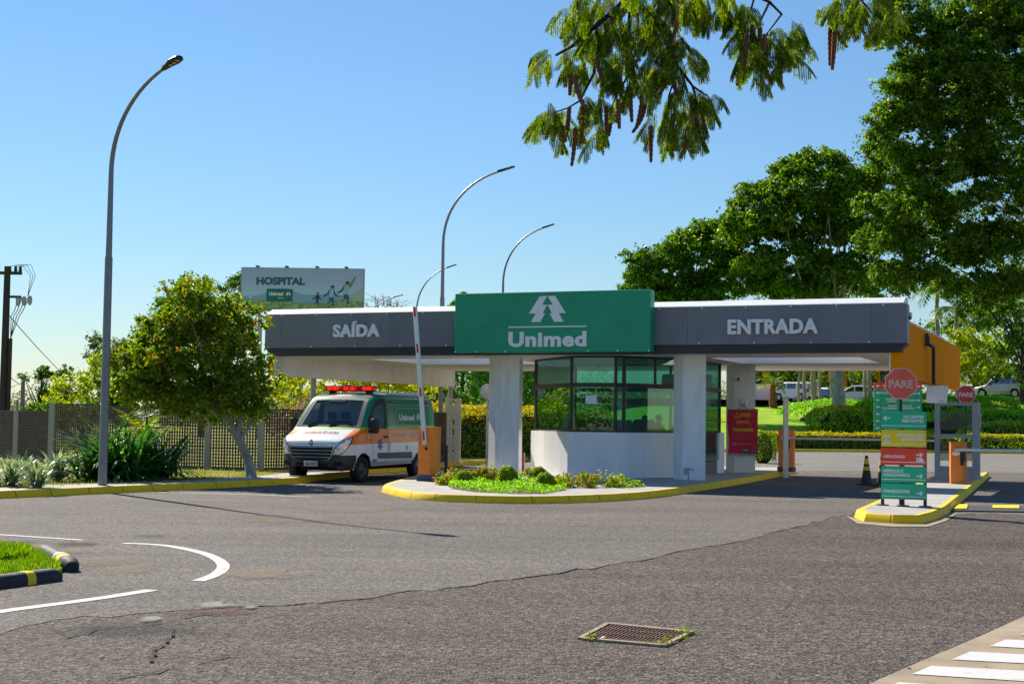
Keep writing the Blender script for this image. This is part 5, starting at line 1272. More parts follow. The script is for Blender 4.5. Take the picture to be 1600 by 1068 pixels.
# large green way-finding sign on the lawn
wp = P(1403, 640, 90.5); wf = empty("wayfinding_sign", (wp.x, 90.5, 0.1), -.02, "wide green two-column way-finding sign with red top row beyond the lane", "sign")
W2 = 1.49; zt0 = P(1403, 598, 90.5).z - .1; rh = .40
rows_ = [("EMERGÊNCIA", "SAÍDA"), ("ESTACIONAMENTO", "HEMODINÂMICA"), ("RECEPÇÃO\nCENTRAL", "RADIOTERAPIA"), ("PRONTO\nATENDIMENTO", "CENTRO DE\nDIAGNÓSTICO"), ("RESSONÂNCIA\nMAGNÉTICA", None), ("TOMOGRAFIA", None), ("ANTI-RÁBICA", None)]
for k, (a, b_) in enumerate(rows_):
    z1 = zt0 - k * (rh + .035); m = mat("sign_red", (.95, .07, .02), .5) if k == 0 else mat("way_green", (.004, .42, .24), .5)
    x1 = W2
    mb = MB(); mb.box(-W2, x1, -.05, .05, z1 - rh, z1, .02); r_ = mb.build("row_panel", m, wf)
    flat("arrow", arrow(.26, True), WFILM, r_, (-W2 + .24, -.05, z1 - rh / 2), (1, 0, 0), (0, 0, 1), .005)
    for j, t in enumerate(a.split("\n")): text("lettering", t, WFILM, r_, (-.08, -.05, z1 - rh * (.62 if "\n" not in a else .44) - j * .15 + (0.0)), (1, 0, 0), (0, 0, 1), .085 * len(t), .115, .03, .005, 'RIGHT')
    if b_:
        flat("arrow", arrow(.26), WFILM, r_, (W2 - .24, -.05, z1 - rh / 2), (1, 0, 0), (0, 0, 1), .005)
        for j, t in enumerate(b_.split("\n")): text("lettering", t, WFILM, r_, (.08, -.05, z1 - rh * (.62 if "\n" not in b_ else .44) - j * .15), (1, 0, 0), (0, 0, 1), .085 * len(t), .115, .03, .005, 'LEFT')
    if k < 6: mb = MB(); mb.box(-W2 + .05, x1 - .05, -.045, .045, z1 - rh - .034, z1 - rh - .001); mb.build("divider", mat("way_light_green", (.22, .55, .04), .5), wf)
for x in (-W2 + .2, W2 - .2): mb = MB(); mb.tube([(x, .08, 0), (x, .08, zt0 - .05)], .05, 8); mb.build("post", BLACK, wf, 40)
# virus warning banner, dispenser and bullet camera on the rear pillar
bx_, by_ = 11.72, 7.45
pn = empty("warning_banner", B(12.22, 7.50, 1.38), -TH, "dark red health warning banner hanging on the rear white pillar", "banner")
BAN = mat("banner_red", (.62, .02, .065), .45, .12, 4); BYEL = mat("banner_yellow", (.80, .42, .02), .5); BPK = mat("banner_pink", (.62, .18, .25), .5)
mb = MB(); K = 12; V_ = []
for i in range(K + 1):
    z = -.67 + 1.34 * i / K
    for j in range(9): x = -.46 + .92 * j / 8; V_.append((x + (.03 * math.sin(i * .5) if j == 0 else 0), -.035 - .012 * math.sin(j * 1.1) * math.sin(i * .4), z))
mb.add(V_, [(i * 9 + j, i * 9 + j + 1, i * 9 + j + 10, i * 9 + j + 9) for i in range(K) for j in range(8)]); mb.build("sheet", BAN, pn, 60)
mb = MB(); mb.tube([(-.48, -.03, .68), (.48, -.03, .68)], .018, 8); mb.build("rod", PMETAL, pn, 40); mb = MB(); mb.tube([(-.48, -.03, -.68), (.5, -.03, -.68)], .02, 8); mb.build("rod", PMETAL, pn, 40)
BO = lambda x, z: ((x, -.052, z), (1, 0, 0), (0, 0, 1), .004)
flat("yellow_strip", rect(-.08, .24, -.05, .06), BYEL, pn, *BO(0, .5)); flat("warning_triangle", [(-.1, 0), (.1, 0), (0, .18)], BYEL, pn, *BO(-.17, .42)); flat("warning_mark", [(-.06, .03), (.06, .03), (0, .135)], BAN, pn, (-.17, -.056, .42), (1, 0, 0), (0, 0, 1), .004)
text("lettering", "ATENÇÃO", BAN, pn, (.1, -.056, .475), (1, 0, 0), (0, 0, 1), .24, .05, .02, .003)
text("lettering", "NOVO", BPK, pn, (.12, -.052, .36), (1, 0, 0), (0, 0, 1), .12, .03, .01, .003); text("lettering", "CORONA", BYEL, pn, (.0, -.052, .26), (1, 0, 0), (0, 0, 1), .42, .085, .05, .003); text("lettering", "VÍRUS COVID-19", BPK, pn, (-.04, -.052, .19), (1, 0, 0), (0, 0, 1), .3, .035, .01, .003)
flat("virus_dot", disc(0, 0, .05, 14), BPK, pn, *BO(.22, .21)); flat("virus_dot", disc(0, 0, .03, 12), BAN, pn, (.22, -.056, .21), (1, 0, 0), (0, 0, 1), .004)
flat("yellow_strip", rect(-.3, .32, -.045, .045), BYEL, pn, *BO(0, .06))
for z, w_ in ((-.03, .36), (-.075, .62), (-.15, .66), (-.2, .4)): text("lettering", "PARA SUA SEGURANÇA E PREVENÇÃO" if w_ > .5 else "USE MÁSCARA", BPK, pn, (0, -.052, z), (1, 0, 0), (0, 0, 1), w_, .022, .01, .003)
flat("white_seal", disc(0, 0, .08, 16, .055), BPK, pn, *BO(-.26, -.37)); text("lettering", "HIGIENIZE AS MÃOS", BYEL, pn, (.06, -.052, -.38), (1, 0, 0), (0, 0, 1), .42, .03, .01, .003)
flat("logo_patch", rrect(-.11, .11, -.05, .05, .02), mat("logo_green", (.005, .12, .08), .5), pn, *BO(.1, -.54)); text("lettering", "Unimed", WFILM, pn, (.1, -.056, -.56), (1, 0, 0), (0, 0, 1), .15, .035, .03, .003)
flat("corner_bubble", disc(0, 0, .09, 16), mat("banner_light", (.5, .06, .14), .5), pn, *BO(-.36, .56)); flat("corner_bubble", disc(0, 0, .1, 16), mat("banner_light", (.5, .06, .14), .5), pn, *BO(.34, -.55))
dp = empty("hand_dispenser", B(12.22, 7.6, 2.14), -TH, "small clear hand sanitiser dispenser above the red banner", "dispenser")
mb = MB(); mb.box(-.12, .12, -.12, -.0, 0, .24, .03); mb.build("body", mat("clear_plastic", (.75, .76, .78), .2), dp); mb = MB(); mb.box(-.07, .07, -.135, -.12, .02, .1, .005); mb.build("push_plate", PMETAL, dp)
cm = empty("bullet_camera", B(12.08, 7.6, 2.98), -TH, "white bullet camera on the rear pillar under the ceiling", "camera")
mb = MB(); mb.tube([(-.02, 0, 0), (.02, -.2, -.01)], .05, 12); mb.build("housing", CLAD, cm, 40); mb = MB(); mb.tube([(.02, -.2, -.01), (.024, -.215, -.012)], .042, 12); mb.build("lens", BLACK, cm, 40)
mx_ = P(1076, 737, 37.3); jb = empty("junction_box", (mx_.x, 37.3, .15), -.3, "small grey junction box with tap on a short pipe by the front pillar", "junction box")
mb = MB(); mb.tube([(0, 0, 0), (0, 0, .18)], .022, 8); mb.build("pipe", PMETAL, jb, 40); mb = MB(); mb.box(-.13, .02, -.05, .05, .16, .34, .01); mb.build("box", PMETAL, jb); mb = MB(); mb.tube([(.02, 0, .3), (.09, -.02, .3), (.12, -.03, .27)], .02, 8); mb.build("tap", CHROME, jb, 40)
rp_ = P(816, 733, 42.5); o = empty("red_board", (rp_.x, 42.5, .15), -.1, "narrow dark red panel standing behind the left white pillar", "board")
mb = MB(); mb.box(-.11, .05, -.03, .03, .0, .55, .01); mb.build("panel", mat("dark_red_panel", (.35, .015, .03), .5), o); mb = MB(); mb.box(.052, .075, -.03, .03, 0, .55); mb.build("edge", PMETAL, o)
# round grey mirror behind the left pillar
q = P(762, 612, 44); o = empty("round_mirror", (q.x, 44, .15), .2, "round grey traffic mirror seen edge on behind the left pillar", "mirror")
mb = MB(); mb.lathe([(.24, 0), (.22, -.03), (.12, -.06), (.001, -.07)], 20, (0, 0, q.z - .15), 'y', False); mb.build("disc", PMETAL, o, 40); mb = MB(); mb.tube([(0, .04, 0), (0, .04, q.z - .15)], .03, 8); mb.build("post", PMETAL, o, 40)
# ------------------------------------------------------------------ street lamps
LAMPG = mat("galvanised_pole", (.22, .23, .25), .45, .1, 3, metal=.6); LED = mat("lamp_lens_cream", (.5, .46, .34), .3)
def lamp(label, loc, rz, h, reach, r=.09, arc=.27):
    o = empty("street_lamp", loc, rz, label, "street lamp", "curved street lamps"); mb = MB(); z1 = h * (1 - arc)
    mb.tube([(0, 0, 0), (0, 0, h * .55)], [r * 1.1, r * .95], 12); mb.build("pole", LAMPG, o, 40)
    mb = MB(); mb.tube([(0, 0, h * .55), (0, 0, z1)], [r * .8, r * .62], 12); 
    pts = [(0, 0, z1)]; n = 14
    for i in range(1, n + 1):
        t = i / n; pts.append((reach * .80 * (t ** 1.9), 0, z1 + (h - z1) * (1 - .55 * (1 - t) ** 1.8 - .45 * (1 - t)) * .90))
    mb.tube(pts, [r * .62 - r * .2 * i / n for i in range(n + 1)], 10); mb.build("arm", LAMPG, o, 40)
    e, p0 = Vector(pts[-1]), Vector(pts[-2]); d = (e - p0).normalized(); d = Vector((d.x, 0, d.z * .9)).normalized(); L = reach * .27
    mb = MB(); s = []; u = Vector((-d.z, 0, d.x))
    for t, w_, h_ in ((-.02, .045, .05), (.05, .07, .06), (.22, .09, .055), (.3, .10, .05), (.6, .15, .045), (.85, .13, .035), (.97, .07, .025), (1, .02, .012)):
        c = e + d * L * t; s.append([c + Vector((0, w_, 0)) + u * -.01, c + Vector((0, w_ * .6, 0)) + u * h_, c + Vector((0, -w_ * .6, 0)) + u * h_, c + Vector((0, -w_, 0)) + u * -.01, c + Vector((0, -w_ * .7, 0)) - u * .03, c + Vector((0, w_ * .7, 0)) - u * .03])
    vs = [p for q in s for p in q]; fs = [(i * 6 + j, i * 6 + (j + 1) % 6, (i + 1) * 6 + (j + 1) % 6, (i + 1) * 6 + j) for i in range(7) for j in range(6)] + [tuple(range(5, -1, -1)), tuple(42 + j for j in range(6))]
    mb.add(vs, fs); hd = mb.build("lamp_head", BLACK, o, 40)
    for t in (.42, .6, .78):
        c = e + d * L * t - u * .034; mb = MB(); mb.ball(c, .045, 10, 6, (1, 1, .35)); mb.build("lens", LED, hd, 60)
    return o
la = G(160, 757.5, .15); la.z = .15
lamp("tall near street lamp on the left verge leaning over the road", la, math.radians(-44), 8.85, 2.42, .085, .24)
def lamp_at(px, D, pyt, reach, label, rz=0):
    p = P(px, 600, D); zt_ = P(px, pyt, D).z; lamp(label, (p.x, D, 0), rz, zt_, reach)
lamp_at(689, 55, 255, 2.55, "curved street lamp right behind the canopy, tallest of those over the grey fascia")
lamp_at(784, 75, 346, 2.5, "curved street lamp rising behind the top of the green sign")
lamp_at(649, 97, 410, 2.5, "thin curved street lamp crossing behind the taller one above the SAÍDA fascia")
lamp_at(566, 140, 458, 3.6, "farthest street lamp, only its arm showing beside the billboard")
lamp_at(855, 140, 452, 2.3, "street lamp whose head just clears the green sign top")
# ------------------------------------------------------------------ billboard
D = 104; q0 = P(377, 480, D); q1 = P(567, 480, D); zt_ = P(470, 419.5, D).z; bw = q1.x - q0.x; bh = 3.05; z0 = zt_ - bh
bbd = empty("billboard", ((q0.x + q1.x) / 2, D, 0), 0, "large HOSPITAL billboard with a leaping family over a meadow, above the canopy", "billboard")
def bm_print():
    m, n, o = newmat("billboard_print"); p = N(n, "ShaderNodeBsdfPrincipled"); n.links.new(p.outputs[0], o.inputs[0]); p.inputs["Roughness"].default_value = .5
    tc = N(n, "ShaderNodeTexCoord"); s = N(n, "ShaderNodeSeparateXYZ"); n.links.new(tc.outputs["Generated"], s.inputs[0])
    r = N(n, "ShaderNodeValToRGB"); e = r.color_ramp.elements; e[0].position = .26; e[0].color = (.42, .56, .72, 1); e[1].position = 1; e[1].color = (.42, .50, .72, 1)
    k = e.new(.35); k.color = (.50, .70, .82, 1); k = e.new(.7); k.color = (.44, .55, .76, 1)
    n.links.new(s.outputs[2], r.inputs[0]); n.links.new(r.outputs[0], p.inputs["Base Color"]); return m
mb = MB(); mb.box(-bw / 2, bw / 2, 0, .06, z0, zt_); mb.build("print", bm_print(), bbd)
BP = lambda x, z, k=0: ((x * bw - bw / 2, -.004 * k - .0, z0 + z * bh), (1, 0, 0), (0, 0, 1), .004)
hill = [(0, 0)] + [(x, .18 + .2 * math.exp(-((x - .33) / .14) ** 2) + .07 * math.exp(-((x - .7) / .2) ** 2)) for x in np.linspace(0, 1, 40)] + [(1, 0)]
flat("printed_hill", [(a * bw, b * bh) for a, b in hill], mat("print_hill", (.26, .44, .60), .6, .1), bbd, *BP(0, .15, 1))
hill2 = [(.72, .0)] + [(x, .42 * min(1, ((x - .72) / .28)) ** 1.1) for x in np.linspace(.74, 1, 12)] + [(1, 0)]
flat("printed_hill", [(a * bw, b * bh) for a, b in hill2], mat("print_hill_green", (.42, .56, .46), .6, .1), bbd, *BP(0, .15, 2))
rg = np.random.default_rng(11); mead = [(0, 0)] + [(x, .20 + .05 * rg.random() + .03 * math.sin(x * 9)) for x in np.linspace(0, 1, 120)] + [(1, 0)]
flat("printed_meadow", [(a * bw, b * bh) for a, b in mead], mat("print_meadow", (.28, .40, .17), .7, .55, 3.5), bbd, *BP(0, .0, 3))
TEAL = mat("print_teal", (.003, .13, .14), .5)
text("lettering", "HOSPITAL", TEAL, bbd, (.32 * bw - bw / 2, 0, z0 + .62 * bh), (1, 0, 0), (0, 0, 1), .40 * bw, .18 * bh, .05, .02)
flat("logo_patch", rrect(0, .215 * bw, 0, .30 * bh, .08), mat("print_logo_green", (.003, .17, .13), .5), bbd, *BP(.205, .215, 5))
text("lettering", "Unimed", WFILM, bbd, (.285 * bw - bw / 2, -.03, z0 + .36 * bh), (1, 0, 0), (0, 0, 1), .115 * bw, .09 * bh, .04, .004)
text("lettering", "Bauru", WFILM, bbd, (.325 * bw - bw / 2, -.03, z0 + .29 * bh), (1, 0, 0), (0, 0, 1), .045 * bw, .03 * bh, .01, .004)
for sg_ in (1, -1):
    flat("emblem", [((x - 706) / 265 * .36 * sg_, (289 - y) / 265 * .36) for x, y in half][::-sg_], WFILM, bbd, (.385 * bw - bw / 2, -.03, z0 + .36 * bh), (1, 0, 0), (0, 0, 1), .004)
def leaper(name, x, z, s, top, flip=1):
    M = {'d': mat("print_dark", (.02, .025, .03), .6), 's': mat("print_skin", (.24, .22, .08), .6), 't': top, 'j': mat("print_jeans", (.04, .12, .28), .6)}
    def L(pts, m, k): flat(name, [(a * s, b * s) for a, b in pts], M[m], bbd, (x * bw - bw / 2, -.004 * k - .016, z0 + z * bh), (1, 0, 0), (0, 0, 1), .004)
    return L
LB = mat("print_light_blue", (.30, .62, .80), .6); DG = mat("print_dark_green", (.03, .06, .035), .6)
for x, z, s, tp in ((.62, .13, .85, DG), (.735, .15, 1.25, LB), (.855, .20, 1.4, LB)):
    L = leaper("printed_figure", x, z, s, tp)
    L(disc(.08, 1.0, .1, 12), 's', 1); L([(.0, 1.05), (.0, .98), (.06, 1.02), (.18, 1.0), (.17, 1.1), (.07, 1.13)], 'd', 2)
    L([(-.1, .42), (.13, .42), (.2, .86), (.1, .92), (-.03, .86)], 't', 1); L([(-.06, .84), (-.14, .62), (-.4, .48), (-.42, .54), (-.2, .68), (-.06, .92)], 'd', 2)
    if x < .8: L([(.18, .88), (.26, .66), (.44, .5), (.42, .45), (.2, .6), (.14, .8)], 'd', 2)
    else: L([(.16, .84), (.26, .8), (.40, 1.06), (.52, 1.36), (.46, 1.38), (.32, 1.1), (.14, .92)], 's', 2)
    L([(-.1, .44), (.14, .44), (.2, .22), (.14, .02), (.08, .02), (.06, .22)], 'j', 2); L([(-.1, .44), (.04, .44), (.02, .2), (-.16, .06), (-.22, .08), (-.2, .14), (-.08, .22)], 'j', 3); L([(.06, .04), (.18, .06), (.2, .0), (.08, -.04)], 'd', 3)
mb = MB(); mb.box(-bw / 2 - .08, bw / 2 + .08, .07, .2, z0 - .05, zt_ + .06); mb.build("back_frame", PMETAL, bbd)
for x in (-.37, -.13, .12, .36): mb = MB(); mb.box(x * bw - .12, x * bw + .12, -.3, .1, zt_ + .07, zt_ + .16); mb.build("spotlight", BLACK, bbd)
for x in (-.35, 0, .35): mb = MB(); mb.tube([(x * bw, .35, -.2), (x * bw, .35, zt_ - .1)], .16, 10); mb.build("post", PMETAL, bbd, 40)
# ------------------------------------------------------------------ lattice fence
LAT = mat("lattice_concrete", (.13, .105, .09), .9, .2, 3, .3, 40, dirt=.5, dcol=(.05, .045, .04)); LPOST = mat("fence_post_concrete", (.44, .42, .39), .9, .15, 2, .3, 40, dirt=.5, dcol=(.1, .09, .08), streak=True)
def fxy(px, D): p = P(px, 650, D); return Vector((p.x, D, 0))
fpts = [(fxy(-70, 54), 1.72), (fxy(-20, 50.5), 1.72), (fxy(27, 47.6), 1.72), (fxy(82, 45.2), 1.95), (fxy(162, 43.8), 1.88), (fxy(242, 42.8), 1.95), (fxy(326, 41.9), 1.85), (fxy(409, 41.2), 1.85), (fxy(409, 41.2) + VV * 1.6 + UU * .55, 1.85)]
for k in range(6): fpts.append((fpts[-1][0] + VV * 1.6, 1.85))
fe = empty("lattice_fence", fpts[0][0], 0, "weathered grey concrete lattice fence with pierced squares along the left verge", "fence")
f0 = fpts[0][0]
for i, (p, h) in enumerate(fpts):
    q = p - f0; mb = MB(); mb.box(q.x - .09, q.x + .09, q.y - .1, q.y + .06, -.1, max(h, fpts[i - 1][1] if i else h) + .03, .01); mb.build("post", LPOST, fe)
for i in range(len(fpts) - 1):
    (a, h), (b, _) = fpts[i], fpts[i + 1]; d = (b - a); L = d.length; t = d.normalized(); nn = Vector((-t.y, t.x, 0)); mb = MB(); a_ = a - f0
    def bar(x0, x1, z0_, z1_, th):
        vs = [a_ + t * x + nn * y + Vector((0, 0, z)) for z in (z0_, z1_) for x, y in ((x0, -th), (x1, -th), (x1, th), (x0, th))]
        mb.add(vs, [(3, 2, 1, 0), (4, 5, 6, 7), (0, 1, 5, 4), (1, 2, 6, 5), (2, 3, 7, 6), (3, 0, 4, 7)])
    zb_ = .18; bar(0, L, 0, zb_, .05)
    nx = max(6, int(L / .093)); nz_ = 18; pz = (h - zb_) / nz_
    for j in range(nz_ + 1): wdt = .028 if j % 6 else .042; bar(0, L, zb_ + j * pz - wdt * .5, zb_ + j * pz + wdt * .5, .022)
    for j in range(nx + 1): wdt = .028 if j % 6 else .042; x = L * j / nx; bar(max(0, x - wdt * .5), x + wdt * .5, zb_, h, .019)
    mb.build("lattice_panel", LAT, fe)
# ------------------------------------------------------------------ utility poles and wires
def pole(label, px, D, pyt, r, gear=False):
    p = P(px, 600, D); h = P(px, pyt, D).z; o = empty("utility_pole", (p.x, D, -.2), 0, label, "utility pole", "poles beyond the fence")
    mb = MB(); mb.tube([(0, 0, 0), (0, 0, h + .2)], [r * 1.15, r * .8], 12); mb.build("shaft", mat("pole_wood", (.05, .042, .036), .9, .2) if gear else mat("pole_grey", (.20, .18, .16), .9, .2), o, 40)
    if gear:
        h += .2; mb = MB(); mb.box(-.5, .62, -.06, .06, h - .35, h - .22); mb.build("cross_arm", BLACK, o)
        for x in (-.4, .1, .35, .55): mb = MB(); mb.lathe([(.05, 0), (.09, .06), (.05, .12), (.08, .18), (.03, .24)], 10, (x, 0, h - .22)); mb.build("insulator", BLACK, o, 40)
        mb = MB(); mb.box(.1, .62, -.05, .05, h - 1.35, h - 1.25); mb.build("cross_arm", BLACK, o)
        for x in (.5, .75, 1.0): mb = MB(); mb.lathe([(.04, 0), (.1, .1), (.1, .3), (.05, .4)], 10, (x, 0, h - 1.75 + x * .1)); mb.tube([(.3, 0, h - 1.3), (x, 0, h - 1.4)], .03, 6); mb.build("fuse_switch", PMETAL, o, 40)
        mb = MB(); mb.tube([(.27, -.1, .5), (.27, -.1, h * .62)], .075, 8); mb.build("conduit", mat("rust_conduit", (.08, .03, .022), .8), o, 40)
        for k in range(4):
            mb = MB(); x = .25 + .12 * k; mb.tube([(.26, -.1, h * .62), (x, -.1, h * .74), (x + .1, 0, h - 1.9), (.5 + .14 * k, 0, h - 1.4)], .018, 5); mb.build("cable", BLACK, o, 40)
        for k in range(3):
            mb = MB(); mb.tube([(.1 + .2 * k, 0, h), (.6 + .2 * k, 0, h + .1), (1.0 + .1 * k, 0, h - .4), (.9, 0, h - 1.3)], .012, 5); mb.build("cable", BLACK, o, 40)
    return o
pole("thick dark utility pole with switches and cables at the far left edge", 6, 62, 416, .165, True)
pole("short grey pole between the far trees and the thick utility pole", 36, 100, 588, .16); pole("thin grey pole beside the two dark trees over the fence", 72, 120, 598, .1); pole("stub of a grey pole just above the fence near the left edge", 28, 110, 625, .09)
def wire(label, a, b, sag, r=.022):
    mb = MB(); mb.tube([a.lerp(b, t) - Vector((0, 0, sag * 4 * t * (1 - t))) for t in np.linspace(0, 1, 12)], r, 5); o = mb.build("overhead_wire", BLACK); tag(o, label, "wire", "overhead wires"); return o
wire("upper overhead wire slanting down from the thick utility pole to the trees", P(10, 488, 62), P(128, 610, 118), .2); wire("lower overhead wire from the thick pole to the short grey pole", P(10, 582, 62), P(36, 602, 100), .1); wire("slack wire hanging between the left edge and the short grey pole", P(-30, 590, 70), P(36, 594, 100), .5)
# orange hospital building behind the trees
hb = empty("hospital_building", (P(1330, 600, 176).x, 178, 3.6), -.15, "orange hospital building with white trim behind the car park trees", "building")
mb = MB(); mb.box(-14, 6, 0, 14, 0, 7.2); mb.build("wall", ORNG, hb); mb = MB(); mb.box(-14.2, 6.2, -.25, 14.2, 7.21, 7.8); mb.build("parapet", WHITE, hb); mb = MB(); mb.box(-14, 6, -.05, -.003, 0, 1.6); mb.build("plinth", WHITE, hb)
for x in range(-12, 5, 4): 
    mb = MB(); mb.box(x, x + 1.6, -.04, -.004, 2.6, 4.6); wn = mb.build("window", DARKGL, hb); mb = MB(); mb.box(x - .08, x + 1.68, -.07, -.002, 4.61, 4.75); mb.box(x - .08, x + 1.68, -.07, -.002, 2.45, 2.59); mb.build("window_trim", CLAD, wn)
o = empty("garden_wall", (P(1195, 620, 150).x, 150, 3.6), .1, "low white garden wall behind the fat palm trunk", "wall"); mb = MB(); mb.box(-3, 4, 0, .2, 0, 2.0); mb.build("wall", WHITE, o); mb = MB(); mb.box(-3.05, 4.05, -.05, .25, 2.001, 2.08); mb.build("coping", CLAD, o)
o = empty("gate_pier", (P(1219, 620, 148).x, 148.6, 3.6), .1, "short orange pier at the end of the white garden wall", "pier"); mb = MB(); mb.box(-.3, .3, 0, .5, 0, 2.3); mb.build("wall", ORNG, o); mb = MB(); mb.box(-.36, .36, -.06, .56, 2.301, 2.4); mb.build("coping", CLAD, o)
# small litter
q = G(737, 783.5); mb = MB(); mb.add([(-.09, 0, .008), (.02, -.05, .01), (.11, .0, .03), (.05, .06, .05), (-.06, .05, .06)], [(0, 1, 2), (0, 2, 3), (0, 3, 4)]); o = mb.build("litter", WFILM); o.location = q; tag(o, "scrap of white litter lying against the yellow island kerb", "litter")
# ================================================================== PLANTS
BARK = mat("bark", (.13, .10, .075), .95, .3, 3, .5, 25); PBARK = mat("pale_bark", (.34, .31, .28), .95, .35, 2, .5, 20); DBARK = mat("dark_bark", (.05, .042, .035), .95, .3, 3, .4, 25)
LF_DARK = leafmat("dark_tree_leaf", [(0, (0.020, 0.065, 0.009)), (.5, (0.058, 0.151, 0.014)), (.85, (0.130, 0.274, 0.017)), (1, (0.230, 0.403, 0.029))], .46, patch=.4, pscale=.35)
LF_MID = leafmat("tree_leaf", [(0, (0.020, 0.065, 0.007)), (.5, (0.065, 0.162, 0.011)), (.85, (0.151, 0.281, 0.016)), (1, (0.259, 0.389, 0.027))], .5, patch=.35, pscale=.5)
LF_RED = leafmat("red_tipped_leaf", [(0, (.03, .085, .010)), (.4, (.11, .22, .014)), (.78, (.23, .34, .02)), (.9, (.33, .36, .025)), (.98, (.36, .24, .025)), (1, (.36, .12, .03))], .5, patch=.22, pscale=.9)
LF_YG = leafmat("yellow_green_leaf", [(0, (0.091, 0.169, 0.013)), (.5, (0.260, 0.364, 0.019)), (1, (0.468, 0.494, 0.039))], .5, patch=.35, pscale=.7)
LF_GOLD = leafmat("golden_leaf", [(0, (.22, .26, .01)), (.5, (.46, .42, .012)), (1, (.60, .50, .02))], .45, patch=.2)
LF_HEDGE = leafmat("hedge_leaf", [(0, (0.057, 0.152, 0.015)), (.5, (0.190, 0.342, 0.023)), (1, (0.456, 0.608, 0.038))], .46, patch=.3)
LF_CYP = leafmat("cypress_leaf", [(0, (0.030, 0.105, 0.018)), (.5, (0.075, 0.255, 0.024)), (1, (0.165, 0.405, 0.030))], .4, patch=.35, pscale=1.2)
LF_LAWN = leafmat("bright_cover_leaf", [(0, (0.075, 0.250, 0.013)), (.5, (0.163, 0.450, 0.019)), (1, (0.350, 0.575, 0.050))], .5, patch=.2)
LF_FAR = leafmat("far_tree_leaf", [(0, (0.060, 0.096, 0.060)), (.5, (0.120, 0.180, 0.084)), (1, (0.216, 0.276, 0.108))], .4, patch=.3, pscale=.3)
LF_STRAP = leafmat("strap_leaf", [(0, (0.018, 0.075, 0.018)), (.6, (0.053, 0.165, 0.030)), (1, (0.120, 0.285, 0.045))], .35, .35, patch=.1)
LF_BROM = leafmat("pale_rosette_leaf", [(0, (.10, .18, .06)), (.5, (.20, .30, .12)), (1, (.40, .46, .28))], .35, .4, patch=.1)
LF_BRN = leafmat("dry_brown_leaf", [(0, (.12, .07, .05)), (.5, (.24, .15, .12)), (1, (.38, .26, .20))], .4, patch=.2)
LF_PALM = leafmat("palm_leaf", [(0, (.03, .10, .012)), (.5, (.09, .20, .02)), (1, (.34, .34, .03))], .4, patch=.25)
# --- small tree with red tips, left
c0 = P(315, 560, 36.6); base = G(391, 746, .14)
def at(px, py, D): return tuple(P(px, py, D))
rng = np.random.default_rng(21)
tr = empty("red_tipped_tree", base, 0, "small round tree with red young tips and pale leaning trunk on the left verge", "tree")
E = [(at(318, 560, 36.6), (1.75, 1.7, 1.35)), (at(262, 600, 36.4), (1.2, 1.2, .75)), (at(372, 585, 36.7), (.95, 1.2, .95)), (at(300, 490, 36.8), (1.0, 1.0, .8)), (at(350, 505, 36.7), (1.0, 1.0, .75)), (at(235, 575, 36.5), (.95, .9, .8)), (at(212, 600, 36.5), (.65, .8, .6)), (at(250, 530, 36.6), (.7, .8, .6)), (at(283, 458, 36.7), (.35, .4, .45)), (at(382, 622, 36.4), (.65, .8, .5)), (at(325, 628, 36.4), (1.4, 1.2, .5)), (at(215, 610, 36.5), (.7, .7, .45))]
E = [(np.array(c) - np.array(base), r) for c, r in E]
C, p, o = crown(E, 330, 170, .30, rng, .8, -.85); quads("crown", leaf_quads(p, .105, o, .5, .55, .2, rng), LF_RED, tr)
mb = MB(); lp = lambda px, py, D: Vector(P(px, py, D)) - base
mb.tube([Vector((.05, 0, -.1)), lp(389, 722, 36.5), lp(380, 700, 36.45), lp(371, 682, 36.4), lp(360, 668, 36.4)], [.15, .12, .11, .105, .09], 9)
for tgt, r_ in (((345, 640), .065), ((372, 625), .07), ((336, 620), .05)):
    mb.tube([lp(371, 684, 36.4), lp((371 + tgt[0]) / 2 + 4, (684 + tgt[1]) / 2, 36.35), lp(tgt[0], tgt[1], 36.5), lp(tgt[0] - 8, tgt[1] - 45, 36.6)], [r_ * 1.2, r_, r_ * .8, r_ * .4], 7)
mb.tube([lp(374, 690, 36.4), lp(388, 668, 36.3), lp(405, 640, 36.4)], [.06, .05, .03], 7)
for c in C[rng.permutation(len(C))[:26]]: s0 = lp(352, 630, 36.5); c = Vector(c); mb.tube([s0, s0.lerp(c, .5) + Vector((0, 0, -.12)), c], [.035, .025, .01], 5)
mb.build("trunk", PBARK, tr, 60)
# --- dark rounded tree behind it and trees beyond the fence
def T(name, label, px, D, zb_, topy, r0, ells, ncl, per, cr, size, lm, bm, seed, **kw):
    b = P(px, 650, D); b.z = zb_
    tree(name, label, "tree", b, P(px, topy, D), r0, [(at(x, y, D + dd), r) for x, y, dd, r in ells], ncl, per, cr, size, lm, bm, seed, **kw)
T("umbrella_tree", "dark flat-topped tree behind the red-tipped tree and the billboard edge", 318, 116, 0, 520, .4, [(340, 455, 0, (3.4, 3, 1.1)), (278, 470, 0, (2.1, 2.2, .9)), (245, 505, 0, (1.5, 1.5, .75)), (300, 520, 0, (4.6, 3.4, 1.6)), (220, 540, 0, (1.9, 1.5, 1.1)), (368, 447, 0, (1.3, 1.6, .8)), (300, 480, 0, (3, 2.4, .9))], 150, 150, .7, .24, LF_DARK, DBARK, 31, nl=20, group="trees beyond the fence")
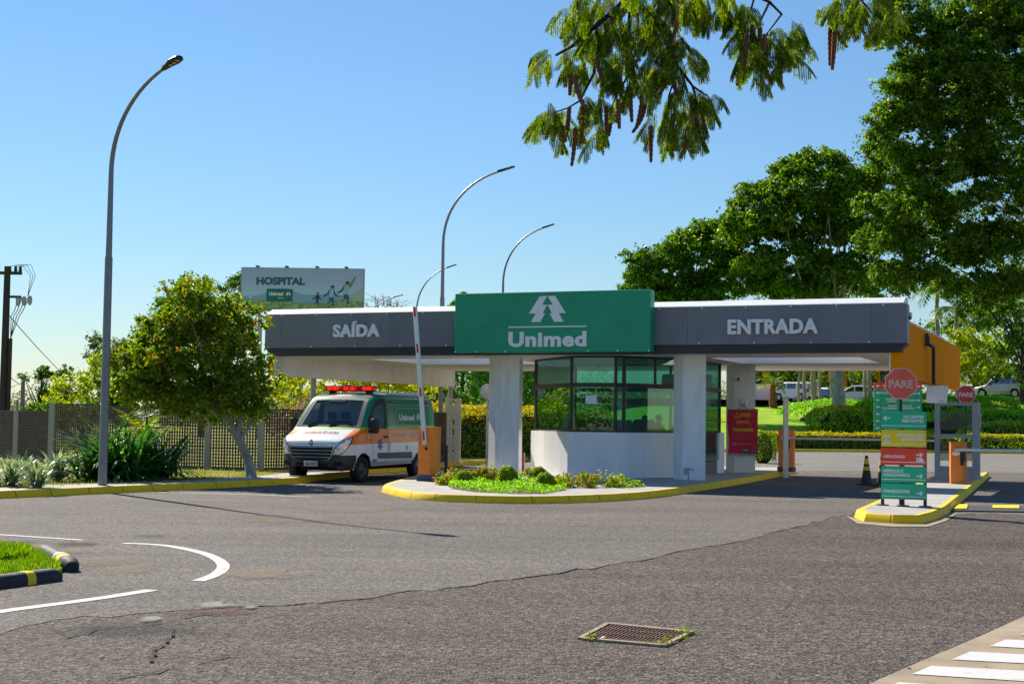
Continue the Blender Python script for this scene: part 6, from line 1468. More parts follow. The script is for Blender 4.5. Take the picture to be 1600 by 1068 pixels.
T("tall_thin_tree", "tall airy grey-green tree standing alone left of the near lamp post", 163, 105, 0, 560, .22, [(165, 545, 0, (1.3, 1.3, 1.1)), (150, 560, 0, (.9, 1, .8)), (180, 570, 0, (.9, 1, .8)), (163, 590, 0, (1.2, 1, .8)), (150, 530, 0, (.5, .6, .4)), (185, 548, 0, (.6, .6, .4))], 60, 70, .42, .2, LF_FAR, DBARK, 32, nl=16, flatz=.7, group="trees beyond the fence")
T("umbrella_tree", "darker flat-layered tree, left of the pair over the far fence", 62, 115, 0, 610, .2, [(66, 582, 0, (1.2, 1.2, .5)), (50, 590, 0, (.9, 1, .4)), (88, 590, 0, (.8, .8, .5)), (58, 610, 0, (.8, 1, .35)), (85, 615, 0, (1.2, 1, .6)), (50, 640, 0, (.6, .6, .4))], 46, 80, .42, .2, LF_DARK, DBARK, 33, nl=14, flatz=.45, group="trees beyond the fence")
T("umbrella_tree", "darker flat-layered tree, right of the pair, touching the fence top", 103, 112, 0, 610, .2, [(100, 590, 0, (.9, 1, .5)), (98, 612, 0, (1.3, 1.2, .7)), (116, 620, 0, (.8, .8, .6)), (105, 575, 0, (.5, .6, .3)), (90, 630, 0, (1.1, 1, .5))], 50, 80, .42, .2, LF_DARK, DBARK, 34, nl=14, flatz=.5, group="trees beyond the fence")
def bush(name, label, ells, ncl, per, cr, size, lm, seed, cat="bush", bm=BARK, group=None, nl=8, low=-.9, flatz=.8, base=None, bias=None):
    rng = np.random.default_rng(seed); c = np.mean([e[0] for e in ells], 0); b = Vector((c[0], c[1], base if base is not None else min(e[0][2] - e[1][2] for e in ells)))
    o = empty(name, b, 0, label, cat, group); C, p, n_ = crown([(np.array(e[0]) - np.array(b), e[1]) for e in ells], ncl, per, cr, rng, flatz, low)
    p[:, 2] = np.maximum(p[:, 2], .02)
    quads("foliage", leaf_quads(p, size, n_, .6, .5, .1, rng), lm, o)
    if nl:
        mb = MB()
        for k in C[rng.permutation(len(C))[:nl]]: mb.tube([(0, 0, -.05), tuple(np.array(k) * (.4, .4, .6)), tuple(k)], [.04 * size / .1, .03 * size / .1, .01], 5)
        mb.build("stems", bm, o)
    return o
bush("leafy_bush", "pale green bamboo-like bush behind the fence by the lamp post", [(at(130, 622, 70), (1.6, 1.5, 1.3)), (at(165, 600, 70), (1.0, 1.2, 1.6)), (at(100, 645, 70), (1.4, 1, .6))], 60, 110, .45, .17, LF_YG, 41, base=0, group="bushes beyond the fence")
bush("leafy_bush", "taller mid green bush between the lamp post and the red-tipped tree", [(at(190, 600, 66), (1.2, 1.2, 1.7)), (at(215, 560, 66), (.8, 1, 1.3)), (at(180, 640, 66), (1.4, 1, .8))], 60, 110, .45, .17, LF_MID, 42, base=0, group="bushes beyond the fence")
bush("leafy_bush", "low dark bush peeping over the fence beside the far tree pair", [(at(85, 648, 60), (1.0, 1, .5)), (at(55, 655, 60), (.7, .7, .4))], 24, 80, .35, .15, LF_MID, 43, base=0, group="bushes beyond the fence")
# yellow-green climbers behind the van and the fence
rear_l = lambda px, py, D: at(px, py, D)
bush("climbing_shrub", "big sunlit yellow-green shrub over the fence behind the ambulance", [(rear_l(520, 610, 50), (2.3, 1.2, 1.2)), (rear_l(470, 620, 48), (1.2, 1, 1.0)), (rear_l(590, 605, 53), (1.8, 1.2, 1.0)), (rear_l(560, 650, 51), (2.4, 1, 1.0)), (rear_l(640, 600, 56), (1.4, 1.2, .9)), (rear_l(445, 600, 48), (.6, .8, .6))], 150, 130, .38, .13, LF_YG, 44, base=0, nl=12)
bush("dry_shrub", "twiggy brownish shrub spilling over the fence left of the ambulance", [(rear_l(465, 655, 44.5), (.75, .6, .6)), (rear_l(450, 680, 44), (.5, .5, .5)), (rear_l(490, 640, 45), (.6, .5, .4))], 44, 70, .28, .085, LF_BRN, 45, base=0, nl=14)
bush("climbing_shrub", "dark leafy shrub in the shade behind the ambulance roof", [(rear_l(665, 610, 62), (1.6, 1, 1.4)), (rear_l(690, 640, 62), (1.2, 1, 1.2))], 60, 120, .42, .15, LF_DARK, 46, base=0)
# cypresses behind the exit lane
for (px, w_, D), l in (((722, 1.7, 72), "wide bright green cypress left of the white pillar"), ((800, 1.7, 74), "dense green cypress behind the left white pillar"), ((768, 1.3, 80), "narrow dark cypress in the gap between two wider cypresses"), ((845, 1.4, 80), "green cypress seen past the left edge of the guard booth")):
    b = P(px, 650, D); rng = np.random.default_rng(int(px)); o = empty("cypress", (b.x, D, 0), 0, l, "cypress", "cypresses behind the exit lane")
    n = 15000; z = rng.random(n) ** .8 * 7.4 + .5; g = rng.uniform(0, 6.283, n); prof = np.interp(z, [.4, 1.2, 3.2, 5.5, 7.2, 7.9], [.7, .95, 1.0, .8, .4, .05]) * w_ / 1.0
    lump = 1 + .18 * np.sin(g * 5 + z * 2.2) + .12 * np.sin(g * 9 - z * 3.7); r_ = prof * lump * (.72 + .3 * rng.random(n))
    p = np.column_stack([r_ * np.cos(g), r_ * np.sin(g), z]); nn_ = np.column_stack([np.cos(g), np.sin(g), .6 + 0 * g])
    q = leaf_quads(p, .22, nn_, .9, .38, -1.2, rng); quads("foliage", q, LF_CYP, o)
    mb = MB(); mb.tube([(0, 0, -.1), (0, 0, 3), (0, 0, 7)], [.16, .1, .03], 8); mb.build("trunk", DBARK, o)
# clipped hedges
def hedge(name, label, pts, h, w, lm, top, seed, dens=520, size=.09, cat="hedge", z0=None, topfrac=.22, group=None, rough=.12):
    """clipped hedge along a line: leaves on a lumpy box; `top`: material of the young growth on top"""
    rng = np.random.default_rng(seed); pts = [Vector((p[0], p[1], 0)) for p in pts]; b = pts[0].copy(); b.z = float(terr(b.x, b.y)) if z0 is None else z0
    o = empty(name, b, 0, label, cat, group); A, Bq, NA, NB = [], [], [], []; core = MB()
    for a, c in zip(pts[:-1], pts[1:]):
        L = (c - a).length; t = (c - a) / L; nn_ = Vector((-t.y, t.x, 0)); n = int(L * (h * 2 + w) * dens)
        u = rng.random(n) * L; s = rng.random(n) * (2 * h + w)
        off = np.where(s < h, -w / 2, np.where(s < h + w, s - h - w / 2, w / 2)); zz = np.where(s < h, s, np.where(s < h + w, h, 2 * h + w - s))
        lump = 1 + rough * np.sin(u * 2.1 + off * 3) * np.sin(u * .9 + zz * 4) + rng.normal(size=n) * .05
        off = off * lump - rng.random(n) * .12 * np.sign(off) * (np.abs(off) > w * .49); zz = zz * (1 + (lump - 1) * .6) + rng.normal(size=n) * .03
        X = a.x + t.x * u + nn_.x * off - b.x; Y = a.y + t.y * u + nn_.y * off - b.y
        Zg = (terr(X + b.x, Y + b.y) if z0 is None else np.full(n, z0)) - b.z
        p = np.column_stack([X, Y, Zg + zz]); nr = np.column_stack([nn_.x * np.sign(off), nn_.y * np.sign(off), np.where(zz > h * .9, 1.5, .35)])
        tp = zz > h * (1 - topfrac) - rng.random(n) * h * .12
        A.append(p[~tp]); NA.append(nr[~tp]); Bq.append(p[tp]); NB.append(nr[tp])
        k = max(2, int(L / 2)); 
        for i in range(k):
            x0, x1 = a.lerp(c, i / k), a.lerp(c, (i + 1) / k); zg = (float(terr(x0.x, x0.y)) if z0 is None else z0) - b.z
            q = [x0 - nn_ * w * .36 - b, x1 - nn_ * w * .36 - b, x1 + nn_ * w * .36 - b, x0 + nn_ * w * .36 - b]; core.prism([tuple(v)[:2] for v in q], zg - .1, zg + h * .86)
    quads("foliage", leaf_quads(np.concatenate(A), size, np.concatenate(NA), .7, .55, .1, rng), lm, o)
    if top is not None: quads("young_growth", leaf_quads(np.concatenate(Bq), size, np.concatenate(NB), .7, .55, .1, rng), top, o)
    core.build("stems", mat("hedge_shade_core", (.02, .03, .01), .95, .3), o); return o  # solid core, not stems; the hedge's inner shade is put into its colour
hedge("hedge", "tall clipped hedge with golden top behind the exit lane", [(P(672, 650, 57).x, 57), (P(850, 650, 60.5).x, 61), (P(950, 650, 63).x, 64.5)], 1.95, 1.2, LF_HEDGE, LF_GOLD, 51, 300, .12, z0=.12, group="clipped hedges")
hedge("hedge", "long low golden-topped hedge along the back kerb under the lawn", [(15.0, 88.2), (20, 88.9), (26, 89.5)], .95, .9, LF_YG, LF_GOLD, 52, 260, .13, z0=.12, topfrac=.32, group="clipped hedges")
def mound(name, label, px, py, D, r, lm, seed, n, size, top=None, cat="hedge", group="clipped hedges"):
    c = Vector(P(px, py, D)); rng = np.random.default_rng(seed); zg = float(terr(c.x, D)); o = empty(name, (c.x, D, zg), 0, label, cat, group)
    d = nrm(rng.normal(size=(n, 3))); d[:, 2] = np.where(d[:, 2] < -.5, -d[:, 2], d[:, 2]); f = 1 / np.maximum(np.max(np.abs(d), 1), .6) * .62 + .38      # squarish, clipped
    lump = 1 + .05 * np.sin(d[:, 0] * 7 + d[:, 2] * 4) + .04 * np.sin(d[:, 1] * 11) + rng.normal(size=n) * .025
    p = d * np.array(r) * (f * lump)[:, None] + np.array([0, 0, c.z - zg]); k = p[:, 2] > 0; p, d = p[k], d[k]; tp = (d[:, 2] > .62) & (rng.random(len(d)) < .8)
    if top is None: tp[:] = False
    quads("foliage", leaf_quads(p[~tp], size, d[~tp] + np.array([0, 0, .3]), .8, .55, .1, rng), lm, o)
    if top is not None: quads("young_growth", leaf_quads(p[tp], size, d[tp], .8, .55, .1, rng), top, o)
    mb = MB(); mb.ball((0, 0, c.z - zg), 1, 16, 10, (r[0] * .82, r[1] * .82, r[2] * .82)); mb.build("stems", mat("hedge_shade_core", (.02, .03, .01), .95, .3), o); return o  # solid ball core in place of stems, coloured dark as inner shade
mound("round_hedge", "broad rounded green hedge rising behind the round yellow-tipped one", 1340, 664, 117, (5.9, 3.5, 1.95), LF_LAWN, 61, 15000, .22)
mound("round_hedge", "rounded hedge with yellow tips in front of the broad green hedge", 1330, 664, 104, (2.9, 2.2, 1.3), LF_HEDGE, 62, 10000, .18, LF_GOLD)
mound("round_hedge", "long clipped green hedge behind the grey ticket frame", 1462, 668, 104, (5.6, 2.6, 2.3), LF_LAWN, 63, 15000, .2)
mound("round_hedge", "high green hedge bank below the silver estate car", 1562, 680, 99, (5.2, 2.6, 1.7), LF_LAWN, 64, 14000, .2)
mound("round_hedge", "lower front hedge at the right edge below the bank", 1604, 686, 94, (4.0, 2.2, 1.1), LF_HEDGE, 65, 9000, .18)
mound("round_shrub", "small rounded golden-green shrub at the right behind the lane barrier", 1545, 696, 90, (2.3, 1.2, .7), LF_HEDGE, 66, 5000, .15, LF_GOLD, "shrub", "golden shrubs along the back kerb")
mound("round_shrub", "golden shrub at the right photo edge behind the barrier arm", 1600, 696, 90.5, (1.4, 1.0, .65), LF_HEDGE, 67, 3500, .15, LF_GOLD, "shrub", "golden shrubs along the back kerb")
mound("round_shrub", "small golden shrub seen through the grey ticket frame", 1478, 697, 90.2, (1.3, 1.0, .65), LF_HEDGE, 68, 3500, .15, LF_GOLD, "shrub", "golden shrubs along the back kerb")
mound("round_shrub", "dense dark green shrub beside the rear pillar under the red banner", 1192, 702, 60, (.52, .6, .75), LF_HEDGE, 69, 4500, .07, LF_YG, "shrub", None)
# --- planted bed on the island
bedc = []
def topiary(px, py, D, r, label, seed):
    c = P(px, py, D); rng = np.random.default_rng(seed); o = empty("topiary_ball", (c.x, c.y, .15), 0, label, "topiary", "clipped round balls in the island bed"); n = 5200
    d = nrm(rng.normal(size=(n, 3))); p = d * r * (1 + .04 * np.sin(d[:, :1] * 8) + rng.normal(size=(n, 1)) * .035) + np.array([0, 0, c.z - .15]); p[:, 2] = np.maximum(p[:, 2], .01)
    quads("foliage", leaf_quads(p, .034, d, .9, .6, 0, rng), leafmat("topiary_leaf", [(0, (0.090, 0.198, 0.014)), (.5, (0.252, 0.396, 0.022)), (1, (0.540, 0.612, 0.054))], .42, patch=.2, pscale=3), o)
    mb = MB(); mb.ball((0, 0, c.z - .15), r * .9, 14, 9); mb.build("stems", mat("hedge_shade_core", (.02, .03, .01), .95, .3), o)  # ball core rather than stems; its dark colour stands for inner shade
topiary(793, 743, 33.6, .225, "largest round clipped ball, left of centre in the island bed", 71); topiary(725, 748, 32.6, .185, "smaller clipped ball nearest the orange barrier in the island bed", 72)
topiary(852, 752, 32.2, .20, "clipped ball at the middle front of the island bed", 73); topiary(842, 742, 35.3, .20, "dark clipped ball in the shade against the booth wall", 74)
bedp = [G(x, y, .15) for x, y in ((690, 752), (705, 763), (740, 768), (800, 771), (850, 771), (885, 765), (880, 755), (840, 750), (760, 746), (705, 745))]
rng = np.random.default_rng(80)
mb = MB(); mb.sheet(xy(bedp), .153); structure("bed_soil", mb, EARTH)
def inpoly(poly, n, rng):
    q = np.array([tuple(p)[:2] for p in poly]); tri = tessellate_polygon([[Vector((p[0], p[1], 0)) for p in q]]); ar = np.array([abs(np.cross(q[t[1]] - q[t[0]], q[t[2]] - q[t[0]])) for t in tri]); ar /= ar.sum()
    T_ = np.array(tri)[rng.choice(len(tri), n, p=ar)]; a, b = rng.random(n), rng.random(n); f = a + b > 1; a[f], b[f] = 1 - a[f], 1 - b[f]
    return q[T_[:, 0]] + (q[T_[:, 1]] - q[T_[:, 0]]) * a[:, None] + (q[T_[:, 2]] - q[T_[:, 0]]) * b[:, None]
p2 = inpoly(bedp, 12000, rng); p = np.column_stack([p2, .16 + rng.random(len(p2)) * .13 + .03 * np.sin(p2[:, 0] * 5)])
tag(quads("ground_cover", leaf_quads(p, .06, None, .9, .6, 0, rng), LF_LAWN), kind='stuff')
LF_IX = leafmat("ixora_leaf", [(0, (0.054, 0.135, 0.014)), (.45, (0.189, 0.324, 0.027)), (.8, (0.459, 0.513, 0.068)), (.9, (0.608, 0.405, 0.081)), (1, (0.837, 0.095, 0.041))], .42, patch=.08)
def bedbush(label, ells, seed, n=26, lm=None):
    bush("flowering_shrub", label, [(at(x, y, D), r) for x, y, D, r in ells], n, 90, .12, .055, lm or LF_IX, seed, "shrub", base=.15, nl=6, group="small shrubs in the island bed")
bedbush("red-flowered little shrub at the left end of the island bed", [(703, 748, 33.6, (.30, .25, .18)), (695, 752, 33.2, (.2, .2, .12))], 81)
bedbush("red-flowered little shrub between the two left clipped balls", [(758, 744, 34.4, (.38, .2, .16))], 82)
bedbush("yellow-green flowering shrub right of the middle clipped ball", [(905, 752, 33.0, (.55, .35, .22)), (940, 752, 33.2, (.35, .3, .2)), (880, 756, 32.6, (.3, .25, .16))], 83, 46)
bedbush("dark green low shrub at the shaded right end of the island bed", [(978, 754, 33.6, (.34, .3, .17)), (960, 756, 33.2, (.25, .25, .13))], 84, 26, LF_HEDGE)
bedbush("leafy shrub behind the largest clipped ball against the white pillar", [(810, 744, 35, (.35, .2, .15))], 85, 18)
# --- left verge planting
rng = np.random.default_rng(90)
for k, (px, py, L_s, lab) in enumerate(((18, 760, .75, "pale spiky rosette plant at the left photo edge"), (58, 762, .7, "pale spiky rosette second from the left edge"), (88, 752, .95, "larger pale spiky rosette nearest the dark strap-leaved clump"), (35, 748, .8, "pale spiky rosette in the back row of the bed"), (-20, 758, .8, "pale spiky rosette cut by the left photo edge"))):
    b = G(px, py, .14); o = empty("spiky_rosette", b, k, lab, "plant", "pale spiky rosettes on the left verge"); quads("leaves", rosette(130, L_s * .85, .05, .8, .1, 1.45, rng, 4, .02, .06), LF_BROM, o)
    mb = MB(); mb.lathe([(.10, -.02), (.09, .1), (.04, .2)], 10); mb.build("stem", BARK, o)
for (px, py, D, L_, n, lab) in ((200, 750, 31.6, 1.75, 210, "huge dark clump of long strap leaves behind the near lamp post"), (150, 750, 32.6, 1.5, 120, "dark strap-leaved clump just left of the near lamp post"), (245, 748, 32.4, 1.5, 120, "dark strap-leaved clump at the right end toward the fence")):
    b = G(px, py, .14); o = empty("strap_leaf_plant", b, 0, lab, "plant", "strap-leaved clumps on the left verge"); quads("leaves", rosette(n, L_, .10, 1.15, .25, 1.45, rng, 5, .02, .22), LF_STRAP, o)
    mb = MB(); mb.lathe([(.25, -.02), (.22, .2), (.08, .5)], 10); mb.build("stem", BARK, o)
def fern(name, label, b, n, L_, lm, rng, up=(.5, 1.3), group=None, arch=1.3, pin=16, pl=.2, stem=None):
    """arching fronds with paired leaflets"""
    o = empty(name, b, 0, label, "plant" if stem is None else "palm", group); Q = []; mb = MB()
    for i in range(n):
        az = rng.uniform(0, 6.283); el = rng.uniform(*up); l = L_ * rng.uniform(.75, 1.15); p = np.array([0, 0, stem or 0.05], float); pts = []
        for s in range(pin + 1):
            t = s / pin; e = el - arch * t * rng.uniform(.97, 1.03); d = np.array([math.cos(az) * math.cos(e), math.sin(az) * math.cos(e), math.sin(e)]); pts.append((p.copy(), d)); p = p + d * l / pin
        sd = np.array([-math.sin(az), math.cos(az), 0])
        for s, (q, d) in enumerate(pts[2:]):
            t = s / pin; w = pl * l * math.sin(math.pi * min(1, .18 + .8 * t)) 
            for g in (-1, 1):
                dr = sd * g * .85 + d * .55 + np.array([0, 0, -.35 * rng.uniform(.3, 1.3)]); dr /= np.linalg.norm(dr); nn_ = np.cross(dr, d); nn_ /= max(np.linalg.norm(nn_), 1e-6); bb_ = np.cross(nn_, dr) * w * .075
                Q.append([q - bb_ * .6, q + dr * w * .5 - bb_, q + dr * w, q + dr * w * .5 + bb_])
        mb.tube([q for q, d in pts[::4]], .012 * L_, 4)
    quads("fronds", np.array(Q), lm, o); mb.build("frond_stems", mat("frond_stem", (.14, .18, .03), .7), o); return o
fern("feathery_shrub", "light green feathery shrub behind the near lamp post", tuple(G(172, 742, .14) + Vector((0, 3.2, .9))), 26, 1.0, LF_YG, rng, (.2, 1.3), None, 1.0, 14, .26)
fern("feathery_shrub", "light green feathery shrub behind the pale rosettes", tuple(G(82, 740, .14)), 18, .8, LF_YG, rng, (.3, 1.3), None, 1.0, 14, .26)
vp = inpoly([(-14, 24), (-9.6, 30.0), (-7.6, 33.0), (-6.2, 36.2), (-6.4, 40), (-12, 41.5), (-20, 45), (-24, 40)], 11000, rng); az = rng.uniform(0, 6.283, len(vp)); hh = .07 * rng.uniform(.5, 1.6, len(vp))
bs = np.column_stack([vp, np.full(len(vp), .143)]); sd = np.column_stack([-np.sin(az), np.cos(az), 0 * az]); tp = bs + np.column_stack([np.cos(az) * hh * .5, np.sin(az) * hh * .5, hh])
tag(quads("verge_grass", np.stack([bs - sd * .008, bs + sd * .008, tp, bs * .5 + tp * .5 - sd * .006], 1), leafmat("verge_blade", [(0, (.12, .17, .015)), (1, (.34, .34, .06))], .45)), kind='stuff')
# --- big trees at the right
T("spreading_tree", "broad dark spreading tree, leftmost of those behind the canopy", 1075, 118, 1.0, 455, .5, [(1100, 395, 0, (4.0, 4, 1.9)), (1040, 430, 0, (3.0, 3, 1.4)), (1005, 405, 0, (1.6, 2, .5)), (1150, 440, 0, (4.2, 4, 1.8)), (1010, 450, 0, (1.8, 2, 1.1)), (1120, 365, 0, (2.4, 3, 1.0)), (1060, 470, 0, (3.6, 3, 1.0))], 420, 190, .72, .30, LF_DARK, DBARK, 101, nl=22, flatz=.6, r1=.09, group="big trees behind the canopy")
T("spreading_tree", "tall green spreading tree in the middle behind the ENTRADA fascia", 1310, 112, 1.6, 470, .55, [(1290, 300, 0, (5.0, 5, 2.0)), (1200, 310, 0, (2.6, 3, 1.3)), (1370, 290, 0, (3.6, 4, 1.9)), (1250, 345, 0, (5.0, 5, 1.7)), (1180, 370, 0, (2.4, 3, 1.3)), (1340, 360, 0, (4.4, 4, 2.0)), (1230, 410, 0, (3.8, 4, 1.4)), (1330, 430, 0, (4.6, 4, 1.6)), (1160, 345, 0, (1.6, 2, .9)), (1270, 262, 0, (3.0, 3, 1.0)), (1240, 455, 0, (3.2, 3, .8))], 680, 190, .78, .30, LF_MID, PBARK, 102, nl=26, flatz=.55, r1=.10, group="big trees behind the canopy")
T("towering_tree", "towering near tree filling the upper right corner", 1690, 92, 1.2, 330, .40, [(1405, 25, -12, (1.4, 2, 1.2)), (1385, 60, -12, (1.0, 1.5, .7)), (1440, 110, -12, (1.9, 2, 1.3)), (1400, 140, -12, (1.2, 1.6, .8)), (1370, 215, -12, (1.0, 1.5, .7)), (1400, 250, -12, (1.5, 2, .9)), (1375, 320, -12, (1.2, 1.5, .9)), (1375, 375, -12, (1.2, 1.6, .9)), (1400, 430, -12, (1.4, 1.6, .8)), (1560, 120, -12, (5.2, 5, 3.2)), (1640, 200, -12, (5.2, 5, 4.2)), (1470, 150, -12, (2.9, 3, 2.3)), (1450, 60, -12, (1.9, 2.5, 1.2)), (1420, 190, -12, (2.0, 2.5, 1.0)), (1480, 240, -12, (2.7, 3, 1.6)), (1540, 300, -12, (4.4, 4, 2.2)), (1430, 330, -12, (2.2, 3, 1.5)), (1400, 370, -12, (1.4, 2, .8)), (1480, 390, -12, (2.8, 3, 1.5)), (1580, 390, -12, (3.4, 3, 1.6)), (1380, 180, -12, (.9, 1.5, .6)), (1530, 20, -12, (3.2, 3, 1.8)), (1640, 50, -12, (4.4, 4, 2.6)), (1600, 460, -12, (2.6, 3, 1.2)), (1450, 440, -12, (1.8, 2, .8)), (1530, 450, -12, (2.0, 2, .9))], 1500, 210, .60, .21, LF_MID, PBARK, 103, nl=44, flatz=.6, fork=.35, r1=.08, group="big trees behind the canopy")
bush("leafy_bush", "tall dark foliage bank filling the right edge behind the parked estate car", [(at(1560, 520, 135), (5, 3, 4.5)), (at(1610, 480, 135), (4.5, 3, 5.5)), (at(1500, 530, 140), (4, 3, 3.5)), (at(1590, 600, 130), (4, 2.5, 2.5))], 170, 130, .85, .32, LF_DARK, 109, base=3.6)
T("leafy_tree", "darker mid-size tree with hanging foliage right of the orange wall", 1597, 106, 3.5, 540, .22, [(1560, 490, 0, (2.6, 2.5, 1.8)), (1590, 550, 0, (1.8, 2, 1.6)), (1520, 470, 0, (1.2, 1.5, 1.0)), (1600, 450, 0, (2.2, 2, 1.6)), (1585, 590, 0, (1.6, 1.5, 1.0))], 90, 130, .55, .22, LF_MID, DBARK, 104, nl=20, flatz=.7)
bush("leafy_bush", "bright sunlit bush behind the end of the orange wall", [(at(1530, 560, 112), (2.2, 2, 2.0)), (at(1560, 585, 112), (2.0, 2, 1.2)), (at(1505, 545, 112), (1.2, 1.5, 1.8))], 80, 120, .6, .24, LF_YG, 105, base=2.2)
bush("leafy_bush", "dark leafy mass over the parked cars between palms and pillar", [(at(1205, 590, 160), (3.4, 2, 2.2)), (at(1240, 585, 162), (2.6, 2, 2.2)), (at(1190, 615, 158), (1.8, 2, 1.6))], 70, 110, .8, .34, LF_MID, 106, base=3.6)
bush("leafy_bush", "green bushes in front of the orange hospital wall", [(at(1345, 600, 160), (2.4, 2, 1.4)), (at(1285, 598, 165), (1.6, 1.5, 1.0)), (at(1375, 580, 160), (2.4, 2, 2.4)), (at(1420, 570, 160), (3.2, 2, 3.0)), (at(1468, 580, 158), (3, 2, 3.0))], 100, 100, .8, .33, LF_MID, 107, base=3.6)
# palms in the lawn: trunks seen under the canopy beam
def palm(px, D, hh, r, lab, seed, lm=LF_PALM, n=16, fat=False, L_=2.6):
    b = P(px, 640, D); z = float(terr(b.x, D)); rng = np.random.default_rng(seed)
    o = fern("fat_palm" if fat else "palm_tree", lab, (b.x, D, z), n, L_, lm, rng, (.0, 1.35), None if fat else "slender palms at the edge of the lawn", 1.5, 18, .3, hh)
    mb = MB(); k = 14
    mb.tube([(0.05 * math.sin(i), 0, hh * i / k - .05) for i in range(k + 1)], [r * (1.25 if i == 0 else (1.12 if i % 2 else .92)) * ((1.25 - .5 * i / k) if fat else (1 - .2 * i / k)) for i in range(k + 1)], 9); mb.build("trunk", mat("palm_boot_bark", (.20, .09, .04), .95, .3) if fat else mat("palm_bark", (.30, .25, .22), .95, .25, 2), o, 50)
for k, (px, D, hh, r) in enumerate(((1248, 132, 5.6, .13), (1257, 134, 6.3, .17), (1271, 130, 7.4, .27), (1281, 136, 5.4, .15), (1300, 128, 7.6, .21), (1359, 128, 7.8, .2), (1352, 140, 6.5, .2))):
    palm(px, D, hh, r, ("thinnest pale palm trunk in front of the white minivan", "second palm trunk overlapping the back of the white minivan", "thick grey palm trunk right of the white minivan", "thin palm trunk in front of the blue hatchback", "brown palm trunk left of the pale mottled tree", "dark palm trunk left of the green way-finding sign", "palm trunk half behind the white saloon car")[k], 200 + k)
palm(1208, 136, 2.3, .33, "short fat palm with rough orange-brown trunk by the garden wall", 210, LF_PALM, 18, True, 1.7)
palm(1495, 118, 7.5, .18, "palm crown showing above the orange end wall", 211, n=18, L_=3.0); palm(1465, 125, 10.0, .2, "tall palm with grey trunk behind the roof corner", 212, n=18, L_=3.0)
T("mottled_tree", "pale mottled tree trunk rising behind the canopy beam", 1310, 124, 2.2, 520, .42, [(1310, 440, 0, (3.2, 3, 2.2)), (1270, 470, 0, (2.4, 2, 1.4)), (1350, 470, 0, (2.6, 2, 1.4))], 60, 90, .8, .3, LF_DARK, mat("mottled_bark", (.55, .56, .55), .95, .4, 1.6, .5, 12, dirt=.8, dcol=(.08, .10, .09)), 108, nl=14, flatz=.5)
# bare far tree behind the flashing, and leaf tip
rng = np.random.default_rng(77); b = P(605, 620, 150); o = empty("bare_tree", (b.x, 150, 0), 0, "bare leafless tree crown beyond the billboard", "tree", None); mb = MB()
top = [Vector(P(x, y, 150)) - Vector(b) * 1 for x, y in ((575, 480), (585, 468), (598, 464), (610, 466), (622, 470), (634, 478), (560, 485))]
top = [Vector(P(x, y, 150)) - Vector((b.x, 150, 0)) for x, y in ((560, 484), (572, 474), (585, 466), (598, 463), (610, 464), (622, 468), (634, 477), (590, 470), (604, 468), (616, 474))]
limbs(mb, (0, 0, 0), (0, 0, 9), .25, top, rng, fork=.7, r1=.06)
for t in top:
    for k in range(5): mb.tube([t * .93, t * .97 + Vector(rng.normal(size=3)) * .3, t + Vector((rng.normal() * .9, rng.normal() * .5, rng.uniform(-.3, .5)))], [.03, .025, .012], 4)
mb.build("branches", mat("bare_twig", (.22, .17, .15), .9), o)
# far belt of trees to the horizon
rng = np.random.default_rng(300); P_, O_ = [], []
for i in range(150):
    x = rng.uniform(-170, 190); y = rng.uniform(230, 330) if x < -20 or x > 60 else rng.uniform(250, 330); g = float(terr(x, y)); h = rng.uniform(2.5, 6.5) + (2.5 if x > 30 else 0); w_ = rng.uniform(5, 10)
    q, d = blob_pts((x, y, g + h * .45), (w_, 3, h * .55), 900, rng, .4); P_.append(q); O_.append(d + np.array([0, 0, .5]))
P_ = np.concatenate(P_); O_ = np.concatenate(O_); tag(quads("distant_woods", leaf_quads(P_, .5, O_, .6, .6, 0, rng), LF_FAR), kind='stuff')

P_, O_ = [], []
for i in range(46):
    x = -80 + i * 3.6 + rng.normal(); y = rng.uniform(-42, -34); h = rng.uniform(4, 9)
    q, d = blob_pts((x, y, h * .5), (rng.uniform(2.5, 4), 2.5, h * .5), 1500, rng, .3); P_.append(q); O_.append(d + np.array([0, 0, .5]))
tag(quads("roadside_woods", leaf_quads(np.concatenate(P_), .36, np.concatenate(O_), .6, .6, 0, rng), LF_MID), kind='stuff')

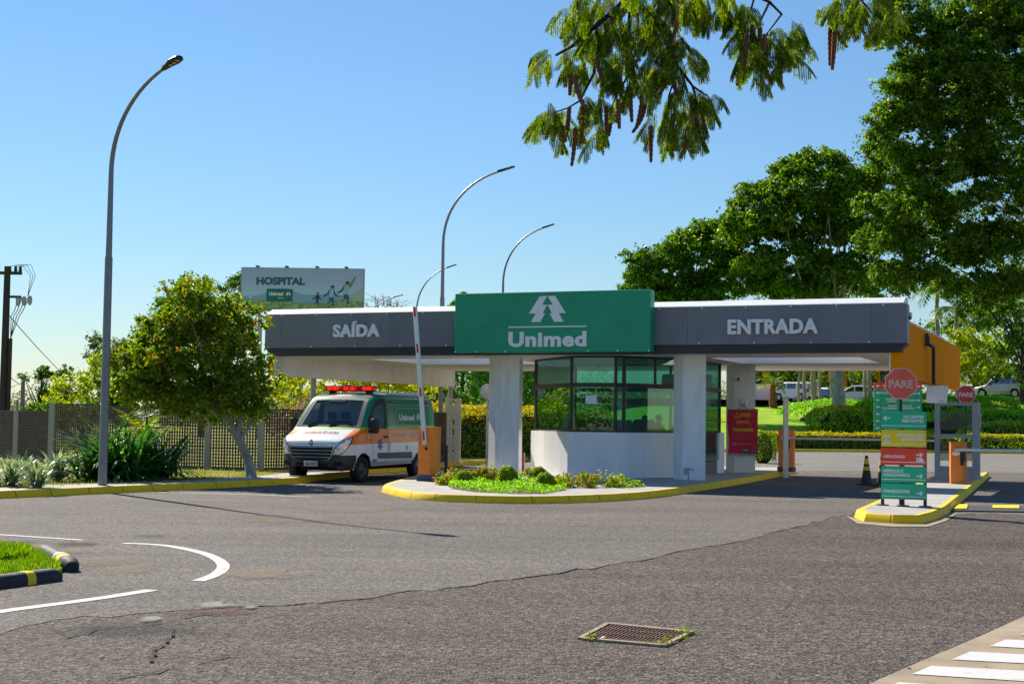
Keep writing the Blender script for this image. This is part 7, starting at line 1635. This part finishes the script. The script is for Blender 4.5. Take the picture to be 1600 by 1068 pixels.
# --- overhanging bough close to the camera
LF_BOUGH = leafmat("feather_leaf", [(0, (.02, .06, .004)), (.5, (.085, .17, .008)), (1, (.28, .36, .02))], .55, .7, patch=.3, pscale=2.5)
POD = mat("seed_pod", (.20, .065, .028), .7, .25, 12); TWIG = mat("twig", (.035, .025, .02), .9, .2)
DB = 9.0; zr = lambda x, y: (820 + x / 2.667, y / 2.667)          # crop pixels -> photograph pixels
b0 = P(1130, -190, DB + .3); bo_ = empty("overhanging_bough", b0, 0, "overhanging bough with feathery leaves and brown seed pods at the top", "branch")
rng = np.random.default_rng(55)
def bp3(x, y, dd=0): return Vector(P(*zr(x, y), DB + dd)) - b0
mb = MB()
STEMS = [([(820, -500), (640, -330), (520, -160), (440, -20), (330, 80), (200, 190), (130, 230)], .035), ([(520, -160), (440, 60), (425, 200), (430, 300), (480, 420)], .02), ([(440, -20), (560, 120), (640, 280), (700, 360), (760, 400)], .018), ([(640, -330), (800, -120), (870, 10), (900, 100)], .025), ([(800, -120), (960, -20), (930, 80), (900, 140)], .014), ([(960, -20), (1020, 10), (980, 90), (990, 200)], .014), ([(1020, 10), (1070, 60), (1010, 140), (1060, 250)], .011), ([(820, -500), (1150, -260), (1310, -60), (1300, 60), (1290, 110)], .026), ([(1310, -60), (1400, 0), (1450, 60)], .014), ([(300, 100), (290, 300), (230, 420), (180, 450), (90, 480)], .012), ([(440, 300), (380, 400), (350, 480)], .009), ([(640, 280), (600, 400), (595, 500)], .009), ([(700, 360), (720, 440), (700, 520)], .009)]
for st, r_ in STEMS: mb.tube([bp3(x, y, rng.normal() * .12) for x, y in st], [r_ * (1 - .75 * i / (len(st) - 1)) for i in range(len(st))], 6)
mb.build("stems", TWIG, bo_, 60)
CL = [(250, 40), (330, 50), (200, 90), (120, 250), (200, 260), (280, 270), (100, 480), (160, 520), (290, 420), (300, 540), (400, 330), (400, 230), (480, 60), (520, 120), (560, 60), (520, 250), (560, 300), (640, 210), (650, 250), (700, 400), (740, 420), (640, 500), (690, 520), (560, 540), (590, 420), (640, 30), (700, 20), (760, 30), (850, 40), (880, 70), (900, 150), (960, 200), (1000, 210), (1070, 160), (1130, 130), (1040, 240), (960, 280), (1330, 50), (1390, 60), (1450, 40), (1500, 80), (430, 140), (460, 330), (350, 150), (240, 160), (380, 20), (590, 150), (340, 330), (1420, 10), (1350, 10), (460, -20), (600, -40), (300, -20), (760, -40)]
Q = []
def bileaf(p, dirv, L, rng):
    d = np.array(dirv, float); d /= np.linalg.norm(d); n = 8; q = np.array(p, float); sd = np.cross(d, rng.normal(size=3)); sd /= np.linalg.norm(sd)
    for i in range(n):
        t = (i + 1) / n; d = d + np.array([0, 0, -.10]); d /= np.linalg.norm(d); q = q + d * L / n
        for g in (-1, 1):
            pd = sd * g * .6 + d * .5 + np.array([0, 0, -.85]); pd /= np.linalg.norm(pd); pl = .13 * (math.sin(math.pi * (.2 + .62 * t))) * rng.uniform(.85, 1.15)
            nrm_ = np.cross(pd, d + rng.normal(size=3) * .3); nrm_ /= max(np.linalg.norm(nrm_), 1e-6); sb = np.cross(nrm_, pd); m = 11; a = q.copy()
            for k in range(m):
                pd = pd + np.array([0, 0, -.035]); a = a + pd / np.linalg.norm(pd) * pl / m
                for h in (-1, 1):
                    e = sb * h * .9 + pd * .55; tip = a + e * .0145; w = pd * .0034
                    Q.append([a - w, a + e * .006 - w * 1.3, tip, a + e * .006 + w * 1.3])
        Q.append([q - d * L / n - sd * .0012, q - d * L / n + sd * .0012, q + sd * .001, q - sd * .001])
for x, y in CL:
    for k in range(int(rng.integers(5, 8))):
        p = bp3(x + rng.normal() * 26, y - 30 + rng.normal() * 22, rng.normal() * .2); az = rng.uniform(0, 6.283); bileaf(p, (math.cos(az) * .9, math.sin(az) * .9, rng.uniform(-.9, .2)), rng.uniform(.12, .19), rng)
quads("leaves", np.array(Q), LF_BOUGH, bo_)
PODS = [(190, 340), (300, 270), (185, 480), (232, 500), (160, 560), (360, 490), (490, 420), (525, 560), (430, 400), (610, 290), (620, 510), (700, 520), (735, 470), (690, 570), (812, 60), (835, 20), (905, 230), (948, 140), (980, 150), (992, 230), (1062, 280), (1272, 150), (1300, 130), (1375, 10), (390, 450), (270, 480), (310, 180), (600, 330), (210, 570), (1290, 170), (925, 180), (450, 320), (150, 520), (210, 350), (240, 520), (500, 470), (340, 480), (715, 500), (680, 540), (970, 200), (1000, 180), (590, 300), (440, 400), (545, 330), (365, 100), (640, 60), (830, 60), (1065, 230), (1380, 40), (1285, 120)]
for x, y in PODS:
    L_ = rng.uniform(.14, .27); p = bp3(x, y - 40, rng.normal() * .15); mb = MB(); k = 16; cu = rng.uniform(-.5, .5); az = rng.uniform(0, 6.283); pts = [p + Vector((math.cos(az) * cu * L_ * (i / k) ** 2, math.sin(az) * cu * L_ * (i / k) ** 2, -L_ * i / k)) for i in range(k + 1)]
    mb.tube(pts, [.002 if i == 0 else (.0135 + .0045 * (i % 2)) * (1 - .4 * (i / k) ** 4) for i in range(k + 1)], 6); mb.build("seed_pod", POD, bo_, 60)

# fallen leaves and grit along the kerbs and on the road
rng = np.random.default_rng(404); Lp = []
for (a, b, n, w_) in ((ISL, None, 130, .35), (LK, None, 90, .4)):
    for k in range(n):
        q = a[int(rng.integers(0, len(a)))]; Lp.append((q[0] + rng.normal() * w_, q[1] - abs(rng.normal()) * w_, .012))
for k in range(90): q = G(rng.uniform(0, 1600), rng.uniform(800, 1060)); Lp.append((q.x, q.y, .014))
tag(quads("fallen_leaves", leaf_quads(np.array(Lp), .05, None, 3.0, .5, 0, rng), leafmat("fallen_leaf", [(0, (.10, .05, .02)), (.6, (.28, .17, .05)), (1, (.45, .36, .10))], .2)), kind='stuff')
